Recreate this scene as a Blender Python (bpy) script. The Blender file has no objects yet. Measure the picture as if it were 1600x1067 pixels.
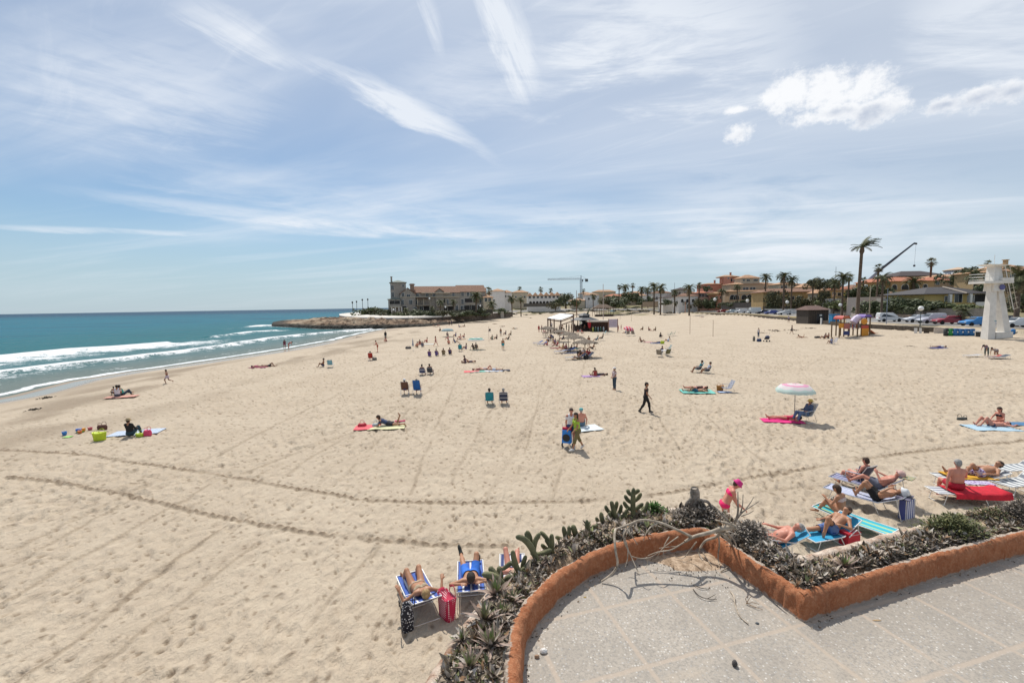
import bpy, math, random
import numpy as np
from mathutils import Vector, Matrix
R=math.radians; rng=np.random.RandomState(7); random.seed(7)
S=bpy.context.scene; C=S.collection
# ---------------------------------------------------------------- camera
F=711.1; H=6.4; PIT=R(4.48); ROL=math.atan(.0165)
fw=np.array([0,math.cos(PIT),-math.sin(PIT)]); rt0=np.array([1.,0,0]); up0=np.cross(rt0,fw)
rt=rt0*math.cos(ROL)-up0*math.sin(ROL); up=np.cross(rt,fw)
cam=bpy.data.cameras.new('camera'); cam.lens=16; cam.sensor_width=36; cam.clip_end=60000; cam.clip_start=.05
co=bpy.data.objects.new('camera',cam); C.objects.link(co); S.camera=co
co.matrix_world=Matrix([[rt[0],up[0],-fw[0],0],[rt[1],up[1],-fw[1],0],[rt[2],up[2],-fw[2],H],[0,0,0,1]])
# ---------------------------------------------------------------- world, sun, exposure
SUN_EL=56; SUN_AZ=-18      # azimuth measured from +Y towards +X
w=bpy.data.worlds.new('World'); S.world=w; w.use_nodes=True
nt=w.node_tree; nt.nodes.clear()
def N(nt,t,**k):
    n=nt.nodes.new(t)
    for a,b in k.items():
        if a=='ins':
            for i,v in b.items(): n.inputs[i].default_value=v
        else: setattr(n,a,b)
    return n
def LK(nt,a,b): nt.links.new(a,b)
def MA(nt,op,a,b=None,c=None,clamp=False):
    n=nt.nodes.new('ShaderNodeMath'); n.operation=op; n.use_clamp=clamp
    for i,v in enumerate((a,b,c)):
        if v is None: continue
        if isinstance(v,(int,float)): n.inputs[i].default_value=v
        else: nt.links.new(v,n.inputs[i])
    return n.outputs[0]
def SS(nt,v,a,b):    # smoothstep
    n=nt.nodes.new('ShaderNodeMapRange'); n.interpolation_type='SMOOTHSTEP'
    nt.links.new(v,n.inputs[0]); n.inputs[1].default_value=a; n.inputs[2].default_value=b
    return n.outputs[0]
def MIX(nt,f,a,b):
    n=nt.nodes.new('ShaderNodeMix'); n.data_type='RGBA'
    for s,v in ((n.inputs[0],f),(n.inputs[6],a),(n.inputs[7],b)):
        if isinstance(v,(int,float)): s.default_value=v
        elif isinstance(v,tuple): s.default_value=(*v[:3],1)
        else: nt.links.new(v,s)
    return n.outputs[2]
def NOISE(nt,vec,scale,detail=4,rough=.55,dist=0,dim='3D'):
    n=nt.nodes.new('ShaderNodeTexNoise'); n.noise_dimensions=dim
    n.inputs['Scale'].default_value=scale; n.inputs['Detail'].default_value=detail
    n.inputs['Roughness'].default_value=rough; n.inputs['Distortion'].default_value=dist
    if vec is not None: nt.links.new(vec,n.inputs['Vector'])
    return n.outputs['Fac']
sky=N(nt,'ShaderNodeTexSky',sky_type='NISHITA',sun_disc=False,sun_elevation=R(SUN_EL),sun_rotation=R(SUN_AZ),altitude=0,air_density=1.0,dust_density=.35,ozone_density=2.0)
tc=N(nt,'ShaderNodeTexCoord'); sx=N(nt,'ShaderNodeSeparateXYZ'); LK(nt,tc.outputs['Generated'],sx.inputs[0])
X,Y,Z=sx.outputs
zz=MA(nt,'ADD',MA(nt,'MAXIMUM',Z,0.0),.06)
px_=MA(nt,'DIVIDE',X,zz); py_=MA(nt,'DIVIDE',Y,zz)
def plane(rot,sxx,syy,ox=0,oy=0):
    c,s=math.cos(R(rot)),math.sin(R(rot))
    u=MA(nt,'ADD',MA(nt,'MULTIPLY',px_,c*sxx),MA(nt,'MULTIPLY_ADD',py_,s*sxx,ox))
    v=MA(nt,'ADD',MA(nt,'MULTIPLY',px_,-s*syy),MA(nt,'MULTIPLY_ADD',py_,c*syy,oy))
    cb=N(nt,'ShaderNodeCombineXYZ'); LK(nt,u,cb.inputs[0]); LK(nt,v,cb.inputs[1]); return cb.outputs[0]
# cirrus: streaks, a broad veil, wisps
c1=SS(nt,NOISE(nt,plane(-16,.16,.95,3.1,.4),1.3,5,.60,.7),.46,.80)
c2=SS(nt,NOISE(nt,plane(-20,.25,.6,9.2,2.7),.7,5,.55,.4),.40,.78)
c3=SS(nt,NOISE(nt,plane(-38,.5,2.4,1.7,5.3),1.9,7,.66,.8),.50,.78)
veil=SS(nt,MA(nt,'ADD',MA(nt,'MULTIPLY',X,.8),MA(nt,'MULTIPLY',Z,1.5)),-.25,1.1)
wisps=MA(nt,'MULTIPLY',c3,SS(nt,MA(nt,'ADD',c2,MA(nt,'MULTIPLY',veil,.3)),.15,.8))
cir=MA(nt,'ADD',MA(nt,'ADD',MA(nt,'MULTIPLY',c1,.34),MA(nt,'MULTIPLY',c2,.30)),MA(nt,'MULTIPLY',wisps,.14))
cir=MA(nt,'ADD',cir,MA(nt,'MULTIPLY',veil,.42))
def sd_(x,y):
    d=fw*F+rt*(x-800)-up*(y-533.5); d=d/np.linalg.norm(d); return math.degrees(math.atan2(d[0],d[1])),math.degrees(math.asin(d[2]))
az=MA(nt,'MULTIPLY',MA(nt,'ARCTAN2',X,Y),57.2958); el=MA(nt,'MULTIPLY',MA(nt,'ARCSINE',Z),57.2958)
dcb=N(nt,'ShaderNodeCombineXYZ'); LK(nt,az,dcb.inputs[0]); LK(nt,MA(nt,'MULTIPLY',el,1.2),dcb.inputs[1])
nA=MA(nt,'SUBTRACT',NOISE(nt,dcb.outputs[0],.32,9,.62,.2),.5)
nB=MA(nt,'SUBTRACT',NOISE(nt,dcb.outputs[0],1.1,6,.65),.5)
puffs=[(*sd_(x,y),a/17.,b/13.5) for x,y,a,b in ((1240,145,44,28),(1295,143,60,30),(1352,136,44,26),(1372,168,44,22),(1300,176,66,15),(1208,150,26,14),
    (1157,210,28,18),(1148,173,22,6),(1478,163,36,11),(1530,152,42,15),(1585,142,40,14))]
cum=None
for a,e,wa,we in puffs:
    da=MA(nt,'DIVIDE',MA(nt,'SUBTRACT',az,a),wa); de=MA(nt,'DIVIDE',MA(nt,'SUBTRACT',el,e),we)
    q=MA(nt,'SUBTRACT',1.0,MA(nt,'SQRT',MA(nt,'ADD',MA(nt,'MULTIPLY',da,da),MA(nt,'MULTIPLY',de,de))))
    q=MA(nt,'MAXIMUM',q,-1.0)
    cum=q if cum is None else MA(nt,'SMOOTH_MAX',cum,q,.25)
cumd=MA(nt,'ADD',cum,MA(nt,'ADD',MA(nt,'MULTIPLY',nA,1.9),MA(nt,'MULTIPLY',nB,1.3)))
cmask=MA(nt,'MULTIPLY',SS(nt,cumd,-.10,.62),.9)
azs,els=sd_(1345,168); low=MA(nt,'MULTIPLY',MA(nt,'SUBTRACT',els,el),.22)      # undersides are in shade
core=SS(nt,MA(nt,'ADD',MA(nt,'ADD',cumd,low),MA(nt,'MULTIPLY',nB,-1.2)),.42,1.2)     # thick middle of the cloud is greyer
cum0=cum
# single brush-like cirrus streaks: two ends, half width, strength, sag (all sky directions)
def fib(deg,o):
    c,s=math.cos(R(deg)),math.sin(R(deg)); cb=N(nt,'ShaderNodeCombineXYZ',ins={2:o}); LK(nt,MA(nt,'MULTIPLY',MA(nt,'ADD',MA(nt,'MULTIPLY',az,c),MA(nt,'MULTIPLY',el,s)),.07),cb.inputs[0]); LK(nt,MA(nt,'MULTIPLY',MA(nt,'ADD',MA(nt,'MULTIPLY',az,-s),MA(nt,'MULTIPLY',el,c)),.42),cb.inputs[1]); return NOISE(nt,cb.outputs[0],1.15,8,.64,.35)
FB=(fib(-17,1.3),fib(-3,7.9),fib(-62,4.4))
for x0,y0,x1,y1,wd,st,sg,k in [(450,62,790,236,20,.75,.9,0),(748,-60,840,160,34,.75,.25,2),(655,-30,692,95,15,.4,.1,2),(255,-10,470,95,26,.45,.3,0),(-120,95,470,165,60,.36,-.2,1),(60,288,560,352,12,.55,.15,1),
    (290,333,880,368,14,.5,.1,1),(-90,350,345,366,4.5,.7,0,1),(-60,165,860,376,34,.34,.2,1),(575,388,1090,402,20,.42,-.1,1),(985,300,1660,345,60,.42,-.2,1),(820,-30,1300,95,95,.45,0,1),(1420,-30,1750,90,70,.35,.1,0),(1180,400,1640,440,30,.34,0,1),(780,330,1500,400,48,.42,.1,1),(560,300,1000,345,30,.3,.1,1),(560,150,1000,60,60,.3,0,1)]:
    a0,e0=sd_(x0,y0); a1,e1=sd_(x1,y1); L=math.hypot(a1-a0,e1-e0)/2; th=math.atan2(e1-e0,a1-a0); c,s=math.cos(th),math.sin(th); wd_=wd/13.; fb=FB[k]
    da=MA(nt,'SUBTRACT',az,(a0+a1)/2); de=MA(nt,'SUBTRACT',el,(e0+e1)/2)
    u=MA(nt,'MULTIPLY_ADD',da,c/L,MA(nt,'MULTIPLY',de,s/L)); v=MA(nt,'MULTIPLY_ADD',da,-s/wd_,MA(nt,'MULTIPLY',de,c/wd_)); uu=MA(nt,'MULTIPLY',u,u)
    v=MA(nt,'ADD',MA(nt,'MULTIPLY_ADD',uu,sg,v),MA(nt,'MULTIPLY_ADD',fb,2.4,-1.2))
    g=SS(nt,MA(nt,'SUBTRACT',1.0,MA(nt,'MULTIPLY_ADD',v,v,uu)),-.15,1.1)
    cir=MA(nt,'ADD',cir,MA(nt,'MULTIPLY',MA(nt,'MULTIPLY',g,SS(nt,fb,.25,.72)),st))
cir=MA(nt,'MINIMUM',cir,.9)
hz=SS(nt,Z,.0,.10)
cir=MA(nt,'MULTIPLY',cir,MA(nt,'MULTIPLY_ADD',hz,.75,.25))
# cumulus: puffs at fixed sky directions (azimuth from +Y, elevation, half widths in degrees)
skyc=N(nt,'ShaderNodeHueSaturation',ins={'Saturation':.92,'Value':1.0}); LK(nt,sky.outputs[0],skyc.inputs['Color'])
skt=N(nt,'ShaderNodeMix',data_type='RGBA',blend_type='MULTIPLY'); skt.inputs[0].default_value=1
LK(nt,skyc.outputs[0],skt.inputs[6]); skt.inputs[7].default_value=(.86,1.0,1.07,1)
CW=(9.9,10.4,11.1)
clear=MIX(nt,MA(nt,'MULTIPLY_ADD',SS(nt,Z,.01,.20),-.75,.75),skt.outputs[2],(5.3,6.8,8.1))   # pale maritime air low over the horizon
col=MIX(nt,cir,clear,CW)
ccol=MIX(nt,core,(11.4,11.5,11.7),(6.3,7.0,8.3))
col=MIX(nt,cmask,col,ccol)
bg=N(nt,'ShaderNodeBackground',ins={'Strength':.082}); LK(nt,col,bg.inputs[0])
ow=N(nt,'ShaderNodeOutputWorld'); LK(nt,bg.outputs[0],ow.inputs[0])
sl=bpy.data.lights.new('sun','SUN'); sl.energy=4.0; sl.angle=R(.5); sl.color=(1,.95,.87)
so=bpy.data.objects.new('sun',sl); C.objects.link(so)
sd=Vector((math.sin(R(SUN_AZ))*math.cos(R(SUN_EL)),math.cos(R(SUN_AZ))*math.cos(R(SUN_EL)),math.sin(R(SUN_EL))))
so.rotation_euler=sd.to_track_quat('Z','Y').to_euler(); so.location=(0,0,80)
vs=S.view_settings; vs.view_transform='Standard'; vs.look='None'; vs.exposure=.09; vs.gamma=1; vs.use_curve_mapping=False
S.render.engine='CYCLES'; S.cycles.max_bounces=5
# ---------------------------------------------------------------- terrain function
SHX=[-41.9,-43,-45.4,-45.2,-43.4,-40.4,-39.4,-39.1,-41.2,-42,-42,-50,-95,-170,-440]
SHY=[20,37.7,45,51.4,56.7,71.4,79.8,99,122.1,149.4,161.8,240,330,600,1500]
PL=np.array([(74,8),(72,35),(68,60),(66,78),(68,95),(80,142),(87,194),(85,250),(62,296),(22,312),(-8,296),(-40,300),(-90,335),(-190,620),(-420,1500)],float)
def vnoise(x,y,seed=0):
    xi=np.floor(x).astype(np.int64); yi=np.floor(y).astype(np.int64); fx=x-xi; fy=y-yi
    fx=fx*fx*(3-2*fx); fy=fy*fy*(3-2*fy)
    def h(a,b):
        n=(a*374761393+b*668265263+seed*1442695041)&0xffffffff
        n=((n^(n>>13))*1274126177)&0xffffffff
        return ((n^(n>>16))&0xffff)/65535.
    return (h(xi,yi)*(1-fx)+h(xi+1,yi)*fx)*(1-fy)+(h(xi,yi+1)*(1-fx)+h(xi+1,yi+1)*fx)*fy
def fbm(x,y,o=4,seed=0):
    s=0;a=.5
    for i in range(o): s=s+a*(vnoise(x*2**i,y*2**i,seed+i)-.5); a*=.5
    return s
def sdist(x,y):      # signed distance to the promenade line, positive inland
    x=np.asarray(x,float); y=np.asarray(y,float); best=np.full(x.shape,1e9); sg=np.ones(x.shape)
    for (ax,ay),(bx,by) in zip(PL[:-1],PL[1:]):
        dx,dy=bx-ax,by-ay; t=np.clip(((x-ax)*dx+(y-ay)*dy)/(dx*dx+dy*dy),0,1)
        d=np.hypot(x-ax-t*dx,y-ay-t*dy); cr=-(dx*(y-ay)-dy*(x-ax))
        m=d<best-1e-9; best=np.where(m,d,best); sg=np.where(m,np.sign(cr),sg)
    return best*sg
def sm(x,a,b): t=np.clip((x-a)/(b-a),0,1); return t*t*(3-2*t)
def TZ(x,y):
    x=np.asarray(x,float); y=np.asarray(y,float)
    d=x-np.interp(y,SHY,SHX)
    z=np.interp(d,[-200,-60,-5,0,4,10,18],[-6,-3,-.8,-.5,-.34,-.06,0])
    e=sdist(x,y); e=np.where(y>200,e-60*(1-sm(d,0,14)),e); far=sm(y,150,250)
    z=z+sm(e,-16,-1)*(1.15-.35*far)
    dune=sm(y,235,285)*sm(e,-45,-12)
    z=z+dune*(.5+1.5*fbm(x*.09,y*.05,4,5))
    z=z+sm(e,.35,.9)*.75
    sl=.075-.045*sm(y,160,300)
    z=z+sm(e,2,45)*2.6*sm(y,200,270)
    z=z+np.where(e>24,np.minimum((e-24)*sl,9),0)
    return z
def ray(x,y):
    d=fw*F+rt*(x-800)-up*(y-533.5); return d/d[1]
TS_=np.geomspace(4,620,700)
def G(x,y,z=None):
    d=ray(x,y)
    if z is not None: t=(z-H)/min(d[2],-.004); return Vector((d[0]*t,t,z))
    a=H+d[2]*TS_-TZ(d[0]*TS_,TS_); i=int(np.argmax(a<=0)) if (a<=0).any() else int(np.argmin(a)); i=max(i,1)
    q=a[i-1]/(a[i-1]-a[i]) if a[i]<=0 else 1; t=TS_[i-1]+(TS_[i]-TS_[i-1])*q; return Vector((d[0]*t,t,float(TZ(d[0]*t,t))))
def W(x,y,D):
    d=ray(x,y); return Vector((d[0]*D,D,H+d[2]*D))
# ---------------------------------------------------------------- mesh helpers
class MB:
    def __init__(s): s.v=[]; s.f=[]; s.m=[]
    def add(s,v,f,m=0):
        o=len(s.v); s.v+= [tuple(p) for p in v]; s.f+=[tuple(i+o for i in q) for q in f]; s.m+=[m]*len(f); return s
    def box(s,c,d,rz=0,m=0,tilt=None,taper=1):
        x,y,z=[k/2 for k in d]; mt=Matrix.Rotation(rz,3,'Z')
        if tilt is not None: mt=mt@tilt
        v=[Vector(c)+mt@Vector((a*x*(taper if e>0 else 1),b*y*(taper if e>0 else 1),e*z)) for e in(-1,1) for a,b in((-1,-1),(1,-1),(1,1),(-1,1))]
        return s.add(v,[(3,2,1,0),(4,5,6,7),(0,1,5,4),(1,2,6,5),(2,3,7,6),(3,0,4,7)],m)
    def tube(s,pts,r,n=6,m=0,cap=True):
        pts=[Vector(p) for p in pts]; k=len(pts); rr=r if hasattr(r,'__len__') else [r]*k
        v=[];f=[]
        for i,p in enumerate(pts):
            t=(pts[min(i+1,k-1)]-pts[max(i-1,0)]); t=t.normalized() if t.length>1e-9 else Vector((0,0,1))
            a=t.cross(Vector((0,0,1)) if abs(t.z)<.95 else Vector((1,0,0))).normalized(); b=t.cross(a)
            for j in range(n):
                q=2*math.pi*j/n; v.append(p+(a*math.cos(q)+b*math.sin(q))*rr[i])
        for i in range(k-1):
            for j in range(n):
                f.append((i*n+j,i*n+(j+1)%n,(i+1)*n+(j+1)%n,(i+1)*n+j))
        if cap: f+= [tuple(range(n)),tuple((k-1)*n+j for j in reversed(range(n)))]
        return s.add(v,f,m)
    def lathe(s,prof,c=(0,0,0),n=16,m=0,sx=1,sy=1,axis='Z',rz=0):
        v=[];f=[];k=len(prof); mt=Matrix.Rotation(rz,3,'Z')
        for r,z in prof:
            for j in range(n):
                q=2*math.pi*j/n
                p=Vector((r*math.cos(q)*sx,r*math.sin(q)*sy,z)) if axis=='Z' else Vector((r*math.cos(q),z,r*math.sin(q)))
                v.append(Vector(c)+mt@p)
        for i in range(k-1):
            for j in range(n): f.append((i*n+j,i*n+(j+1)%n,(i+1)*n+(j+1)%n,(i+1)*n+j))
        if prof[0][0]>1e-4: f.append(tuple(reversed(range(n))))
        if prof[-1][0]>1e-4: f.append(tuple((k-1)*n+j for j in range(n)))
        return s.add(v,f,m)
    def prism(s,poly,a,b,m=0,mp=None):  # poly in (x,z) extruded along y
        mp=mp or (lambda x,y,z:Vector((x,y,z))); n=len(poly)
        v=[mp(x,a,z) for x,z in poly]+[mp(x,b,z) for x,z in poly]
        return s.add(v,[tuple(range(n)),tuple(reversed(range(n,2*n)))]+[(i+n,(i+1)%n+n,(i+1)%n,i) for i in range(n)],m)
    def slab(s,poly,z0,z1,m=0):   # poly in xy (z0,z1 may be lists)
        n=len(poly); A=z0 if hasattr(z0,'__len__') else [z0]*n; B=z1 if hasattr(z1,'__len__') else [z1]*n
        v=[(x,y,A[i]) for i,(x,y) in enumerate(poly)]+[(x,y,B[i]) for i,(x,y) in enumerate(poly)]
        return s.add(v,[tuple(reversed(range(n))),tuple(range(n,2*n))]+[(i,(i+1)%n,(i+1)%n+n,i+n) for i in range(n)],m)
def link(name,me,parent=None,loc=None,rz=None,sc=None):
    o=bpy.data.objects.new(name,me); C.objects.link(o)
    if parent is not None: o.parent=parent
    if loc is not None: o.location=loc
    if rz is not None: o.rotation_euler=(0,0,rz)
    if sc is not None: o.scale=(sc,)*3 if not hasattr(sc,'__len__') else sc
    return o
def mesh(mb,mats,smooth=False,name='m'):
    me=bpy.data.meshes.new(name); me.from_pydata([tuple(p) for p in mb.v],[],mb.f)
    for x in (mats if isinstance(mats,(list,tuple)) else [mats]): me.materials.append(x)
    if len(me.materials)>1: me.polygons.foreach_set('material_index',mb.m)
    if smooth: me.polygons.foreach_set('use_smooth',[True]*len(me.polygons))
    me.update(); return me
def npmesh(V,Q,mats,smooth=True,name='m'):
    me=bpy.data.meshes.new(name); V=np.ascontiguousarray(V,np.float32); Q=np.ascontiguousarray(Q,np.int32); k=Q.shape[1]
    me.vertices.add(len(V)); me.vertices.foreach_set('co',V.ravel())
    me.loops.add(Q.size); me.loops.foreach_set('vertex_index',Q.ravel())
    me.polygons.add(len(Q)); me.polygons.foreach_set('loop_start',np.arange(0,Q.size,k,dtype=np.int32))
    try: me.polygons.foreach_set('loop_total',np.full(len(Q),k,np.int32))
    except Exception: pass
    me.polygons.foreach_set('use_smooth',np.full(len(Q),smooth))
    for x in (mats if isinstance(mats,(list,tuple)) else [mats]): me.materials.append(x)
    me.update(calc_edges=True); me.validate(); return me
def part(name,mb,mats,parent,smooth=False): return link(name,mesh(mb,mats,smooth),parent)
LABS={}
def tag(o,label,cat,group=None,kind=None):
    o['label']=label; o['category']=cat; LABS.setdefault(label,[]).append(group)
    if group: o['group']=group
    if kind: o['kind']=kind
    return o
def thing(name,label,cat,loc=(0,0,0),rz=0,group=None,sc=None):
    return tag(link(name,None,None,loc,rz,sc),label,cat,group)
def struct(name,me):
    o=link(name,me); o['kind']='structure'; return o
# ---------------------------------------------------------------- materials
MC={}
def mat(c,rough=.7,var=.12,scale=6,bump=0,bscale=None,metal=0,spec=.5,trans=0,key=None,c2=None,coord='Object',detail=5,emit=None):
    k=('m',c,rough,var,scale,bump,bscale,metal,spec,c2,coord,trans)
    if k in MC: return MC[k]
    m=bpy.data.materials.new('mat'); m.use_nodes=True; t=m.node_tree; b=t.nodes['Principled BSDF']
    b.inputs['Roughness'].default_value=rough; b.inputs['Metallic'].default_value=metal; b.inputs['Specular IOR Level'].default_value=spec
    tcn=N(t,'ShaderNodeTexCoord'); v=tcn.outputs[coord]
    if var or c2:
        n=NOISE(t,v,scale,detail,.6)
        a=tuple(max(0,x*(1-var)) for x in c); e=tuple(min(1,x*(1+var)) for x in (c2 or c))
        LK(t,MIX(t,SS(t,n,.3,.7),a,e),b.inputs['Base Color'])
    else: b.inputs['Base Color'].default_value=(*c,1)
    if bump:
        bn=N(t,'ShaderNodeBump',ins={'Strength':min(1,bump),'Distance':.02*max(1,bump)}); LK(t,NOISE(t,v,bscale or scale*3,6,.6),bn.inputs['Height']); LK(t,bn.outputs[0],b.inputs['Normal'])
    if trans: b.inputs['Transmission Weight'].default_value=trans
    MC[k]=m; return m
def stripes(cols,freq,axis=1,rough=.8,band=None,coord='Object'):   # repeating bands of flat colours along an object axis
    k=('s',tuple(cols),freq,axis,coord)
    if k in MC: return MC[k]
    m=bpy.data.materials.new('stripes'); m.use_nodes=True; t=m.node_tree; b=t.nodes['Principled BSDF']; b.inputs['Roughness'].default_value=rough
    tcn=N(t,'ShaderNodeTexCoord'); s=N(t,'ShaderNodeSeparateXYZ'); LK(t,tcn.outputs[coord],s.inputs[0])
    fr=MA(t,'FRACT',MA(t,'MULTIPLY_ADD',s.outputs[axis],freq,10.13))
    cr=N(t,'ShaderNodeValToRGB'); cr.color_ramp.interpolation='CONSTANT'
    els=cr.color_ramp.elements; n=len(cols)
    while len(els)<n: els.new(.5)
    for i,cc in enumerate(cols): els[i].position=i/n; els[i].color=(*cc,1)
    LK(t,fr,cr.inputs[0]); LK(t,cr.outputs[0],b.inputs['Base Color']); MC[k]=m; return m
def spots(c1,c2,scale,size=.3,rough=.8,rnd=1.):
    k=('d',c1,c2,scale,size,rnd)
    if k in MC: return MC[k]
    m=bpy.data.materials.new('spots'); m.use_nodes=True; t=m.node_tree; b=t.nodes['Principled BSDF']; b.inputs['Roughness'].default_value=rough
    tcn=N(t,'ShaderNodeTexCoord'); v=N(t,'ShaderNodeTexVoronoi',ins={'Scale':scale,'Randomness':rnd}); LK(t,tcn.outputs['Object'],v.inputs['Vector'])
    LK(t,MIX(t,SS(t,v.outputs['Distance'],size-.05,size+.05),c2,c1),b.inputs['Base Color']); MC[k]=m; return m
WHITE=mat((.78,.77,.74),.6); STEEL=mat((.6,.61,.62),.35,metal=.6,var=.05); BLACK=mat((.02,.02,.022),.6)
GLASSD=mat((.03,.04,.05),.12,var=.2,scale=.6); WOODD=mat((.055,.032,.022),.75,var=.3,scale=9); WOOD=mat((.2,.12,.07),.8,var=.25)
# ================================================================ SETTING
def pw(pts,z=0): return np.array([G(x,y,z)[:2] for x,y in pts])
def segdist(x,y,P):
    best=np.full(x.shape,1e9); al=np.zeros(x.shape); L0=0
    for (ax,ay),(bx,by) in zip(P[:-1],P[1:]):
        dx,dy=bx-ax,by-ay; L=math.hypot(dx,dy); t=np.clip(((x-ax)*dx+(y-ay)*dy)/(L*L),0,1)
        d=np.hypot(x-ax-t*dx,y-ay-t*dy); m=d<best; best=np.where(m,d,best); al=np.where(m,L0+t*L,al); L0+=L
    return best,al
TRK=[([(-60,698),(0,702),(90,706),(180,716),(300,735),(440,757),(560,777),(650,783),(740,783),(900,782),(1040,770),(1180,745),(1290,727),(1400,709),(1500,698),(1620,686)],.10,1.0),
 ([(12,745),(80,752),(180,770),(280,792),(360,810),(428,822),(500,834),(560,838),(660,846),(800,850)],.10,.9),
 ([(0,892),(56,864),(130,820),(208,780)],.06,.6),([(24,1064),(80,1028),(120,996),(208,926),(250,892),(296,858),(348,824)],.065,.75),
 ([(340,712),(400,680),(480,640),(560,600),(640,560)],.09,.6),([(380,740),(450,712),(560,672)],.08,.55),([(444,742),(500,706),(600,650),(690,600)],.09,.5),
 ([(0,985),(80,940),(180,890)],.07,.45),([(200,840),(300,790),(420,735)],.06,.4),([(760,780),(840,640),(880,570)],.08,.35),([(700,760),(760,650),(800,590),(830,540)],.07,.35),
 ([(900,560),(1010,620),(1060,670)],.07,.35),([(1000,560),(1200,600),(1420,612),(1600,615)],.12,.45),([(1180,770),(1240,762),(1300,757),(1345,755)],.10,.5),([(640,770),(672,690),(715,590),(745,540)],.07,.5),([(520,760),(600,680),(680,600),(720,560)],.07,.5),([(862,780),(890,690),(905,600),(915,560)],.07,.45),([(810,740),(838,640),(852,570)],.06,.45),([(1075,720),(1020,640),(975,570)],.06,.45),([(0,945),(110,880),(240,808),(330,756)],.06,.6),([(1190,720),(1090,640),(1020,575)],.06,.4),([(120,1066),(260,960),(400,850)],.06,.5),([(420,1066),(520,930),(600,850)],.06,.45),([(20,860),(200,770),(380,690),(520,620)],.06,.5)]
def nb_(x,y): return fbm(x*.18,y*.18,3,55)+.5
def foot(x,y,cell,rad,dep,seed,dens=1.):
    gx=np.floor(x/cell).astype(np.int64); gy=np.floor(y/cell).astype(np.int64); out=np.zeros(x.shape)
    for i in(-1,0,1):
        for j in(-1,0,1):
            a=gx+i; b=gy+j
            def h(k):
                n=(a*374761393+b*668265263+(seed+k)*974634777)&0xffffffff; n=((n^(n>>13))*1274126177)&0xffffffff
                return ((n^(n>>16))&0xffff)/65535.
            cx=(a+h(1))*cell; cy=(b+h(2))*cell; th=1.5+(h(3)-.5)*1.6; on=h(4)<dens; s=.6+.8*h(5)
            dx=x-cx; dy=y-cy; u=dx*np.cos(th)+dy*np.sin(th); v=-dx*np.sin(th)+dy*np.cos(th)
            q=(u/(rad*1.7*s))**2+(v/(rad*s))**2
            out+=np.where(on,-dep*s*np.exp(-q)+.35*dep*s*np.exp(-(np.sqrt(q)-1.7)**2*4),0)
    return out
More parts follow.
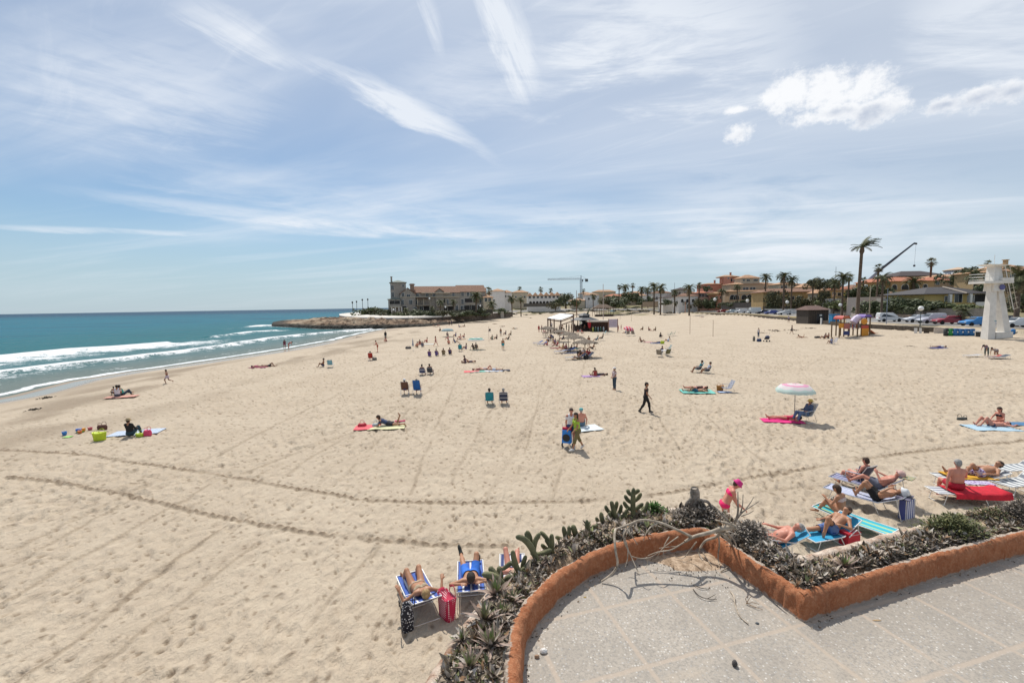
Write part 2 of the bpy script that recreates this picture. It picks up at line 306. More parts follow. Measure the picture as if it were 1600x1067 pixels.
def beach():
    nth=1000; th=np.radians(np.linspace(-66,66,nth)); r=[4.4]
    while r[-1]<900: r.append(r[-1]*(1.0062 if r[-1]<90 else 1.02))
    r=np.array(r); TH,RR=np.meshgrid(th,r); x=(RR*np.sin(TH)).ravel(); y=(RR*np.cos(TH)).ravel()
    z=TZ(x,y); rr=RR.ravel(); e=sdist(x,y); d=x-np.interp(y,SHY,SHX)
    dry=sm(d,6,16)*sm(-e,-1,3); near=1-sm(rr,60,110)
    z+=dry*fbm(x*.25,y*.25,3,1)*.10
    nb=fbm(x*.12,y*.12,3,33)+.5
    z+=dry*near*(foot(x,y,.60,.13,.085,11,.6)*(.4+.6*sm(nb,.35,.6))+foot(x,y,.36,.085,.055,17,.65)*sm(nb,.3,.6)+foot(x,y,.23,.045,.038,29,.5)*sm(fbm(x*.5,y*.5,2,72),-.12,.12)+fbm(x*2.2,y*2.2,3,5)*.035)
    # combed furrows left by the beach cleaner
    z+=dry*near*.010*np.sin((x*.99-y*.09)*2*math.pi/.55+3*fbm(x*.3,y*.3,2,9))*sm(fbm(x*.07,y*.07,2,12),-.1,.12)
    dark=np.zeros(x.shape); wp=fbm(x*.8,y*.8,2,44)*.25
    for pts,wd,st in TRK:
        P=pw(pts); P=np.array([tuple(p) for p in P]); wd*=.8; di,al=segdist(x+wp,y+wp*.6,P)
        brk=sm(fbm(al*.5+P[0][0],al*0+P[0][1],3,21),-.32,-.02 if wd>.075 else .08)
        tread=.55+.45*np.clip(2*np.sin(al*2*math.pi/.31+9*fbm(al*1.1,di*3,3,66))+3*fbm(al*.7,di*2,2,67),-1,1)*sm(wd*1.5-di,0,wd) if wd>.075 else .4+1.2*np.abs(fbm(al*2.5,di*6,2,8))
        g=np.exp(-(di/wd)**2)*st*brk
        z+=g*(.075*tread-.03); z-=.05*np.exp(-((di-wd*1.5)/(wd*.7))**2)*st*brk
        dark=np.maximum(dark,np.exp(-(di/(wd*1.25))**4)*st*brk*(.45+.55*np.clip(tread,0,1)))  # track colour holds both damp sand and painted-in shade of the ruts
    # scattered damp clods
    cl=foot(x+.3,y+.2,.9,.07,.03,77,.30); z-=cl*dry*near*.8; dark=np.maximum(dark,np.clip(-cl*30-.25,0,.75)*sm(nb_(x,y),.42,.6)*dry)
    # bands of seaweed and disturbed damp sand along the top of the wet zone
    sw=sm(fbm(x*.22,y*.09,4,61),.02,.20)*sm(d,2,6)*(1-sm(d,13,24))
    dark=np.maximum(dark,sw*.55)
    wet=1-sm(d+fbm(x*.1,y*.1,3,71)*5,1.5,8)
    film=sm(fbm(x*.05,y*.035,2,81),-.06,.08)*sm(d,1.2,2.2)*(1-sm(d,3.6,4.8))
    grass=sm(e,-28,-10)*sm(y,215,255)*sm(fbm(x*.10,y*.06,4,91),.02,.16)*(1-sm(e,8,14)*0)
    grass=np.maximum(grass,sm(e,.3,1.5)*np.maximum(sm(fbm(x*.2,y*.1,3,93),-.15,.1),sm(e,20,30)*.85)*.95)
    V=np.stack([x,y,z],1); n=nth; m=len(r)
    I=np.arange((m-1)*n).reshape(m-1,n)[:,:-1].ravel(); Q=np.stack([I,I+1,I+n+1,I+n],1)[:,::-1]
    t_=None
    M_=bpy.data.materials.new('sand'); M_.use_nodes=True; t=M_.node_tree; b=t.nodes['Principled BSDF']
    at=N(t,'ShaderNodeAttribute',attribute_name='zone'); s=N(t,'ShaderNodeSeparateColor'); LK(t,at.outputs['Color'],s.inputs[0])
    at2=N(t,'ShaderNodeAttribute',attribute_name='green')
    tcn=N(t,'ShaderNodeTexCoord'); v=tcn.outputs['Object']
    n1=NOISE(t,v,.25,6,.6); n2=NOISE(t,v,3.0,6,.7); n3=NOISE(t,v,40,3,.7)
    base=MIX(t,SS(t,n1,.3,.7),(.46,.378,.282),(.53,.446,.34)); base=MIX(t,SS(t,n2,.35,.8),base,(.43,.35,.265))
    base=MIX(t,MA(t,'MULTIPLY',SS(t,n3,.45,.75),.22),base,(.33,.26,.185))
    ms=N(t,'ShaderNodeMapping'); ms.inputs['Scale'].default_value=(.9,.28,1); LK(t,v,ms.inputs[0])
    base=MIX(t,MA(t,'MULTIPLY',SS(t,NOISE(t,ms.outputs[0],1.3,7,.72,.3),.56,.72),.42),base,(.27,.205,.145))
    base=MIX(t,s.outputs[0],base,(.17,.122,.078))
    wetf=s.outputs[1]
    base=MIX(t,MA(t,'MULTIPLY',wetf,.85),base,(.25,.185,.12))
    grc=MIX(t,SS(t,NOISE(t,v,1.5,4),.4,.6),(.09,.10,.035),(.22,.18,.085))
    base=MIX(t,at2.outputs['Fac'],base,grc); LK(t,base,b.inputs['Base Color'])
    film_=s.outputs[2]
    LK(t,MA(t,'SUBTRACT',MA(t,'SUBTRACT',.93,MA(t,'MULTIPLY',wetf,.35)),MA(t,'MULTIPLY',film_,.52),clamp=True),b.inputs['Roughness'])
    b.inputs['Specular IOR Level'].default_value=.3
    # small scale relief: grain, ripples, prints too small for the mesh
    vm=N(t,'ShaderNodeMapping'); vm.inputs['Rotation'].default_value=(0,0,.15); vm.inputs['Scale'].default_value=(1.9,1.0,1); LK(t,v,vm.inputs[0])
    hh=MA(t,'ADD',MA(t,'MULTIPLY',NOISE(t,vm.outputs[0],2.4,6,.60,.2),.75),MA(t,'MULTIPLY',NOISE(t,v,14,4,.65),.14))
    bn=N(t,'ShaderNodeBump',ins={'Distance':.30}); LK(t,MA(t,'MULTIPLY',MA(t,'SUBTRACT',1.0,wetf),.72),bn.inputs['Strength']); LK(t,hh,bn.inputs['Height']); LK(t,bn.outputs[0],b.inputs['Normal'])
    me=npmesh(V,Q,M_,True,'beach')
    ca=me.color_attributes.new('zone','FLOAT_COLOR','POINT'); dark=np.maximum(dark,np.clip(-foot(x,y,.23,.045,.038,29,.5)*34-.55,0,.75)*dry*near)  # deep dimples darkened in colour: exposed damp sand plus their shade, painted in
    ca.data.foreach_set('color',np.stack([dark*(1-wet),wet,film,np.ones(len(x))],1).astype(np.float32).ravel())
    cb=me.color_attributes.new('green','FLOAT_COLOR','POINT'); g=grass; cb.data.foreach_set('color',np.stack([g,g,g,np.ones(len(x))],1).astype(np.float32).ravel())
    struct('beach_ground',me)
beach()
# ---------------------------------------------------------------- sea
SEA=-.5
def seamat():
    m=bpy.data.materials.new('sea'); m.use_nodes=True; t=m.node_tree; b=t.nodes['Principled BSDF']
    at=N(t,'ShaderNodeAttribute',attribute_name='foam'); s=N(t,'ShaderNodeSeparateColor'); LK(t,at.outputs['Color'],s.inputs[0])
    tcn=N(t,'ShaderNodeTexCoord'); v=tcn.outputs['Object']; sp=N(t,'ShaderNodeSeparateXYZ'); LK(t,v,sp.inputs[0])
    X,Y,_=sp.outputs
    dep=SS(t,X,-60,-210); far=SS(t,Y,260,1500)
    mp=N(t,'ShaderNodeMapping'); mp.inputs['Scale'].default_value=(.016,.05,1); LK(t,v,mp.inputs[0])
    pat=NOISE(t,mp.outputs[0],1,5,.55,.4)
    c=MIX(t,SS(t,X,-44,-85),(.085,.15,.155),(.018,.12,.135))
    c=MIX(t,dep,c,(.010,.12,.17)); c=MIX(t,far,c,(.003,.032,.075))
    c=MIX(t,MA(t,'MULTIPLY',SS(t,pat,.52,.66),MA(t,'MULTIPLY',dep,.6)),c,(.010,.045,.085))
    # sand stirred in the shallows
    c=MIX(t,s.outputs[1],c,(.20,.19,.15))
    fm=NOISE(t,v,2.2,8,.75,.8); fm2=NOISE(t,v,.35,5,.6,.5)
    thr=MA(t,'SUBTRACT',1.0,s.outputs[0]); q=MA(t,'ADD',MA(t,'MULTIPLY',fm,.6),MA(t,'MULTIPLY',fm2,.4))
    fo=SS(t,MA(t,'SUBTRACT',q,MA(t,'MULTIPLY_ADD',thr,.46,.25)),-.02,.05)
    cap=N(t,'ShaderNodeMapping'); cap.inputs['Scale'].default_value=(.10,.035,1); cap.inputs['Rotation'].default_value=(0,0,.2); LK(t,v,cap.inputs[0])
    wc=MA(t,'MULTIPLY',SS(t,NOISE(t,cap.outputs[0],1,7,.75,.5),.71,.76),SS(t,X,-60,-90))
    fo=MA(t,'MAXIMUM',fo,MA(t,'MULTIPLY',wc,.65))
    LK(t,MIX(t,fo,c,(.74,.76,.77)),b.inputs['Base Color'])
    LK(t,MA(t,'MULTIPLY_ADD',fo,.5,.16),b.inputs['Roughness']); b.inputs['IOR'].default_value=1.33
    b.inputs['Specular IOR Level'].default_value=.14
    mb=N(t,'ShaderNodeMapping'); mb.inputs['Rotation'].default_value=(0,0,.35); mb.inputs['Scale'].default_value=(1,.45,1); LK(t,v,mb.inputs[0])
    h=MA(t,'ADD',MA(t,'MULTIPLY',NOISE(t,mb.outputs[0],.22,6,.62,.3),1.0),MA(t,'MULTIPLY',NOISE(t,mb.outputs[0],1.4,5,.6,.2),.22))
    bn=N(t,'ShaderNodeBump',ins={'Strength':.9,'Distance':1.25}); LK(t,h,bn.inputs['Height']); LK(t,bn.outputs[0],b.inputs['Normal'])
    df=N(t,'ShaderNodeBsdfDiffuse'); LK(t,b.inputs['Base Color'].links[0].from_socket,df.inputs[0]); LK(t,bn.outputs[0],df.inputs['Normal']); mx=N(t,'ShaderNodeMixShader'); mx.inputs[0].default_value=.42; LK(t,df.outputs[0],mx.inputs[1]); LK(t,b.outputs[0],mx.inputs[2]); LK(t,mx.outputs[0],t.nodes['Material Output'].inputs[0])
    return m
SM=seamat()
BRK=[([(-300,600),(-120,572),(0,560),(100,549),(180,544),(262,538)],1.15,1.0,.55),
     ([(-300,640),(-100,604),(0,585),(60,577),(110,570),(200,560),(290,549),(420,530),(470,524),(540,518),(580,515)],1.0,1.0,.40),
     ([(330,527),(390,519),(432,517)],1.8,.85,.3),([(395,510),(410,508),(430,508)],5,.9,.2)]
def sea():
    # near patch: breakers with real height, running up to the sand
    xs=np.concatenate([np.arange(-170,-62,1.0),np.arange(-62,-33.9,.22)]); ys=np.concatenate([np.arange(12,110,.4),np.arange(110,260,1.2)])
    X,Y=np.meshgrid(xs,ys); x=X.ravel(); y=Y.ravel(); d=x-np.interp(y,SHY,SHX); d=np.where(y>152,-60,d)
    z=np.full(x.shape,SEA)+fbm(x*.08,y*.05,3,3)*.30*sm(-d,4,20); fo=np.zeros(x.shape)
    for k,(pts,wd,st,ht) in enumerate(BRK):
        P=pw(pts,SEA); wob=fbm(x*.15,y*.15,3,7+k)*2.2; di,al=segdist(x+wob,y,P)
        ins=np.where(x-np.interp(y,P[::-1,1] if P[0,1]>P[-1,1] else P[:,1],P[::-1,0] if P[0,1]>P[-1,1] else P[:,0])>0,1,-1)
        z+=ht*np.exp(-(di/np.where(ins>0,.9,2.2))**2)
        gap=sm(fbm(al*.05,al*0+k,3,31+k),-.35,.0)
        core=np.exp(-(di/(wd*.8))**2)*st*(.25+.72*gap); trail=np.where(ins>0,np.exp(-di/(wd*6)),np.exp(-di/(wd*1.0)))*.58*st
        if k==0: trail=np.maximum(trail,np.where((ins>0)&(di<17),.68*(1-di/24),0))
        fo=np.maximum(fo,np.maximum(core,trail))
    edge=-.35+fbm(x*.2,y*.2,3,41)*2.6; fo=np.maximum(fo,np.exp(-((d-edge+.6)/.75)**2)*.95); fo=np.maximum(fo,.30*np.exp(-((d+5)/4)**2))
    z=np.where(d>-3,z+sm(d,-3,0)*.03,z)
    hp=np.array([(-103,200),(-98.6,187),(-66,156.5),(-51,151.5),(-38.6,151)]); di,_=segdist(x,y,hp); fo=np.maximum(fo,.62*np.exp(-di/2.0))
    stir=sm(d,-16,-1)*.5
    ed=np.minimum.reduce([(x-xs[0])/12,(y-ys[0])/4,(ys[-1]-y)/20]); z=SEA+(z-SEA)*np.clip(ed,0,1)
    n=len(xs); m=len(ys); I=np.arange((m-1)*n).reshape(m-1,n)[:,:-1].ravel()
    me=npmesh(np.stack([x,y,z],1),np.stack([I,I+1,I+n+1,I+n],1),SM,True)
    ca=me.color_attributes.new('foam','FLOAT_COLOR','POINT'); ca.data.foreach_set('color',np.stack([fo,stir,fo*0,fo*0+1],1).astype(np.float32).ravel())
    struct('sea_shallows',me)
    b=MB(); q=SEA; b.add([(-40000,-3000,q),(-170,-3000,q),(-170,12,q),(-170,260,q),(-170,40000,q),(-40000,40000,q),(-34,260,q),(300,900,q),(300,40000,q),(-34,12,q),(-34,-60,q),(-170,-60,q)],
        [(0,1,11,2,3,4,5),(3,6,7,8,4),(11,10,9,2)]); struct('sea_water',mesh(b,SM))
sea()
# ---------------------------------------------------------------- headland of rock, its promenade
HPOLY=np.array([(-30,150),(-38.6,152),(-45,151),(-51.4,152.5),(-58,154),(-66.3,157.5),(-76,165),(-88,178),(-98.6,188),(-104,198),(-118,225),(-140,280),(-200,420),(-60,420),(0,330),(0,265),(-9,230),(-17,190),(-24,163)],float)
def HZ(x,y):
    x=np.asarray(x,float); y=np.asarray(y,float)
    P=np.vstack([HPOLY,HPOLY[:1]]); di,_=segdist(x,y,P); ins=np.zeros(x.shape,bool)
    for (ax,ay),(bx,by) in zip(P[:-1],P[1:]):
        c=((ay>y)!=(by>y))&(x<(bx-ax)*(y-ay)/((by-ay) if by!=ay else 1e-9)+ax); ins^=c
    s=np.where(ins,di,-di)
    z=np.interp(s,[-6,-.8,.1,1.2,4,8,12,30,60],[-2.5,-1.2,.40,.75,1.35,2.1,2.4,2.7,3.0])
    r=(fbm(x*.22,y*.45,5,15)*2.4+fbm(x*.9,y*1.4,4,16)*1.3)*(1-sm(s,12,26)*.85)*sm(s,0,1)
    st=np.round((z+r)*2.2)/2.2; q=np.where(s<18,.55*st+.45*(z+r),z+r); return np.where(q>.2,.2+(q-.2)*(.28+.72*sm(x,-104,-74)),q)
def headland():
    xs=np.arange(-150,2,.55); ys=np.arange(148,250,.55); X,Y=np.meshgrid(xs,ys); x=X.ravel(); y=Y.ravel(); z=HZ(x,y)
    keep=sm(y,235,250); z=z-keep*0
    M_=bpy.data.materials.new('rock'); M_.use_nodes=True; t=M_.node_tree; b=t.nodes['Principled BSDF']; b.inputs['Roughness'].default_value=.9
    tcn=N(t,'ShaderNodeTexCoord'); v=tcn.outputs['Object']; sp=N(t,'ShaderNodeSeparateXYZ'); LK(t,v,sp.inputs[0]); ge=N(t,'ShaderNodeNewGeometry'); sn=N(t,'ShaderNodeSeparateXYZ'); LK(t,ge.outputs['Normal'],sn.inputs[0])
    nz=NOISE(t,v,.25,7,.65); c=MIX(t,SS(t,nz,.35,.65),(.15,.08,.045),(.42,.29,.185)); c=MIX(t,SS(t,NOISE(t,v,.6,7,.75),.47,.60),c,(.07,.045,.028))
    c=MIX(t,SS(t,NOISE(t,v,.07,4),.47,.62),c,(.46,.36,.25))
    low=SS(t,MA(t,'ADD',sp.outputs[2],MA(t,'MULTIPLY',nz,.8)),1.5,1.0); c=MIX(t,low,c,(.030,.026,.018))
    LK(t,c,b.inputs['Base Color']); bn=N(t,'ShaderNodeBump',ins={'Strength':.8,'Distance':.5}); LK(t,NOISE(t,v,1.2,8,.7),bn.inputs['Height']); LK(t,bn.outputs[0],b.inputs['Normal'])
    n=len(xs); m=len(ys); I=np.arange((m-1)*n).reshape(m-1,n)[:,:-1].ravel()
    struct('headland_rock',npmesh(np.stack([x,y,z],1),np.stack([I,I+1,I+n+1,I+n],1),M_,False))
headland()
def GH(px,py):     # pixel to a point on the headland
    d=ray(px,py); z=2.
    for i in range(14): t=(z-H)/min(d[2],-.004); z=.5*z+.5*float(HZ(d[0]*t,t))
    return Vector((d[0]*t,t,z))
def smoothline(P,k=6):
    P=[Vector(p) for p in P]; out=[]
    for i in range(len(P)-1):
        a,b,c,d=P[max(i-1,0)],P[i],P[i+1],P[min(i+2,len(P)-1)]
        for j in range(k):
            t=j/k; out.append(.5*((2*b)+(c-a)*t+(2*a-5*b+4*c-d)*t*t+(3*b-a-3*c+d)*t**3))
    return out+[P[-1]]
PATH=smoothline([(-112,330,3.2),(-97,262,3.1),(-80,213,2.9),(-64,182,2.65),(-48,163,2.5),(-38,160,2.45),(-29,167,2.5),(-20,186,2.6),(-9,222,2.8),(0,250,3.0)])
def offs(P,o):
    out=[]
    for i,p in enumerate(P):
        t=(P[min(i+1,len(P)-1)]-P[max(i-1,0)]); n=Vector((-t.y,t.x,0)).normalized(); out.append(p+n*o)
    return out
def ribbon(P,o0,o1,zf,m,th=None,rise=0):
    a=offs(P,o0); c=offs(P,o1); v=[]
    for i in range(len(P)):
        for q,dz in((a[i],0),(c[i],rise)): v.append((q.x,q.y,zf(q)+dz))
    f=[(2*i,2*i+1,2*i+3,2*i+2) for i in range(len(P)-1)]
    if th:
        k=len(v); v+=[(x,y,z-th) for x,y,z in v]; f+=[tuple(j+k for j in reversed(q)) for q in f]
        f+=[(2*i+2,2*i+2+k,2*i+k,2*i) for i in range(len(P)-1)]+[(2*i+1,2*i+1+k,2*i+3+k,2*i+3) for i in range(len(P)-1)]
        f+=[(0,k,k+1,1),(2*len(P)-2,2*len(P)-1,2*len(P)-1+k,2*len(P)-2+k)]
    return mesh(MB().add(v,f),m)
PAV=mat((.60,.56,.50),.85,.1,2); 
struct('promenade_path',ribbon(PATH,0.2,9.5,lambda q:q.z+.30,PAV,3.2,.55))
o=link('promenade_wall',ribbon(PATH,-.25,.2,lambda q:q.z+.52,mat((.78,.76,.72),.8,.06,1)  ,.42)); tag(o,'long low white parapet edging the promenade on the rocky headland','wall')
o=link('sea_wall',ribbon(PATH,-.20,.15,lambda q:q.z+.098,mat((.085,.065,.05),.9,.4,.8,.4),2.6)); tag(o,'dark stone sea wall below the white promenade parapet','wall')
# ---------------------------------------------------------------- land behind the beach
PLd=smoothline([(x,y,0) for x,y in PL[:-1]],10)
def zt(q): return float(TZ(q.x,q.y))
struct('grass_verge',ribbon(PLd[:int(len(PLd)*.72)],-.6,-4,lambda q:zt(q)+.06,mat((.30,.215,.085),.95,.35,1.2,.5,c2=(.27,.215,.10)),.3))
struct('road',ribbon(PLd[:int(len(PLd)*.75)],-5.3,-17.5,lambda q:zt(q)+.05,mat((.21,.20,.19),.9,.12,.5,.3),.25))
struct('pavement',ribbon(PLd[:int(len(PLd)*.75)],-4.05,-5.25,lambda q:zt(q)+.15,mat((.42,.38,.34),.9,.12,1),.3))
struct('far_pavement',ribbon(PLd[:int(len(PLd)*.75)],-17.55,-20,lambda q:zt(q)+.15,mat((.42,.38,.34),.9,.12,1),.3))
# beach edge wall: dark weathered boards, with white panels near the bins
def wallpiece(name,i0,i1,z0,z1,m,label,cat,th=.22,group=None,off=0):
    P=PLd[i0:i1]; a=offs(P,off-th/2); c=offs(P,off+th/2); v=[]
    for i in range(len(P)):
        b_=float(TZ(*(offs(P,off+1.2)[i][:2])))
        for q,zz in((a[i],z0),(c[i],z0),(a[i],z1),(c[i],z1)): v.append((q.x,q.y,b_+zz))
    f=[]
    for i in range(len(P)-1):
        o=4*i; f+=[(o,o+4,o+6,o+2),(o+1,o+3,o+7,o+5),(o+2,o+6,o+7,o+3),(o,o+1,o+5,o+4)]
    k=4*(len(P)-1); f+=[(0,2,3,1),(k,k+1,k+3,k+2)]
    return tag(link(name,mesh(MB().add(v,f),m)),label,cat,group)
TIM=mat((.075,.058,.042),.9,.35,2.5,.5)
wallpiece('retaining_wall',24,66,-.3,.78,TIM,'dark weathered retaining wall running along the top of the beach before the yellow verge','wall')
wallpiece('wooden_breakwater',67,104,-.4,.42,TIM,'low dark timber edging along the far right side of the sand','wall',.3)
# ---------------------------------------------------------------- terrace
T=4.75
WB=[(.0,1.2),(.01,1.6),(.02,1.87),(.04,2.09),(.11,2.24),(.26,2.45),(.44,2.62),(.62,2.74),(.80,2.82),(1.03,2.89),(1.26,2.945),(1.33,2.66),(1.48,2.22),(1.68,2.295),(2.16,2.46),(2.66,2.62),(3.25,2.80),(4.2,3.10),(6.5,3.85)]
GA=R(-73.2)    # direction of one family of tile joints
def terrace():
    M_=bpy.data.materials.new('terrazzo'); M_.use_nodes=True; t=M_.node_tree; b=t.nodes['Principled BSDF']; b.inputs['Roughness'].default_value=.8
    tcn=N(t,'ShaderNodeTexCoord'); mp=N(t,'ShaderNodeMapping'); LK(t,tcn.outputs['Object'],mp.inputs[0]); v=tcn.outputs['Object']
    # tile frame through the joint crossing seen at (.881,2.478)
    a=R(16.2); mp.vector_type='TEXTURE'; mp.inputs['Location'].default_value=(.881,2.478,0); mp.inputs['Rotation'].default_value=(0,0,a); mp.inputs['Scale'].default_value=(.420,.420,1)
    s=N(t,'ShaderNodeSeparateXYZ'); LK(t,mp.outputs[0],s.inputs[0])
    wob=MA(t,'MULTIPLY',MA(t,'SUBTRACT',NOISE(t,v,9,3),.5),.03)
    def line(c):
        f=MA(t,'FRACT',MA(t,'ADD',MA(t,'ADD',c,wob),100.5)); return MA(t,'ABSOLUTE',MA(t,'SUBTRACT',f,.5))
    dl=MA(t,'MINIMUM',line(s.outputs[0]),line(s.outputs[1])); jt=MA(t,'MULTIPLY',SS(t,dl,.040,.014),.68)
    vo=N(t,'ShaderNodeTexVoronoi',ins={'Scale':74,'Randomness':1}); LK(t,v,vo.inputs['Vector'])
    vs_=N(t,'ShaderNodeSeparateColor'); LK(t,vo.outputs['Color'],vs_.inputs[0])
    base=MIX(t,SS(t,NOISE(t,v,2.2,5,.6),.3,.7),(.32,.285,.242),(.41,.362,.305)); base=MIX(t,SS(t,NOISE(t,v,90,3,.7),.4,.7),base,(.25,.228,.20))
    chip=MA(t,'MULTIPLY',SS(t,vo.outputs['Distance'],.40,.28),MA(t,'MULTIPLY',SS(t,vs_.outputs[0],.55,.6),.95))
    cc=MIX(t,vs_.outputs[1],(.58,.55,.50),(.24,.23,.22)); base=MIX(t,chip,base,cc)
    base=MIX(t,MA(t,'MULTIPLY',jt,SS(t,NOISE(t,v,5,3),.2,.45)),base,(.43,.35,.275))
    # sand blown over the slabs and rust spots
    base=MIX(t,MA(t,'MULTIPLY',SS(t,NOISE(t,v,1.4,6,.65,.5),.56,.72),.55),base,(.46,.38,.29))
    base=MIX(t,MA(t,'MULTIPLY',SS(t,NOISE(t,v,.9,7,.7,.8),.50,.64),.30),base,(.24,.20,.165))
    rs=N(t,'ShaderNodeTexVoronoi',ins={'Scale':2.1,'Randomness':1}); LK(t,v,rs.inputs['Vector'])
    base=MIX(t,MA(t,'MULTIPLY',SS(t,MA(t,'ADD',rs.outputs['Distance'],MA(t,'MULTIPLY',NOISE(t,v,25,3),.06)),.085,.045),.6),base,(.33,.19,.075))
    LK(t,base,b.inputs['Base Color'])
    hgt=MA(t,'ADD',MA(t,'MULTIPLY',jt,-.6),MA(t,'MULTIPLY',NOISE(t,v,120,4,.7),.35)); bn=N(t,'ShaderNodeBump',ins={'Strength':.5,'Distance':.004}); LK(t,hgt,bn.inputs['Height']); LK(t,bn.outputs[0],b.inputs['Normal'])
    poly=WB+[(6.5,-6),(0,-6)]
    mb=MB(); mb.slab([(x,y) for x,y in poly],T-.3,T); struct('terrace_floor',mesh(mb,M_))
terrace()
WBs=[Vector((x,y,T)) for x,y in WB]
def dense(P,st):
    out=[P[0]]
    for a,b in zip(P[:-1],P[1:]):
        n=max(1,int((b-a).length/st))
        for i in range(1,n+1): out.append(a.lerp(b,i/n))
    return out
def lowwall():
    mm=bpy.data.materials.new('orange_render'); mm.use_nodes=True; t=mm.node_tree; b=t.nodes['Principled BSDF']; b.inputs['Roughness'].default_value=.93; b.inputs['Specular IOR Level'].default_value=.2
    tcn=N(t,'ShaderNodeTexCoord'); v=tcn.outputs['Object']; s=N(t,'ShaderNodeSeparateXYZ'); LK(t,v,s.inputs[0])
    c=MIX(t,SS(t,NOISE(t,v,9,6,.65),.3,.7),(.38,.135,.06),(.50,.21,.105)); c=MIX(t,MA(t,'MULTIPLY',SS(t,NOISE(t,v,60,4,.7),.45,.7),.5),c,(.60,.32,.18))
    at=N(t,'ShaderNodeAttribute',attribute_name='worn'); ag=N(t,'ShaderNodeSeparateColor'); LK(t,at.outputs['Color'],ag.inputs[0])
    nw=MA(t,'MULTIPLY_ADD',NOISE(t,v,14,6,.7),1.1,-.55)
    c=MIX(t,SS(t,MA(t,'ADD',ag.outputs[0],nw),.60,.72),c,(.55,.46,.38))   # chipped to grey cement on the outer arris
    c=MIX(t,SS(t,MA(t,'ADD',ag.outputs[1],nw),.72,.86),c,(.42,.33,.27))    # splashed, bare mortar at the foot
    c=MIX(t,MA(t,'MULTIPLY',SS(t,NOISE(t,v,3.5,7,.7,.6),.52,.70),.55),c,(.24,.10,.055)); LK(t,c,b.inputs['Base Color'])
    bn=N(t,'ShaderNodeBump',ins={'Strength':1,'Distance':.014}); LK(t,NOISE(t,v,75,6,.72),bn.inputs['Height']); LK(t,bn.outputs[0],b.inputs['Normal'])
    P=dense(WBs,.008)
    # smooth the corners
    for it in range(5): P=[P[0]]+[(P[i-1]+P[i]*2+P[i+1])/4 for i in range(1,len(P)-1)]+[P[-1]]
    prof=[(0,-.05,0),(-.004,0,0),(0,.02,0),(.002,.06,0),(.004,.10,0),(.010,.126,0),(.018,.143,.1),(.031,.152,.42),(.047,.153,.62),(.060,.148,.85),(.070,.138,1),(.076,.11,.8),(.08,.06,.3),(.08,-.05,0)]
    V=[];A=[]; n=len(prof)
    acc=0
    for i,p in enumerate(P):
        tt=(P[min(i+2,len(P)-1)]-P[max(i-2,0)]).normalized(); nn=Vector((-tt.y,tt.x,0)); acc+=(p-P[i-1]).length if i else 0
        for j,(o,z,wn) in enumerate(prof):
            z*=.84 if z>0 else 1; k=float(fbm(np.array(acc*45.),np.array(j*1.7),4,3))*.020*(1 if z>0 else 0); big=float(fbm(np.array(acc*2.5),np.array(0.),3,6))*.016*(1 if z>.1 else 0)
            q=p+nn*(o-k*(1 if o<.05 else -1)); V.append((q.x,q.y,T+z+k*.8+big)); A.append((wn*(.78+1.3*max(0,float(fbm(np.array(acc*1.5),np.array(5.),3,9))+.2)),max(0,1-z/.06) if o<.05 else 0,0,1))
    V=np.array(V); m=len(P); I=np.arange((m-1)*n).reshape(m-1,n)[:,:-1].ravel()
    me=npmesh(V,np.stack([I,I+1,I+n+1,I+n],1),mm,True); ca=me.color_attributes.new('worn','FLOAT_COLOR','POINT'); ca.data.foreach_set('color',np.array(A,np.float32).ravel())
    tag(link('planter_wall',me),'low rough orange rendered wall curving round the terrace, with chipped rounded top','wall')
lowwall()
# planter bed between the orange wall and the outer lip
LIP=[(-.52,1.2),(-.40,1.6),(-.32,1.82),(-.24,2.06),(-.11,2.37),(.11,2.69),(.28,2.85),(.62,3.14),(.88,3.26),(1.24,3.31),(1.53,3.22),(1.585,2.95),(1.65,2.70),(1.74,2.62),(1.90,2.68),(2.25,2.80),(2.91,3.02),(3.5,3.23),(4.4,3.52),(6.7,4.3)]
def lipat(u): 
    P=LIPd; i=min(int(u*(len(P)-1)),len(P)-2); f=u*(len(P)-1)-i; return P[i].lerp(P[i+1],f)
LIPv=[Vector((x,y,T)) for x,y in LIP]
PAIR=[(0,0),(1,1),(2,2),(3,3),(4,4),(5,4.6),(6,5.3),(7,6.3),(8,7.2),(9,8.2),(10,9.6),(11,11),(12,13.4),(13,14.3),(14,15.4),(15,16.2),(16,17),(17,18),(18,19)]
def gi(P,k): i=min(int(k),len(P)-2); return P[i].lerp(P[i+1],k-i)
def outn(P,k):
    a=gi(P,max(k-.2,0)); b=gi(P,min(k+.2,len(P)-1)); t=(b-a).normalized(); return Vector((-t.y,t.x,0))
BED=[]
for i in range(len(PAIR)-1):
    for j in range(8):
        f=j/8; a=PAIR[i][0]*(1-f)+PAIR[i+1][0]*f; b=PAIR[i][1]*(1-f)+PAIR[i+1][1]*f
        BED.append((gi(WBs,a)+outn(WBs,a)*.09,gi(LIPv,b)))
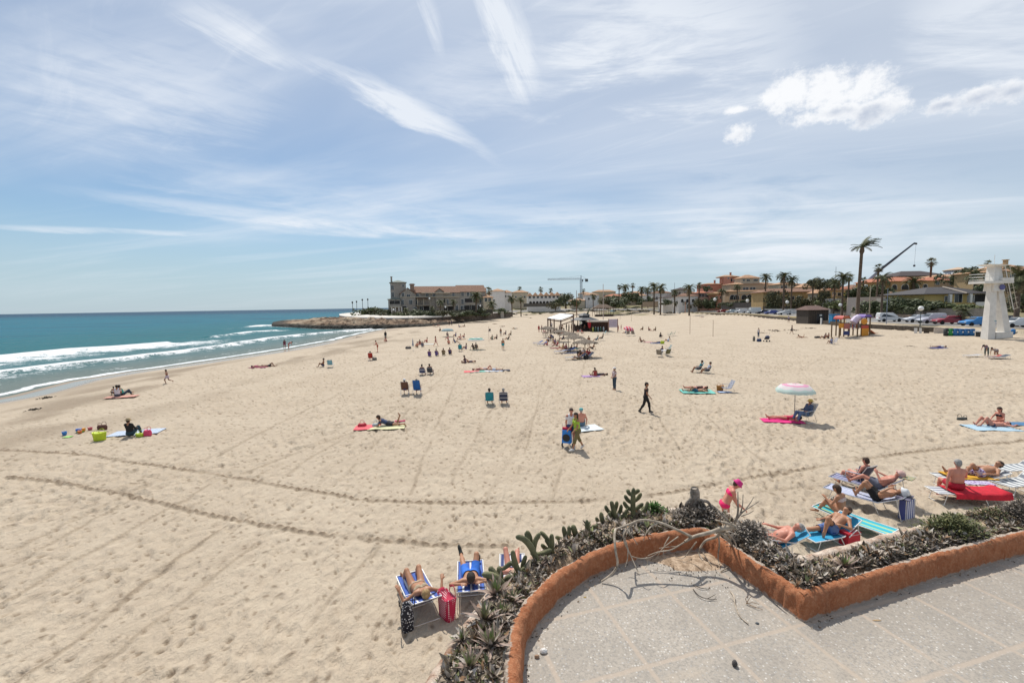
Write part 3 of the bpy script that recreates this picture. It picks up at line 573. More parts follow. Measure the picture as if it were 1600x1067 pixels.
def bed():
    V=[];n=13
    for k,(a,b) in enumerate(BED):
        for j in range(n):
            p=a.lerp(b,j/(n-1)); V.append((p.x,p.y,T+.085+.05*math.sin(math.pi*j/(n-1))+.05*float(fbm(np.array(p.x*7),np.array(p.y*7),4,2))))
    m=len(BED); I=np.arange((m-1)*n).reshape(m-1,n)[:,:-1].ravel()
    struct('planter_soil',npmesh(np.array(V),np.stack([I,I+1,I+n+1,I+n],1),mat((.20,.135,.085),.95,.4,16,1,60,c2=(.42,.32,.22)),True))
    # outer lip and the tall retaining wall under it, down to the sand
    P=dense(LIPv,.03)
    for it in range(3): P=[P[0]]+[(P[i-1]+P[i]*2+P[i+1])/4 for i in range(1,len(P)-1)]+[P[-1]]
    prof=[(-.02,.02),(-.02,.09),(-.005,.105),(.025,.108),(.045,.095),(.05,.03),(.05,-5.3)]
    V=[];n=len(prof)
    for i,p in enumerate(P):
        tt=(P[min(i+1,len(P)-1)]-P[max(i-1,0)]).normalized(); nn=Vector((-tt.y,tt.x,0)); k=float(fbm(np.array(i*.25),np.array(0.),3,3))*.012
        for o,z in prof: q=p+nn*(o+k); V.append((q.x,q.y,T+z+(k if z>0 else 0)))
    m=len(P); I=np.arange((m-1)*n).reshape(m-1,n)[:,:-1].ravel()
    tag(link('terrace_retaining_wall',npmesh(np.array(V),np.stack([I,I+1,I+n+1,I+n],1),mat((.42,.22,.13),.95,.3,7,.8,70,c2=(.62,.54,.45)),True)),'pale weathered outer lip and retaining wall of the planter above the sand','wall')
bed()
# ================================================================ PEOPLE: one continuous skin per body, grown as a surface net round tapered bones
def surfnet(F_,o,h):
    s=F_<0; nx,ny,nz=F_.shape
    c=np.zeros((nx-1,ny-1,nz-1),int)
    for a in(0,1):
        for b in(0,1):
            for d in(0,1): c+=s[a:nx-1+a,b:ny-1+b,d:nz-1+d]
    act=(c>0)&(c<8); I,J,K=np.nonzero(act); idx=-np.ones(act.shape,int); idx[I,J,K]=np.arange(len(I))
    P=np.zeros((len(I),3)); W_=np.zeros(len(I)); cs=[(a,b,d) for a in(0,1) for b in(0,1) for d in(0,1)]
    for p in range(8):
        for q in range(p+1,8):
            A=cs[p];B=cs[q]
            if sum(abs(A[i]-B[i]) for i in range(3))!=1: continue
            fa=F_[I+A[0],J+A[1],K+A[2]]; fb=F_[I+B[0],J+B[1],K+B[2]]; m=(fa<0)!=(fb<0)
            t=np.where(m,fa/np.where(m,fa-fb,1),0); 
            P+=m[:,None]*(np.array(A)+t[:,None]*(np.array(B)-np.array(A))); W_+=m
    V=np.stack([I,J,K],1)+P/W_[:,None]; V=np.array(o)+V*h
    Q=[]
    for ax in range(3):
        u,v=[(1,2),(2,0),(0,1)][ax]
        sl=[slice(None)]*3; sl[ax]=slice(0,-1); sh=[slice(None)]*3; sh[ax]=slice(1,None)
        a=s[tuple(sl)]; b=s[tuple(sh)]; E=np.argwhere(a!=b); E=E[(E[:,u]>0)&(E[:,v]>0)&(E[:,u]<F_.shape[u]-1)&(E[:,v]<F_.shape[v]-1)]
        def g(du,dv): e=E.copy(); e[:,u]-=du; e[:,v]-=dv; return idx[e[:,0],e[:,1],e[:,2]]
        q=np.stack([g(1,1),g(0,1),g(0,0),g(1,0)],1); fl=b[E[:,0],E[:,1],E[:,2]]; q[fl]=q[fl][:,::-1]; Q.append(q)
    return V,np.concatenate(Q)
def field(prims,h):
    A=np.array([p[1] for p in prims]); B=np.array([p[2] for p in prims]); r=np.array([[max(p[3],p[4])] for p in prims])
    lo=np.minimum(A-r,B-r).min(0)-3*h; hi=np.maximum(A+r,B+r).max(0)+3*h; n=np.ceil((hi-lo)/h).astype(int)+1
    F_=np.full(tuple(n),1.0)
    for lab,a,b,ra,rb,k in prims:
        a=np.array(a);b=np.array(b); m=max(ra,rb)+k+2*h; l=np.maximum(np.floor((np.minimum(a,b)-m-lo)/h).astype(int),0); u=np.minimum(np.ceil((np.maximum(a,b)+m-lo)/h).astype(int)+1,n)
        g=np.stack(np.meshgrid(*[lo[i]+np.arange(l[i],u[i])*h for i in range(3)],indexing='ij'),-1)
        ba=b-a; t=np.clip(((g-a)@ba)/max(ba@ba,1e-9),0,1); d=np.linalg.norm(g-a-t[...,None]*ba,axis=-1)-(ra+(rb-ra)*t)
        S_=F_[l[0]:u[0],l[1]:u[1],l[2]:u[2]]; hh=np.maximum(k-np.abs(S_-d),0)/k; F_[l[0]:u[0],l[1]:u[1],l[2]:u[2]]=np.minimum(S_,d)-hh*hh*k*.25
    return surfnet(F_,lo,h)
def U(*v): v=np.array(v,float); return v/np.linalg.norm(v)
def skeleton(P,hires):
    """bones from a pose; x forward, y left, z up, sizes for a 1.72 m adult"""
    sp=U(*P.get('sp',(0,0,1))); fr=np.array(P.get('fr',(1,0,0)),float); fr=U(*(fr-sp*(fr@sp))); lf=np.cross(sp,fr)
    fat=P.get('fat',0); sx=P.get('sx',0)   # sx 1 = woman
    pel=np.array([0,0,0.]); pr=[]
    def add(l,a,b,ra,rb=None,k=.035): pr.append((l,np.array(a,float),np.array(b,float),ra,rb if rb is not None else ra,k))
    hipw=.092+.006*sx; shw=.172-.02*sx; bend=np.array(P.get('curve',(0,0,0)),float)
    waist=pel+sp*.16+bend*.5; ch=pel+sp*.36+bend; nk=pel+sp*.49+bend*1.1
    for s in(1,-1):
        add('trunk',pel+lf*.058*s-sp*.01,waist+lf*.05*s,.098+.012*sx,.088+fat*.05)
        add('trunk',waist+lf*.05*s,ch+lf*.068*s+fr*.005,.086+fat*.05,.098+fat*.02)
        add('trunk',ch+lf*.07*s,nk+lf*.10*s-sp*.035,.09,.055)
        add('trunk',pel+lf*.055*s-fr*.045-sp*.03,pel+lf*.055*s-fr*.045-sp*.02,.088,.088)
        if sx: add('trunk',ch+lf*.07*s+fr*.075+sp*.0,ch+lf*.07*s+fr*.085,.05,.045,.03)
    if fat: add('trunk',waist+fr*.06,waist+fr*.05+sp*.08,.09,.09,.06)
    hd=U(*P.get('hd',sp)); hc=nk+hd*.175; fc=np.array(P.get('fc',fr),float); fc=U(*(fc-hd*(fc@hd))); el=np.cross(hd,fc)
    add('neck',nk-sp*.03,nk+hd*.09,.058,.052,.03)
    add('head',hc+hd*.025-fc*.022,hc+hd*.02+fc*.012,.083,.083,.02); add('head',hc+fc*.025-hd*.02,hc+fc*.045-hd*.088,.062,.036,.03)
    if hires:
        add('head',hc+fc*.088+hd*.005,hc+fc*.106-hd*.028,.010,.016,.015)
        for s in(1,-1): add('head',hc+el*.086*s-hd*.015-fc*.005,hc+el*.086*s+hd*.018-fc*.01,.013,.015,.01); add('head',hc+fc*.082+el*.03*s+hd*.022,hc+fc*.082+el*.012*s+hd*.02,.012,.012,.012)
        add('head',hc+fc*.083-hd*.055-el*.018,hc+fc*.083-hd*.055+el*.018,.010,.010,.010)
    J={'hc':hc,'hd':hd,'fc':fc,'el':el,'nk':nk,'sp':sp,'fr':fr,'lf':lf,'pel':pel,'ch':ch,'waist':waist}
    for s,ak,lk in((1,'la','ll'),(-1,'ra','rl')):
        sh=nk+lf*shw*s-sp*.045; ua,fa=[U(*q) for q in P.get(ak,((.05,.12*s,-1),(.2,.03*s,-1)))][:2]
        elb=sh+ua*.285; wr=elb+fa*.245
        add('ua',nk+lf*.08*s-sp*.03,sh,.05,.052,.03); add('ua',sh,elb,.050+fat*.01-.007*sx,.037-.004*sx); add('fa',elb,wr,.038-.004*sx,.025,.02)
        # hand: palm, four fingers of different lengths, thumb leaving the side
        hv=U(*P.get(ak+'h',fa)); side=np.cross(hv,U(*P.get(ak+'n',(0,0,1) if abs(hv[2])<.8 else (0,s,0)))); side=side/np.linalg.norm(side); pn=np.cross(side,hv)
        pm=wr+hv*.075
        add('hand',wr+hv*.015+side*.012,pm+side*.022,.022,.017,.015); add('hand',wr+hv*.015-side*.012,pm-side*.022,.022,.017,.015)
        cu=P.get('curl',.45)
        if hires:
            for i,(o,L) in enumerate(((.033,.068),(.011,.078),(-.011,.073),(-.032,.056))):
                b=pm+side*o; m_=b+(hv*math.cos(cu*.5)-pn*math.sin(cu*.5)+side*o*1.5)*L*.52; e=m_+(hv*math.cos(cu*1.8)-pn*math.sin(cu*1.8))*L*.5
                add('hand',b,m_,.0105,.0095,.006); add('hand',m_,e,.0095,.0075,.006)
            b=wr+hv*.025+side*.03; m_=b+U(*(hv*.6+side*.8))*.045; add('hand',b,m_,.014,.011,.01); add('hand',m_,m_+U(*(hv*.9+side*.25-pn*.25))*.035,.010,.008,.006)
        else: add('hand',pm,pm+hv*.075-pn*.02,.024,.013,.02); add('hand',wr+hv*.02+side*.02,wr+hv*.06+side*.045,.014,.01,.01)
        hp=pel+lf*hipw*s-sp*.02; th,sk=[U(*q) for q in P.get(lk,((0,.03*s,-1),(0,0,-1)))][:2]
        kn=hp+th*.43; an=kn+sk*.41
        add('th',hp,kn,.088+.006*sx+fat*.015,.055); add('sk',kn,kn+sk*.14-np.cross(np.cross(sk,th),sk)*0,.054,.055,.03); add('sk',kn+sk*.13,an,.052,.034,.03)
        ft=P.get(lk+'f'); 
        if ft is None:
            q=np.array((fr if abs(sk@fr)<.85 else -sp*np.sign(sk@fr)*-1 if False else np.cross(lf,sk)*-1),float); ft=U(*(q+lf*.15*s))
        ft=U(*ft); heel=an+sk*.045-ft*.03
        add('ft',an,heel,.034,.028,.02); add('ft',heel,an+sk*.05+ft*.13,.028,.026,.02); add('ft',an,an+sk*.045+ft*.10,.030,.024,.02); add('ft',an+sk*.055+ft*.12,an+sk*.058+ft*.165,.024,.017,.015)
    return pr,J
BODY={}
def body(P,key,h):
    k=(key,h)
    if k in BODY: return BODY[k]
    pr,J=skeleton(P,h<.02); V,Q=field(pr,h)
    best=np.full(len(V),9.); lab=np.zeros(len(V),int); tt=np.zeros(len(V))
    for i,(l,a,b,ra,rb,kk) in enumerate(pr):
        ba=b-a; t=np.clip(((V-a)@ba)/max(ba@ba,1e-9),0,1); d=np.linalg.norm(V-a-t[:,None]*ba,axis=1)-(ra+(rb-ra)*t); m=d<best; best[m]=d[m]; lab[m]=i; tt[m]=t[m]
    names=np.array([p[0] for p in pr])[lab]
    # second shin bone continues the first
    tt=np.where(names=='sk',np.where([pr[i][3]==.054 for i in lab],tt*.33,.33+tt*.67),tt)
    sv=(V-J['pel'])@J['sp']/.49
    n=np.zeros(V.shape); a=V[Q[:,0]];b=V[Q[:,1]];c=V[Q[:,2]]; fn=np.cross(b-a,c-a)
    for i in range(4): np.add.at(n,Q[:,i],fn)
    n/=np.linalg.norm(n,axis=1)[:,None]+1e-12
    BODY[k]=(V,Q,names,tt,sv,n,J); return BODY[k]
def region(kind,nm,t,s):
    tr=nm=='trunk'; th=nm=='th'; sk=nm=='sk'; ua=nm=='ua'; fa=nm=='fa'
    if kind=='shirt': return (tr&(s>-.02))|(ua&(t<.6))
    if kind=='longsleeve': return (tr&(s>-.02))|ua|(fa&(t<.92))
    if kind=='vest': return tr&(s>0)&(s<1.02)
    if kind=='swimsuit': return (tr&(s<.86))|(th&(t<.05))
    if kind=='bikini_top': return tr&(s>.62)&(s<.86)
    if kind=='briefs': return (tr&(s<.10))|(th&(t<.12))
    if kind=='shorts': return (tr&(s<.20))|(th&(t<.62))
    if kind=='three_quarter_trousers': return (tr&(s<.22))|th|(sk&(t<.35))
    if kind=='trousers': return (tr&(s<.22))|th|(sk&(t<.95))
    if kind=='skirt': return (tr&(s<.25))|(th&(t<.85))
    if kind=='dress': return (tr&(s<.95))|(th&(t<.8))
    if kind=='shoes': return (nm=='ft')|(sk&(t>.93))
OFF={'shirt':.014,'longsleeve':.014,'vest':.012,'trousers':.016,'shorts':.022,'three_quarter_trousers':.016,'skirt':.03,'dress':.02,'shoes':.010,'swimsuit':.006,'bikini_top':.007,'briefs':.006}
SKIN={'pale':(.58,.33,.24),'pink':(.55,.24,.17),'tan':(.40,.20,.115),'brown':(.27,.125,.07),'dark':(.16,.075,.045)}
HAIRC={'grey':(.30,.29,.28),'black':(.015,.012,.01),'brown':(.055,.03,.018),'blond':(.36,.24,.11),'white':(.6,.58,.55),'dark':(.03,.02,.015)}
def cloth(c):
    if isinstance(c,tuple): return mat(c,.85,.10,7,.3,30)
    return c
PM={}
def person(label,P,key,loc,rz,h=.03,sc=1.,skin='tan',wear=(),hair='brown',long=False,hat=None,bald=False,ground=True,group=None,dz=0,eyes=None,cat='person',face=True,beard=None,tiltm=None):
    V,Q,nm,tt,sv,n,J=body(P,key,h)
    root=thing('person',label,cat,loc,rz,group,sc)
    k=(key,h,skin,ground)
    zoff=-V[:,2].min()-.012 if ground else 0.
    k2=('b',key,h,skin)
    if k2 not in PM:
        PM[k2]=npmesh(V,Q,mat(SKIN[skin],.5,.07,5,.1,40,spec=.35),True)
    o=link('body',PM[k2],root); o.location.z=zoff+dz
    if tiltm: pass
    base=(0,0,zoff+dz)
    for i,(kind,c) in enumerate(wear):
        kc=('w',key,h,kind,str(c))
        if kc not in PM:
            m=region(kind,nm,tt,sv); q=Q[m[Q].all(1)]
            if len(q)==0: continue
            u,inv=np.unique(q,return_inverse=True); off=OFF[kind]+.003*i
            X=V[u]+n[u]*off
            if kind in('skirt','dress','shorts','trousers','shirt','longsleeve'): X=X+n[u]*np.array([float(fbm(np.array(p[0]*9+p[1]*5),np.array(p[2]*7),2,3)) for p in X])[:,None]*.012
            # turn the rim inwards so that the garment meets the skin
            PM[kc]=npmesh(X,inv.reshape(q.shape),cloth(c),True)
        w_=link(kind,PM[kc],root); w_.location=base
    hc,hd,fc,el=J['hc'],J['hd'],J['fc'],J['el']
    if not bald:
        kh=('h',key,h,hair,long)
        if kh not in PM:
            pr=[('h',hc+hd*.036-fc*.026,hc+hd*.034+fc*.004,.090,.087,.02),('h',hc-fc*.05-hd*.03,hc-fc*.05-hd*.045,.072,.06,.03)]
            if long:
                dn=-hd if abs(hd[2])<.5 and not long=='down' else np.array((0,0,-1.)); b2=hc-fc*.07+dn*.06
                pr+=[('h',hc-fc*.055,b2+dn*.14-fc*.02,.075,.05,.03)]
            v2,q2=field(pr,max(.012,h*.7)); 
            for i in range(len(v2)): v2[i]+=(float(fbm(np.array(v2[i][0]*60),np.array(v2[i][1]*60+v2[i][2]*20),2,4)))*.012
            PM[kh]=npmesh(v2,q2,mat(HAIRC[hair],.75,.3,30,.6,90),True)
        w_=link('hair',PM[kh],root); w_.location=base
    if h<.02 and face:
        mb=MB()
        for s in(1,-1):
            c=hc+fc*.082+el*.030*s+hd*.008; mb.lathe([(0,-.007),(.006,-.004),(.008,0),(.006,.004),(0,.007)],c,8)
        w_=link('eyes',mesh(mb,mat((.02,.015,.012),.3),True),root); w_.location=base
        if eyes=='sunglasses':
            mb=MB()
            for s in(1,-1): mb.tube([hc+fc*.094+el*.030*s+hd*.012,hc+fc*.101+el*.03*s+hd*.012],.022,10)
            mb.tube([hc+fc*.10+el*.03+hd*.014,hc+fc*.10-el*.03+hd*.014],.004,5)
            for s in(1,-1): mb.tube([hc+fc*.096+el*.05*s+hd*.014,hc-fc*.01+el*.092*s+hd*.012],.004,5)
            w_=link('sunglasses',mesh(mb,BLACK),root); w_.location=base
    if hat:
        kind,c=hat; mb=MB(); Mx=Matrix([[el[0],fc[0],hd[0]],[el[1],fc[1],hd[1]],[el[2],fc[2],hd[2]]])
        if kind=='brim': prof=[(.165,.015),(.17,.025),(.105,.045),(.098,.09),(.08,.125),(0,.135)]
        elif kind=='bucket': prof=[(.135,.0),(.14,.01),(.10,.05),(.093,.10),(.07,.125),(0,.13)]
        else: prof=[(.102,.02),(.104,.05),(.09,.10),(.05,.125),(0,.13)]
        v=[];ns=20
        for r_,z_ in prof:
            for j in range(ns): q=2*math.pi*j/ns; v.append(Vector((r_*math.cos(q),r_*math.sin(q)*1.08-.01,z_)))
        f=[(i*ns+j,i*ns+(j+1)%ns,(i+1)*ns+(j+1)%ns,(i+1)*ns+j) for i in range(len(prof)-1) for j in range(ns)]
        mb.add([Mx@p+Vector(hc) for p in v],f)
        if kind=='cap':
            pk=[Vector((.075*math.sin(a),.06+.115*math.cos(a)*1.0,.035-.02*math.cos(a))) for a in np.linspace(-1.45,1.45,9)]
            pk+=[Vector((.085*math.sin(a),.02+.07*math.cos(a),.045)) for a in np.linspace(1.45,-1.45,9)]
            mb.add([Mx@p+Vector(hc) for p in pk],[tuple(range(18))])
        me=mesh(mb,cloth(c),True); w_=link('hat',me,root); w_.location=base
    return root
# ---------------------------------------------------------------- poses
PZ={
'stand':dict(la=((.05,.16,-1),(.25,.02,-1)),ra=((-.02,-.16,-1),(.2,-.02,-1)),ll=((.05,.06,-1),(-.03,.02,-1)),rl=((-.03,-.06,-1),(-.05,0,-1))),
'walk':dict(la=((-.35,.14,-1),(.1,.05,-1)),ra=((.35,-.12,-1),(.75,-.02,-1)),ll=((.42,.04,-1),(.12,0,-1)),rl=((-.25,-.03,-1),(-.62,0,-1)),rlf=(.75,0,-.55),sp=(.05,0,1)),
'stride':dict(la=((-.5,.14,-1),(-.2,.05,-1)),ra=((.5,-.12,-1),(.8,-.02,-1)),ll=((.5,.06,-1),(.3,0,-1)),llf=(1,0,.1),rl=((-.35,-.03,-1),(-.6,0,-1)),rlf=(.8,0,-.5)),
'run':dict(la=((-.5,.9,-.3),(-.2,.9,-.1)),ra=((.4,-.95,-.1),(.6,-.7,.1)),ll=((.7,.04,-1),(-.3,0,-1)),rl=((-.2,-.03,-1),(-1,0,-.35)),sp=(.15,0,1)),
'bend':dict(sp=(.80,0,.60),fr=(.3,0,-1),hd=(.9,0,-.1),la=((.25,.1,-1),(.2,0,-1)),ra=((.3,-.1,-1),(.6,0,-1)),ll=((-.02,.1,-1),(-.08,0,-1)),rl=((-.02,-.1,-1),(-.1,0,-1)),llf=(1,.1,0),rlf=(1,-.1,0)),
'reach':dict(sp=(.35,0,1),la=((.3,.2,-1),(.8,.05,-.6)),ra=((.5,-.1,-1),(.9,0,-.35)),hd=(.4,0,1)),
'sit':dict(sp=(-.16,0,1),la=((.55,.2,-.8),(.8,-.2,-.15)),ra=((.55,-.2,-.8),(.8,.2,-.15)),ll=((.75,.16,.62),(.42,-.02,-.9)),rl=((.78,-.16,.56),(.45,.02,-.9)),hd=(.1,0,1)),
'sit_lean':dict(sp=(-.4,0,.92),la=((-.55,.25,-.85),(-.2,.1,-1)),ra=((-.55,-.25,-.85),(-.2,-.1,-1)),ll=((.95,.15,.2),(.9,.05,-.28)),rl=((.8,-.15,.55),(.45,0,-.9)),hd=(-.1,0,1)),
'sit_cross':dict(sp=(.12,0,1),la=((.35,.35,-.8),(.8,-.45,-.2)),ra=((.35,-.35,-.8),(.8,.45,-.2)),ll=((.75,.65,.05),(-.15,-1,-.1)),rl=((.75,-.65,.05),(-.05,1,-.06)),hd=(.35,0,1)),
'chair':dict(sp=(-.42,0,.92),la=((.3,.28,-.85),(.9,-.1,.02)),ra=((.3,-.28,-.85),(.9,.1,.02)),ll=((.97,.14,.16),(.35,0,-.92)),rl=((.97,-.14,.16),(.45,0,-.9)),hd=(-.05,0,1)),
'supine':dict(sp=(-1,0,.05),fr=(0,0,1),hd=(-1,0,.1),la=((.35,.9,-.05),(1,.25,-.05)),ra=((.35,-.9,-.05),(1,-.3,-.05)),ll=((1,.12,.02),(1,.02,-.03)),rl=((1,-.12,.02),(1,-.02,-.03)),llf=(.35,.3,1),rlf=(.35,-.3,1)),
'supine_knee':dict(sp=(-1,0,.05),fr=(0,0,1),hd=(-1,0,.1),la=((-.5,.9,.05),(-.8,-.6,.1)),ra=((.35,-.9,-.05),(1,-.3,-.05)),ll=((.72,.05,.72),(.5,0,-.88)),rl=((1,-.12,.02),(1,-.02,-.03)),llf=(1,.1,0),rlf=(.35,-.3,1)),
'prone':dict(sp=(-1,0,.04),fr=(0,0,-1),hd=(-1,0,.1),fc=(0,1,-.2),la=((-.4,-.9,-.1),(-.95,.3,-.05)),ra=((-.4,.9,-.1),(-.95,-.3,-.05)),ll=((1,-.1,0),(1,0,0)),rl=((1,.12,0),(1,.02,0)),llf=(.5,0,-.9),rlf=(.5,0,-.9)),
'prone_up':dict(sp=(-.9,0,.42),fr=(-.4,0,-1),hd=(-.6,0,.9),fc=(-1,0,-.1),la=((-.3,-.35,-.9),(-.9,.15,-.2)),ra=((-.3,.35,-.9),(-.9,-.15,-.2)),ll=((1,-.1,-.03),(1,0,0)),rl=((1,.12,-.03),(.35,.02,.95)),llf=(.5,0,-.9),rlf=(-.6,0,.7)),
'recline':dict(sp=(-.80,0,.60),fr=(.6,0,.8),hd=(-.7,0,.8),la=((.35,.5,-.5),(.9,-.35,.1)),ra=((.35,-.5,-.5),(.9,.3,.1)),ll=((1,.12,.06),(1,.02,-.10)),rl=((1,-.12,.06),(1,-.02,-.10)),llf=(.3,.3,1),rlf=(.3,-.3,1)),
'crouch':dict(sp=(.25,0,.95),la=((.6,.15,-.7),(.9,0,-.5)),ra=((.6,-.15,-.7),(.9,0,-.5)),ll=((.85,.2,.35),(-.35,0,-.95)),rl=((.85,-.2,.35),(-.35,0,-.95)),llf=(1,.2,0),rlf=(1,-.2,0)),
'allfours':dict(sp=(1,0,.25),fr=(.2,0,-1),hd=(.8,0,.6),fc=(1,0,-.1),la=((.1,.05,-1),(0,0,-1)),ra=((.1,-.05,-1),(0,0,-1)),ll=((.05,.1,-1),(-1,0,-.15)),rl=((.05,-.1,-1),(-1,0,-.15)),llf=(-.4,0,-1),rlf=(-.4,0,-1)),
}
# ---------------------------------------------------------------- beach furniture
BLUESTR=stripes([(.72,.72,.70),(.05,.09,.32),(.72,.72,.70),(.08,.16,.45)],8,1)
FAB={}
def cloth_strip(P,w,m,th=.012,sag=.02,n=5):
    mb=MB(); v=[];f=[]; k=len(P)
    for i,p in enumerate(P):
        for j in range(n): y=(j/(n-1)-.5)*w; v.append((p[0],y,p[1]-sag*(1-(2*j/(n-1)-1)**2)))
    for i in range(k-1):
        for j in range(n-1): o=i*n+j; f.append((o,o+n,o+n+1,o+1))
    o=len(v); v+=[(x,y,z-th) for x,y,z in v]; f+=[tuple(q+o for q in reversed(g)) for g in f]
    return mb.add(v,f)
def lounger(label,loc,rz,m,back=35,frame=None,group=None,L=1.25,seat=.30,tilt=0,cat='sun lounger',name='sun_lounger'):
    frame=frame or STEEL; t=thing(name,label,cat,loc,rz,group); b=R(back); Bx=-.68*math.cos(b); Bz=seat+.68*math.sin(b)
    P=[(Bx,Bz),(Bx*.66,seat+(Bz-seat)*.66),(Bx*.33,seat+(Bz-seat)*.33),(0,seat),(L*.25,seat-.005),(L*.5,seat-.008),(L*.75,seat-.005),(L,seat)]
    part('fabric',cloth_strip(P,.56,m),m,t,True)
    f=MB()
    for s in(1,-1): f.tube([(x,s*.30,z) for x,z in P],.014,6)
    f.tube([(Bx,-.30,Bz),(Bx,.30,Bz)],.014,6); f.tube([(L,-.30,seat),(L,.30,seat)],.014,6); f.tube([(0,-.3,seat),(0,.3,seat)],.012,6)
    part('frame',f,frame,t)
    for x,dx in((L*.82,.10),(.12,-.16)):
        g=MB().tube([(x,.30,seat),(x+dx,.30,.015),(x+dx,-.30,.015),(x,-.30,seat)],.013,6); part('leg',g,frame,t)
    if back>8:
        g=MB().tube([(Bx*.75,.30,seat+(Bz-seat)*.75),(Bx*.9-.04,.30,.015),(Bx*.9-.04,-.30,.015),(Bx*.75,-.30,seat+(Bz-seat)*.75)],.012,6); part('back_strut',g,frame,t)
    return t
def bchair(label,loc,rz,m,frame=None,group=None,seat=.24,back=62,hb=.62,w=.5):
    frame=frame or STEEL; t=thing('beach_chair',label,'beach chair',loc,rz,group); b=R(back); Bx=-.02-hb*math.cos(b); Bz=seat+hb*math.sin(b)
    part('backrest',cloth_strip([(Bx,Bz),(Bx*.5,seat+(Bz-seat)*.5),(-.02,seat+.03)],w,m,.014,.03),m,t,True)
    part('seat',cloth_strip([(-.02,seat+.02),(.2,seat-.02),(.44,seat+.04)],w,m,.014,.03),m,t,True)
    f=MB()
    for s in(1,-1):
        y=s*(w/2+.02); f.tube([(Bx,y,Bz),(-.02,y,seat),(.46,y,seat+.04)],.012,6)
    f.tube([(Bx,-w/2-.02,Bz),(Bx,w/2+.02,Bz)],.012,6); part('frame',f,frame,t)
    for s in(1,-1):
        y=s*(w/2+.035)
        part('armrest',MB().tube([(Bx*.55,y,seat+(Bz-seat)*.5),(.34,y,seat+.23)],.017,6),frame,t)
        part('leg',MB().tube([(.34,y,seat+.22),(.30,y,.012),(-.28,y,.012),(Bx*.4,y,seat+.12)],.011,6),frame,t)
    return t
def towel(label,loc,rz,m,L=1.7,w=.85,group=None,z=.015,cat='towel'):
    n=14; v=[];f=[]; s0=random.random()*50
    for i in range(n+1):
        for j in range(n//2+1):
            x=(i/n-.5)*L; y=(j/(n//2)-.5)*w; a=float(fbm(np.array(x*2.2+s0),np.array(y*2.2),3,5))
            v.append((x+a*.06,y+a*.08,z+.02+.05*a*(1)))
    k=n//2+1
    f=[(i*k+j,(i+1)*k+j,(i+1)*k+j+1,i*k+j+1) for i in range(n) for j in range(k-1)]
    o=len(v); v+=[(x,y,q-.02) for x,y,q in v]; f+=[tuple(q+o for q in reversed(g)) for g in f]
    ob=link('towel',mesh(MB().add(v,f),m,True),None,loc,rz); return tag(ob,label,cat,group)
def bag(label,loc,rz,m,w=.42,d=.2,h=.38,cat='bag',name='beach_bag',strap=None,taper=1.15,group=None,soft=.02):
    t=thing(name,label,cat,loc,rz,group); mb=MB(); n=20; prof=[(.80,0),(.96,.03),(1.0,.25),(1.04,.6),(taper,.97),(taper-.04,1.0),(taper-.12,.9)]
    v=[];f=[]
    for r_,z_ in prof:
        for j in range(n):
            q=2*math.pi*j/n; cx=math.copysign(abs(math.cos(q))**.55,math.cos(q)); cy=math.copysign(abs(math.sin(q))**.7,math.sin(q)); k=1+soft*4*float(fbm(np.array(j*.8+w*9),np.array(z_*3.),2,8))
            v.append((cx*w/2*r_*k,cy*d/2*r_*k,z_*h*(1+.06*math.cos(2*q))))
    f=[(i*n+j,i*n+(j+1)%n,(i+1)*n+(j+1)%n,(i+1)*n+j) for i in range(len(prof)-1) for j in range(n)]+[tuple(range(n)),tuple((len(prof)-1)*n+j for j in range(n))]
    mb.add(v,f); part('bag_body',mb,m,t,True)
    sm_=strap or m
    for s in(1,-1):
        a=[(x*w*.28,s*d*.55+.02*s*(1-x*x),h*.92+.17*math.sqrt(max(0,1-x*x))) for x in np.linspace(-1,1,9)]; part('handle',MB().tube(a,.010,6),sm_,t)
    return t
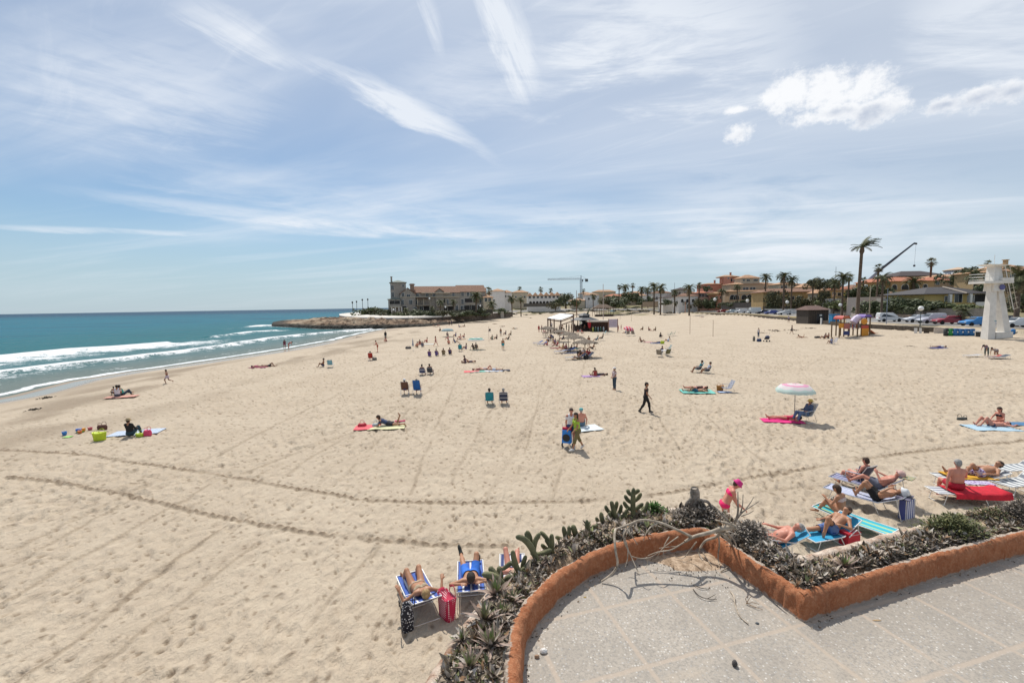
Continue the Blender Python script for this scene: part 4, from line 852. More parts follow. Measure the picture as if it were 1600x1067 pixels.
def parasol(label,loc,mc,r=.95,h=1.95,group=None,tilt=(0,0),frames=WHITE,n=8,drop=.32,closed=False,val=None):
    t=thing('beach_parasol',label,'parasol',loc,0,group); part('pole',MB().tube([(0,0,-.1),(0,0,h)],.016,8),frames,t)
    M_=Matrix.Rotation(R(tilt[0]),3,'X')@Matrix.Rotation(R(tilt[1]),3,'Y')
    mb=MB(); m=16
    rings=[(0,0),(.25,.03),(.5,.12),(.75,.5*.52),(.93,.82),(1.0,1.0)] if not closed else [(0,0),(.05,.35),(.08,.7),(.11,1.0)]
    v=[];k=n*4
    for u,q in rings:
        for j in range(k):
            a=2*math.pi*j/k; s_=1-.06*abs(math.sin(a*n/2))*u if not closed else 1+.3*math.cos(a*n)
            v.append(M_@Vector((r*u*s_*math.cos(a),r*u*s_*math.sin(a),-(drop if not closed else h*.62)*q-.02*abs(math.sin(a*n/2))*u))+Vector((0,0,h)))
    f=[(i*k+j,i*k+(j+1)%k,(i+1)*k+(j+1)%k,(i+1)*k+j) for i in range(len(rings)-1) for j in range(k)]; mb.add(v,f)
    if not closed:
        o=len(rings)*k-k; vv=[]
        for j in range(k):
            p=Vector(v[o+j]); a=2*math.pi*j/k; q=p-Vector((0,0,.085+.025*abs(math.cos(a*n))))+Vector((0,0,0)); vv.append(q)
        b0=len(mb.v); mb.v+=[tuple(q) for q in vv]; mb.f+=[(o+j,o+(j+1)%k,b0+(j+1)%k,b0+j) for j in range(k)]; mb.m+=[0]*k
    part('canopy',mb,mc,t,True)
    if not closed:
        for j in range(n):
            a=2*math.pi*j/n; part('rib',MB().tube([M_@Vector((0,0,-.02))+Vector((0,0,h)),M_@Vector((r*.5*math.cos(a),r*.5*math.sin(a),-drop*.15-.02))+Vector((0,0,h)),M_@Vector((r*math.cos(a),r*math.sin(a),-drop))+Vector((0,0,h))],.005,4),frames,t)
    part('finial',MB().lathe([(0,.06),(.012,.04),(.014,0),(.02,-.01)],(0,0,h),8),frames,t)
    return t
# ================================================================ PLANTER VEGETATION, DRIFTWOOD AND LITTER
def leaf(mb,b,dirv,upv,L,w,curl=.25,m=0,fold=.25,seg=4,serr=0):
    """a tapering, folded, curved blade"""
    d=Vector(dirv).normalized(); u=Vector(upv); u=(u-d*u.dot(d)); u=u.normalized() if u.length>1e-4 else Vector((0,0,1)); s=d.cross(u); v=[];f=[]
    for i in range(seg+1):
        t=i/seg; c=Vector(b)+d*(L*t)*(1-.15*abs(curl)*t)+u*(-curl*L*t*t); ww=w*(1-t)**.75*(.75+.9*t*(1-t)*1.6) if i<seg else 0.001
        v+=[c-s*ww+u*ww*fold,c,c+s*ww+u*ww*fold]
    for i in range(seg):
        o=3*i; f+=[(o,o+1,o+4,o+3),(o+1,o+2,o+5,o+4)]
    mb.add(v,f,m)
def rosette(n,L,w,seed,flat=.55,curl=.35,dead=.0,inner=True):
    rd=random.Random(seed); mb=MB()
    for i in range(n):
        a=i*2.39996+rd.uniform(-.2,.2); k=i/n; e=flat*(1-k)*.6+k*1.25+rd.uniform(-.12,.12)
        d=(math.cos(a)*math.cos(e),math.sin(a)*math.cos(e),math.sin(e)); m=0 if k<.55 else (1 if k<.82 else 2)
        if rd.random()<dead: m=3
        leaf(mb,(0,0,.01+.01*k),d,(0,0,1),L*(1.05-.5*k)*rd.uniform(.8,1.15),w*(1.05-.45*k),curl*(1-k)*rd.uniform(.4,1.6)-(.25 if rd.random()<.3 else 0),m)
    return mb
LG=[mat((.22,.15,.115),.7,.35,14,c2=(.33,.245,.20)),mat((.16,.15,.075),.65,.35,14,c2=(.22,.19,.12)),mat((.14,.19,.055),.6,.3,14,c2=(.2,.25,.09)),mat((.38,.34,.30),.8,.3,18,c2=(.46,.40,.34))]
ROS=[mesh(rosette(26,.105,.016,11,.5,.5,.1),LG),mesh(rosette(20,.085,.013,12,.4,.6,.25),LG),mesh(rosette(30,.12,.017,13,.6,.35,.05),LG),mesh(rosette(16,.07,.012,14,.7,.3,.4),LG)]
def TB(px,py,z=T+.1): return G(px,py,z)
aloes=[(735,1050,.95,'bottommost brown-leaved aloe of the left planter, by the picture edge'),(722,1005,.8,'small aloe on the outer side of the left planter near the lip'),(768,1015,.9,'grey-leaved aloe between the lip and the orange wall, low in the planter'),(757,975,1.05,'large purple-brown aloe with arching leaves on the left planter'),
 (785,965,1.,'aloe crowding the orange wall where the planter starts to curve'),(775,935,1.,'aloe with a green heart below the cactus arms, left planter'),(800,945,.75,'short aloe against the orange wall, upper left planter'),(805,905,.6,'small grey aloe on bare soil at the bend of the planter'),
 (842,888,.55,'tiny green rosette on dry soil midway up the planter'),(1010,838,.5,'small rosette under the branches near the apex'),(1260,907,.85,'green-hearted aloe in the inner corner of the right planter'),(1320,890,.8,'pale aloe with pointed green tip on the right planter'),(1345,868,.7,'aloe on the right planter between dry leaves and sand edge'),(1232,895,.5,'young green aloe just left of the right planter corner'),
 (1195,868,.45,'small green shoot between cement blocks on the right arm of the planter'),(1410,862,.7,'brown aloe leaning on the orange wall of the right planter'),(740,1028,.8,'wide dull aloe just above the bottommost one')]
for i,(x,y,s,lb) in enumerate(aloes):
    o=link('aloe_plant',ROS[i%3],None,TB(x,y,T+.11),random.uniform(0,6),s*1.05*np.array((1,1,1.1))); tag(o,lb,'aloe','aloes in the planter')
# ground cover of dry succulent rosettes and fallen leaves: nobody could count it
def groundcover():
    mb=MB(); rd=random.Random(5)
    GC=[mat((.21,.165,.12),.8,.45,20,c2=(.31,.25,.185)),mat((.34,.29,.24),.85,.4,25,c2=(.50,.43,.36)),mat((.075,.055,.038),.8,.4,20),mat((.14,.16,.06),.7,.4,20,c2=(.22,.23,.10)),mat((.55,.50,.44),.85,.25,20),mat((.27,.16,.085),.85,.3,20)]
    V=[];Fc=[];Mi=[]
    def clump(c,s,kind):
        n=rd.randint(7,12)
        for i in range(n):
            a=rd.uniform(0,6.28); e=rd.uniform(-.1,1.15); d=Vector((math.cos(a)*math.cos(e),math.sin(a)*math.cos(e),math.sin(e))); L=s*rd.uniform(.6,1.3); w=L*rd.uniform(.13,.24)
            m=rd.choices(range(6),weights=kind)[0]; side=d.cross(Vector((0,0,1))).normalized() if abs(d.z)<.99 else Vector((1,0,0)); u=side.cross(d); cu=rd.uniform(-.5,.5)
            o=len(V); p1=c+d*L*.5+u*cu*L*.2
            V.extend([tuple(c-side*w*.5),tuple(c+side*w*.5),tuple(p1+side*w+u*w*.5),tuple(p1-side*w+u*w*.5),tuple(c+d*L+u*cu*L*.55),tuple(p1)])
            Fc.extend([(o,o+5,o+3),(o,o+1,o+5),(o+1,o+2,o+5),(o+3,o+5,o+4),(o+5,o+2,o+4)]); Mi.extend([m]*5)
    nb=len(BED)
    for k in range(nb-1):
        a,b=BED[k]; a2,b2=BED[k+1]; area=(b-a).length*((a2-a).length+(b2-b).length)/2; seg=k/8
        dens=4600 if seg>10 else (2300 if 3.2<seg<6.5 else 3600)
        hgt=.055 if seg<5 else .075
        for q in range(int(area*dens)+ (1 if rd.random()<(area*dens)%1 else 0)):
            u=rd.random();v=rd.random(); p=a.lerp(b,u).lerp(a2.lerp(b2,u),v); f=float(fbm(np.array(p.x*3.2),np.array(p.y*3.2),3,14))
            bare=(3.2<seg<6.5)
            if f<(-.02 if bare else -.13) and rd.random()<.85: continue
            if 11.6<seg<14.6 and u>.62: continue
            if u>(.80 if 2.6<seg<7.5 else .93) and rd.random()<.8: continue
            top=.012+hgt*max(0,f+.30)*1.25*(.4+.6*math.sin(math.pi*min(1,u+.15)))
            q_=f*6; kind=(5,2.5+max(0,q_)*2,2.2,1.4+max(0,-q_)*2,1.0,1.4) if seg<10 else (5,3.5+max(0,q_)*3,2.6,.9,1.6,1.3)
            clump(Vector((p.x,p.y,T+.10+rd.random()*top)),rd.uniform(.014,.034) if rd.random()>(.22 if seg<5 else .08) else rd.uniform(.04,.062),kind)
    me=npmesh(np.array(V),np.array([[a,b,c] for a,b,c in Fc]),GC,False); me.polygons.foreach_set('material_index',np.array(Mi[:len(me.polygons)],np.int32))
    tag(link('dry_groundcover',me),'dense mat of dry grey-brown succulent leaves filling the planter behind the orange wall','ground cover',kind='stuff')
groundcover()
# cactus: branching columnar arms
CACT=mat((.10,.105,.05),.75,.3,10,.4,60,c2=(.155,.15,.075))
def arm(mb,p,r,tip=True,n=9):
    P=smoothline(p,5); k=len(P); rr=[r*(.82+.25*math.sin(math.pi*min(1,i/k*1.1)))*(1 if i<k-2 else (.8 if i==k-2 else .38)) for i in range(k)]
    # ribbed section
    v=[];f=[]; m=n*2
    for i,q in enumerate(P):
        t=(P[min(i+1,k-1)]-P[max(i-1,0)]).normalized(); a=t.cross(Vector((.3,1,.1))).normalized(); b=t.cross(a)
        for j in range(m): an=2*math.pi*j/m; v.append(q+(a*math.cos(an)+b*math.sin(an))*rr[i]*(1.0 if j%2 else .86))
    for i in range(k-1):
        for j in range(m): f.append((i*m+j,i*m+(j+1)%m,(i+1)*m+(j+1)%m,(i+1)*m+j))
    f+=[tuple(reversed(range(m))),tuple((k-1)*m+j for j in range(m))]; mb.add(v,f)
def cactus(px,py,arms,label,r=.016,zb=T+.09):
    b=G(px,py,zb); D=b.y; o=thing('cactus',label,'cactus',(0,0,0),0,'cacti leaning over the planter lip'); mb=MB()
    for i,a in enumerate(arms):
        pts=[]
        for j,(x,y) in enumerate(a): q=W(x,y,D+.015*((i*7)%5-2)+.01*j*(1 if i%2 else -1)); pts.append(q)
        pm=MB(); arm(pm,pts,r*(1 if i==0 else .82)); part('stem' if i==0 else 'arm',pm,CACT,o,True)
    return o
cactus(991,812,[[(990,812),(989,795),(989,778),(990,762)],[(989,797),(980,792),(974,783)],[(989,797),(998,792),(1005,786)],[(989,786),(981,781),(976,773)],[(989,784),(997,778),(1002,770)],[(989,774),(983,770),(980,764)],[(989,772),(995,768),(999,765)],[(990,800),(1003,800),(1010,791),(1012,783)]],'tallest cactus with a fishbone of short arms, left of the green bush',.017)
cactus(963,815,[[(963,816),(960,803),(957,790),(955,783)],[(962,810),(953,802),(948,793)],[(963,808),(969,798),(971,788)],[(963,812),(974,806),(981,794)],[(960,800),(963,790),(964,783)],[(958,803),(949,797),(946,789)]],'dense many-armed cactus just left of the tallest one')
cactus(946,822,[[(946,824),(941,812),(939,800)],[(945,818),(951,808),(953,799)],[(944,822),(936,816),(931,808)]],'small three-armed cactus between the dense cactus and the single finger')
cactus(918,836,[[(918,838),(918,828),(917,812)],[(919,834),(928,828),(933,818)],[(918,835),(925,826),(928,820)]],'upright single-finger cactus above the dry leaves')
cactus(901,838,[[(902,840),(898,830),(895,820)],[(903,836),(911,832),(914,828)]],'short blunt cactus next to the single finger one',.019)
cactus(885,846,[[(888,848),(884,838),(880,822)],[(886,842),(889,832),(889,821)],[(884,844),(874,841),(868,838)]],'cactus like a trident with one arm bent left')
cactus(838,880,[[(843,888),(836,868),(828,852),(818,842),(806,838)],[(826,848),(824,838),(822,830)],[(830,856),(828,840),(823,829)],[(834,862),(836,846),(844,832)],[(836,866),(850,864),(862,858)]],'big sprawling cactus with long raised arms over the lip',.018)
cactus(864,868,[[(866,874),(862,858),(862,846),(862,834)],[(861,850),(852,838),(844,830)],[(863,862),(852,856),(846,850)],[(864,864),(858,850),(852,842)]],'leaning cactus with a drooping elbow, right of the sprawling one')
cactus(815,898,[[(818,904),(808,888),(803,872),(801,860)],[(812,893),(800,880),(792,884),(784,890)],[(815,895),(818,878),(822,868)],[(814,892),(824,884),(829,874)]],'cactus of forked arms below the sprawling one')
cactus(789,915,[[(790,918),(778,905),(768,899),(753,897)],[(784,910),(781,895),(780,884)],[(787,912),(795,902),(806,905)],[(780,903),(770,892),(764,886)],[(783,914),(774,920),(770,935)]],'lowest cactus reaching left over the sunbathers',.019)
cactus(1040,806,[[(1042,808),(1036,802),(1030,793)],[(1043,808),(1047,803),(1049,800)]],'tiny cactus stub right of the green bush',.012)
cactus(1057,803,[[(1058,806),(1057,801),(1060,796)]],'lone cactus nub beside the dead stump',.013)
# leafy shrubs
def leafball(label,px,py,rx,ry,rz_,n,cols,L,seed,z0=.0,name='shrub',cat='shrub'):
    c=TB(px,py,T+.12+z0); rd=random.Random(seed); mb=MB()
    for i in range(n):
        u=Vector((rd.gauss(0,.5),rd.gauss(0,.5),rd.random()**.7)); u.z=abs(u.z)*(1-.45*min(1,(u.x**2+u.y**2)))
        p=Vector((u.x*rx,u.y*ry,u.z*rz_)); d=Vector((rd.gauss(u.x,.6),rd.gauss(u.y,.6),rd.random()*.9+.1)); leaf(mb,p,d,(rd.random()-.5,rd.random()-.5,1),L*rd.uniform(.6,1.3),L*.28,rd.uniform(-.2,.5),rd.choice(range(len(cols))),.2,2)
    o=link(name,mesh(mb,cols),None,c); return tag(o,label,cat)
GRN=[mat((.075,.17,.025),.55,.3,10),mat((.11,.23,.04),.55,.3,10),mat((.05,.12,.02),.6,.3,10)]
leafball('bright green leafy bush between the tall cactus and the dead stump',1022,806,.075,.04,.10,520,GRN,.022,3,-.03)
OLV=[mat((.11,.12,.035),.7,.4,20),mat((.17,.165,.06),.7,.3,20),mat((.07,.085,.03),.7,.3,20)]
leafball('olive green tufted bush on the right planter below the red towel sunbed',1487,838,.17,.09,.15,1900,OLV,.020,4,-.02)
leafball('sparse dry tuft with upright stalks on the far right planter',1545,812,.14,.06,.09,620,[OLV[0],mat((.27,.19,.11),.8,.3,20),OLV[2]],.018,6,-.01)
leafball('dark dry bush at the right picture edge of the planter',1588,812,.13,.07,.13,1500,[mat((.10,.085,.07),.8,.4,20),mat((.16,.13,.10),.8,.4,20),mat((.27,.23,.19),.8,.3,20)],.017,7,-.01)
leafball('thick dark heap of dried leaves right of the wall corner, beside the sunbathers',1172,848,.11,.10,.14,1700,[mat((.10,.085,.07),.8,.4,20),mat((.20,.165,.13),.8,.4,20),mat((.38,.33,.28),.8,.3,20)],.020,8,-.01)
leafball('dark leaf heap under the branches at the planter apex',1088,815,.17,.08,.11,1700,[mat((.10,.08,.06),.8,.4,20),mat((.22,.18,.145),.8,.4,20),mat((.40,.35,.30),.8,.3,20)],.019,9,-.01)
# dead stump and its bare branches
BARK=mat((.24,.20,.16),.85,.35,20,.8,80,c2=(.36,.31,.26)); TWIG=mat((.30,.245,.18),.85,.25,20,c2=(.44,.37,.29)); DKB=mat((.085,.065,.05),.9,.35,20,.8,80)
def br(px,py,z,D=None):
    return G(px,py,z) if D is None else W(px,py,D)
stump=thing('dead_stump','broken grey dead stump with hanging strips of bark at the planter apex','stump')
SD=3.17
m=MB()
m.tube(smoothline([W(1083,815,SD),W(1084,795,SD),W(1086,778,SD),W(1085,762,SD-.01)],4),[.045,.043,.04,.038,.036,.034,.034,.033,.032,.033,.034,.03,.022],12)
part('trunk',m,BARK,stump,True)
m=MB()
for a in ([(1082,782),(1076,795),(1068,800),(1064,800)],[(1082,778),(1073,786),(1069,798)],[(1088,778),(1098,786),(1106,800),(1112,812)],[(1088,785),(1096,796),(1100,812)],[(1090,782),(1104,783),(1112,792),(1118,806)]):
    k=len(a)*4-3; m.tube(smoothline([W(x,y,SD-.03) for x,y in a],4),[.014*(1-.6*i/k) for i in range(k)],7)
part('bark_strip',m,BARK,stump,True)
rd=random.Random(9)
for g in range(10):      # splinters and dead leaf skirts
    m=MB()
    for i in range(26):
        x0=rd.uniform(1068,1118); y0=rd.uniform(780,800)+abs(x0-1088)*.35; L=rd.uniform(10,26); d=rd.uniform(-.06,.05)
        m.tube([W(x0,y0,SD+d),W(x0+rd.uniform(-5,8),y0+L*.5,SD+d-.01),W(x0+rd.uniform(-8,12),y0+L,SD+d-.03)],[.006,.004,.0015],4)
    part('splinters',m,DKB if g%3 else BARK,stump)
def branch(label,segs,r0,name='dead_branch',m=TWIG,group=None):
    o=thing(name,label,'branch',(0,0,0),0,group)
    for i,(pts,ra,rb) in enumerate(segs):
        P=smoothline([Vector(p) for p in pts],5); k=len(P); mb=MB(); mb.tube(P,[ra+(rb-ra)*j/(k-1) for j in range(k)],7); part('limb' if i==0 else 'twig',mb,m,o,True)
    return o
b_=lambda x,y,z: G(x,y,T+z)
branch('thick pale branch lying across the wall corner, forking down to the terrace',[
 ([b_(1148,822,.30),b_(1128,826,.27),b_(1108,832,.22),b_(1085,838,.19),b_(1070,846,.17)],.017,.008),
 ([b_(1148,822,.30),b_(1132,816,.33),b_(1118,812,.30)],.012,.004),
 ([b_(1130,826,.27),b_(1120,838,.16),b_(1102,845,.12),b_(1092,862,.04),b_(1098,875,.01)],.010,.005),
 ([b_(1122,830,.25),b_(1138,842,.2),b_(1146,858,.10),b_(1150,872,.05),b_(1142,882,.02),b_(1126,893,.005)],.009,.003),
 ([b_(1122,832,.2),b_(1124,850,.12),b_(1122,868,.05),b_(1124,886,.01)],.006,.002),
 ([b_(1136,830,.25),b_(1150,850,.16),b_(1148,866,.10)],.006,.002),
 ([b_(1098,862,.04),b_(1104,872,.02),b_(1112,884,.01)],.004,.002)],.02)
branch('long forked pale branch drooping over the orange wall onto the terrace',[
 ([b_(1080,838,.19),b_(1055,826,.26),b_(1030,816,.29),b_(1003,812,.30),b_(980,820,.28),b_(962,826,.27)],.009,.005),
 ([b_(1003,812,.30),b_(990,818,.28),b_(976,832,.24),b_(975,845,.2),b_(983,862,.10),b_(990,878,.05),b_(998,895,.01)],.007,.003),
 ([b_(962,826,.27),b_(960,838,.26),b_(962,862,.2),b_(965,880,.13),b_(957,895,.06),b_(940,908,.01)],.008,.0055),
 ([b_(976,840,.2),b_(981,858,.14),b_(980,875,.08),b_(977,885,.05)],.005,.002),
 ([b_(1030,816,.29),b_(1018,822,.27),b_(1010,832,.25),b_(1005,845,.2)],.005,.002),
 ([b_(1055,826,.26),b_(1068,832,.24),b_(1082,840,.2)],.007,.005),
 ([b_(978,822,.28),b_(988,838,.24),b_(996,850,.2)],.004,.002)],.012)
branch('tangle of thin twigs hanging in front of the orange wall',[
 ([b_(1072,845,.17),b_(1050,858,.12),b_(1028,862,.10),b_(1012,868,.08)],.005,.002),([b_(1060,838,.18),b_(1046,848,.15),b_(1034,858,.11),b_(1026,872,.05)],.004,.0015),
 ([b_(1046,838,.17),b_(1038,852,.13),b_(1036,868,.07)],.004,.0015),([b_(1075,842,.18),b_(1060,852,.14),b_(1046,854,.12),b_(1030,856,.12)],.003,.0015),
 ([b_(1010,870,.07),b_(1012,880,.03),b_(1008,888,.01)],.003,.001),([b_(985,868,.09),b_(1000,872,.07),b_(1016,870,.07),b_(1030,862,.09)],.003,.0015),
 ([b_(1088,846,.15),b_(1076,862,.07),b_(1066,872,.03),b_(1052,868,.03)],.004,.0015)],.005)
branch('bare upright twig fan rising beside the woman in the pink hat',[
 ([b_(1146,822,.28),b_(1150,812,.34),b_(1153,800,.40),b_(1153,783,.47),b_(1153,768,.53)],.010,.002),([b_(1150,812,.34),b_(1160,800,.39),b_(1172,792,.43),b_(1186,783,.47)],.006,.0015),
 ([b_(1156,804,.37),b_(1160,790,.43),b_(1161,772,.5)],.005,.0015),([b_(1163,798,.40),b_(1172,786,.45),b_(1178,776,.5)],.004,.0012),([b_(1158,806,.36),b_(1170,802,.38),b_(1178,797,.41)],.004,.0012),([b_(1146,822,.28),b_(1130,806,.34),b_(1120,795,.38),b_(1112,788,.42)],.008,.003)],.01,m=BARK)
branch('lone thin curved stick lying on the terrace slabs',[([b_(1141,923,.006),b_(1147,932,.008),b_(1149,945,.006),b_(1156,962,.006),b_(1169,974,.006)],.004,.003),([b_(1148,940,.006),b_(1143,934,.01),b_(1139,930,.01)],.002,.001)],.004)
branch('dark wiry twig on the slabs left of the curved stick',[([b_(1083,913,.006),b_(1095,918,.01),b_(1108,920,.006)],.0025,.0015),([b_(1083,920,.006),b_(1092,930,.01),b_(1105,935,.01),b_(1120,936,.006)],.0025,.0015),([b_(1105,935,.01),b_(1113,931,.015),b_(1118,928,.01)],.002,.001)],.003,m=DKB)
branch('tuft of dry brown roots on the slabs near the orange corner',[([b_(1166,943,.005),b_(1170,936,.03),b_(1174,931,.05)],.002,.001),([b_(1166,943,.005),b_(1176,941,.02),b_(1186,944,.01)],.002,.001),([b_(1168,942,.005),b_(1165,935,.03),b_(1170,929,.05)],.002,.001),([b_(1170,944,.005),b_(1180,948,.01),b_(1192,952,.005)],.002,.001)],.003,m=mat((.26,.15,.07),.9,.2))
# litter of the apex corner: sand drift, chips, dark pods along the wall foot
def blob(label,px,py,z,sx,sy,sz,m,name,cat,seed=1,rz=0,parts=None):
    mb=MB(); v=[];f=[]; n=9;k=6
    for i in range(k+1):
        for j in range(n):
            a=math.pi*i/k; q=2*math.pi*j/n; r=1+.45*float(fbm(np.array(seed+2*math.sin(a)*math.cos(q)),np.array(2*math.sin(a)*math.sin(q)+math.cos(a)*2),2,seed)); v.append((sx*r*math.sin(a)*math.cos(q),sy*r*math.sin(a)*math.sin(q),sz*(1+r*math.cos(a))))
    f=[(i*n+j,i*n+(j+1)%n,(i+1)*n+(j+1)%n,(i+1)*n+j) for i in range(k) for j in range(n)]; mb.add([(x,y,q) for x,y,q in v],[tuple(reversed(g)) for g in f])
    return tag(link(name,mesh(mb,m),None,G(px,py,z)-Vector((0,0,.002)),rz),label,cat)
blob('white chipped lump of plaster on the sandy edge of the terrace floor',849,1019,T,.019,.014,.011,mat((.70,.68,.65),.8,.15,30,.6,90),'stone','stone',3)
blob('brown pebble touching the white plaster lump',839,1027,T,.012,.010,.008,mat((.30,.19,.12),.85,.3,30),'stone','stone',8)
blob('dark grey angular stone on the slabs near the bottom edge',1148,1040,T,.013,.013,.015,mat((.10,.09,.085),.85,.35,60,.6,120),'stone','stone',13)
blob('small black and white fragment on the slabs by the stick end',1183,974,T,.010,.007,.005,mat((.11,.12,.13),.7,.5,120),'stone','stone',21)
blob('tan dead leaf curled in the shade at the wall foot, right side',1370,969,T,.022,.006,.003,mat((.42,.29,.16),.85,.2,30),'dead_leaf','leaf',5)
blob('yellow dead leaf by the shadow edge of the curved wall',914,933,T,.008,.004,.003,mat((.48,.31,.07),.85,.2,30),'dead_leaf','leaf',6)
mb=MB(); rd=random.Random(3)
for i in range(420):
    if i<230: p=gi(WBs,rd.uniform(2,18)); n_=Vector((rd.uniform(-.2,.9),-1,0)).normalized(); p=p+Vector((rd.gauss(0,.01),0,0))-outn(WBs,8.5)*0+n_*abs(rd.gauss(0,.045))
    else: p=G(rd.gauss(1085,38),rd.gauss(884,14),T)
    if i>=230 and (p.y>2.93 or p.x<.8): continue
    s=rd.uniform(.002,.0055); d=Vector((rd.gauss(0,1),rd.gauss(0,1),.3)).normalized(); mb.tube([Vector((p.x,p.y,T+.002)),Vector((p.x,p.y,T+.004))+d*s*2],[s*.6,s*.3],4,rd.choice((0,0,1,2)))
tag(link('leaf_litter',mesh(mb,[mat((.06,.045,.035),.9,.3),mat((.20,.12,.07),.9,.3),mat((.36,.28,.2),.9,.3)])),'scattered crumbs of dark leaf litter along the foot of the orange wall','leaf litter',kind='stuff')
# drifted sand in the wall apex
mb=MB(); v=[];f=[]; cx,cy=1.13,2.80
for i in range(9):
    for j in range(24):
        a=2*math.pi*j/24; r=i/8; v.append((cx+.30*r*math.cos(a)*(1+.3*math.sin(3*a)),cy+.13*r*math.sin(a),T-.004+.018*(1-r*r)*(1+float(fbm(np.array(r*4+math.cos(a)*2),np.array(math.sin(a)*2),3,6)))))
f=[(i*24+j,i*24+(j+1)%24,(i+1)*24+(j+1)%24,(i+1)*24+j) for i in range(8) for j in range(24)]
struct('drifted_sand',mesh(mb.add(v,f),mat((.40,.27,.17),.95,.3,25,.6,120,c2=(.46,.35,.25)),True))
# ================================================================ SUNBATHERS NEAREST THE TERRACE
def hdg(a,b): v=b-a; return math.atan2(v.y,v.x)
def ang(d): return R(d)
# --- left group: seen over their heads, facing the sea breeze
a=G(649.6,974); b=G(683,962.7); rzL=hdg(a,b)+math.pi/2
WBL=stripes([(.62,.64,.68),(.04,.09,.36),(.05,.12,.42),(.04,.07,.26)],6,1)
def dirv(rz): return Vector((math.cos(rz),math.sin(rz),0))
o1=(a+b)/2+dirv(rzL)*.53
lounger('white and blue striped sunbed under the blond sunbather',o1,rzL,WBL,17,L=.80,group='sunbeds below the terrace')
P=dict(PZ['recline']); P.update(sp=(-.95,0,.30),hd=(-.9,0,.35),fc=(.2,0,1),sx=1,la=((-.05,.95,-.35),(.75,.25,.75)),ra=((-.05,-.95,-.4),(.75,-.3,.55)),ll=((.86,.10,.48),(.62,.03,-.78)),rl=((.86,-.10,.50),(.62,-.03,-.78)))
person('blond woman in a beige bikini lying back with both knees bent, nearest left sunbed',P,'L1',o1+dirv(rzL)*.10,rzL,.014,.97,'tan',(('bikini_top',(.42,.33,.22)),('briefs',(.38,.30,.22))),'blond',False,ground=False,dz=.38,group=None)
a2=G(718.4,954.3); b2=G(755.5,949.6); rz2=hdg(a2,b2)+math.pi/2-.06; o2=(a2+b2)/2+dirv(rz2)*.50
lounger('white and blue striped sunbed under the man in blue shorts',o2,rz2,WBL,17,L=.85,group='sunbeds below the terrace')
P=dict(PZ['recline']); P.update(sp=(-.95,0,.30),fc=(.2,0,1),la=((-.5,.85,.1),(-.45,-.85,.25)),ra=((-.45,-.9,.15),(-.5,.85,.25)),ll=((.95,.18,.10),(.98,.1,-.05)),rl=((.80,-.12,.62),(.60,-.05,-.80)),hd=(-.6,0,.9))
person('man in bright blue shorts lying back with hands behind his head, one foot raised',P,'L2',o2+dirv(rz2)*.10,rz2,.014,1.02,'tan',(('shorts',(.03,.16,.62)),('shoes',(.03,.035,.03))),'dark',False,ground=False,dz=.40)
o3=o2+Vector((.92,.32,0)); rz3=rz2-.10
lounger('navy and white striped sunbed half hidden behind the lowest cactus',o3,rz3,stripes([(.65,.66,.70),(.03,.05,.16)],7,1),17,L=.8,group='sunbeds below the terrace')
P=dict(PZ['recline']); P.update(sp=(-.95,0,.30),hd=(-.9,0,.35),ll=((.80,.15,.58),(.6,0,-.8)),rl=((.92,-.1,.35),(.8,0,-.6)))
person('person in a dark patterned swimsuit on the sunbed behind the cactus',P,'L3',o3+dirv(rz3)*.10,rz3,.016,.96,'pink',(('swimsuit',spots((.05,.05,.10),(.45,.40,.5),16,.3)),),'dark',True,ground=False,dz=.40)
bag('black and white patterned beach bag with a drawn top, beside the blond sunbather',G(637,983),rzL,spots((.012,.012,.02),(.60,.60,.62),26,.33),.26,.24,.52,strap=BLACK,taper=.75)
bag('crimson tote bag with white polka dots between the two left sunbeds',G(699,964),rzL+.2,spots((.42,.012,.055),(.80,.70,.70),24,.30,rnd=0.),.44,.24,.50,strap=mat((.42,.012,.055),.7),taper=1.12)
# --- right group
# blue low chair and the sunburnt man
c0=G(1213,868); rzA=ang(163)
TURQ=mat((.02,.28,.50),.7,.1,5)
bchair('sky blue low chair with the sunburnt grey-haired man, behind the planter',c0,rzA,TURQ,seat=.30,back=36,hb=.78,w=.52)
P=dict(PZ['recline']); P.update(ll=((.72,.16,.66),(.35,0,-.92)),rl=((.76,-.12,.60),(.45,0,-.9)),la=((.55,.5,-.3),(.95,-.1,.25)),ra=((.55,-.5,-.3),(.95,.1,.25)),fat=.6,hd=(-.8,0,.5))
person('sunburnt man with grey hair lying back in the blue chair behind the dry leaves',P,'A',c0+dirv(rzA)*.06,rzA,.014,1.,'pink',(('briefs',(.05,.08,.2)),),'grey',False,ground=False,dz=.42)
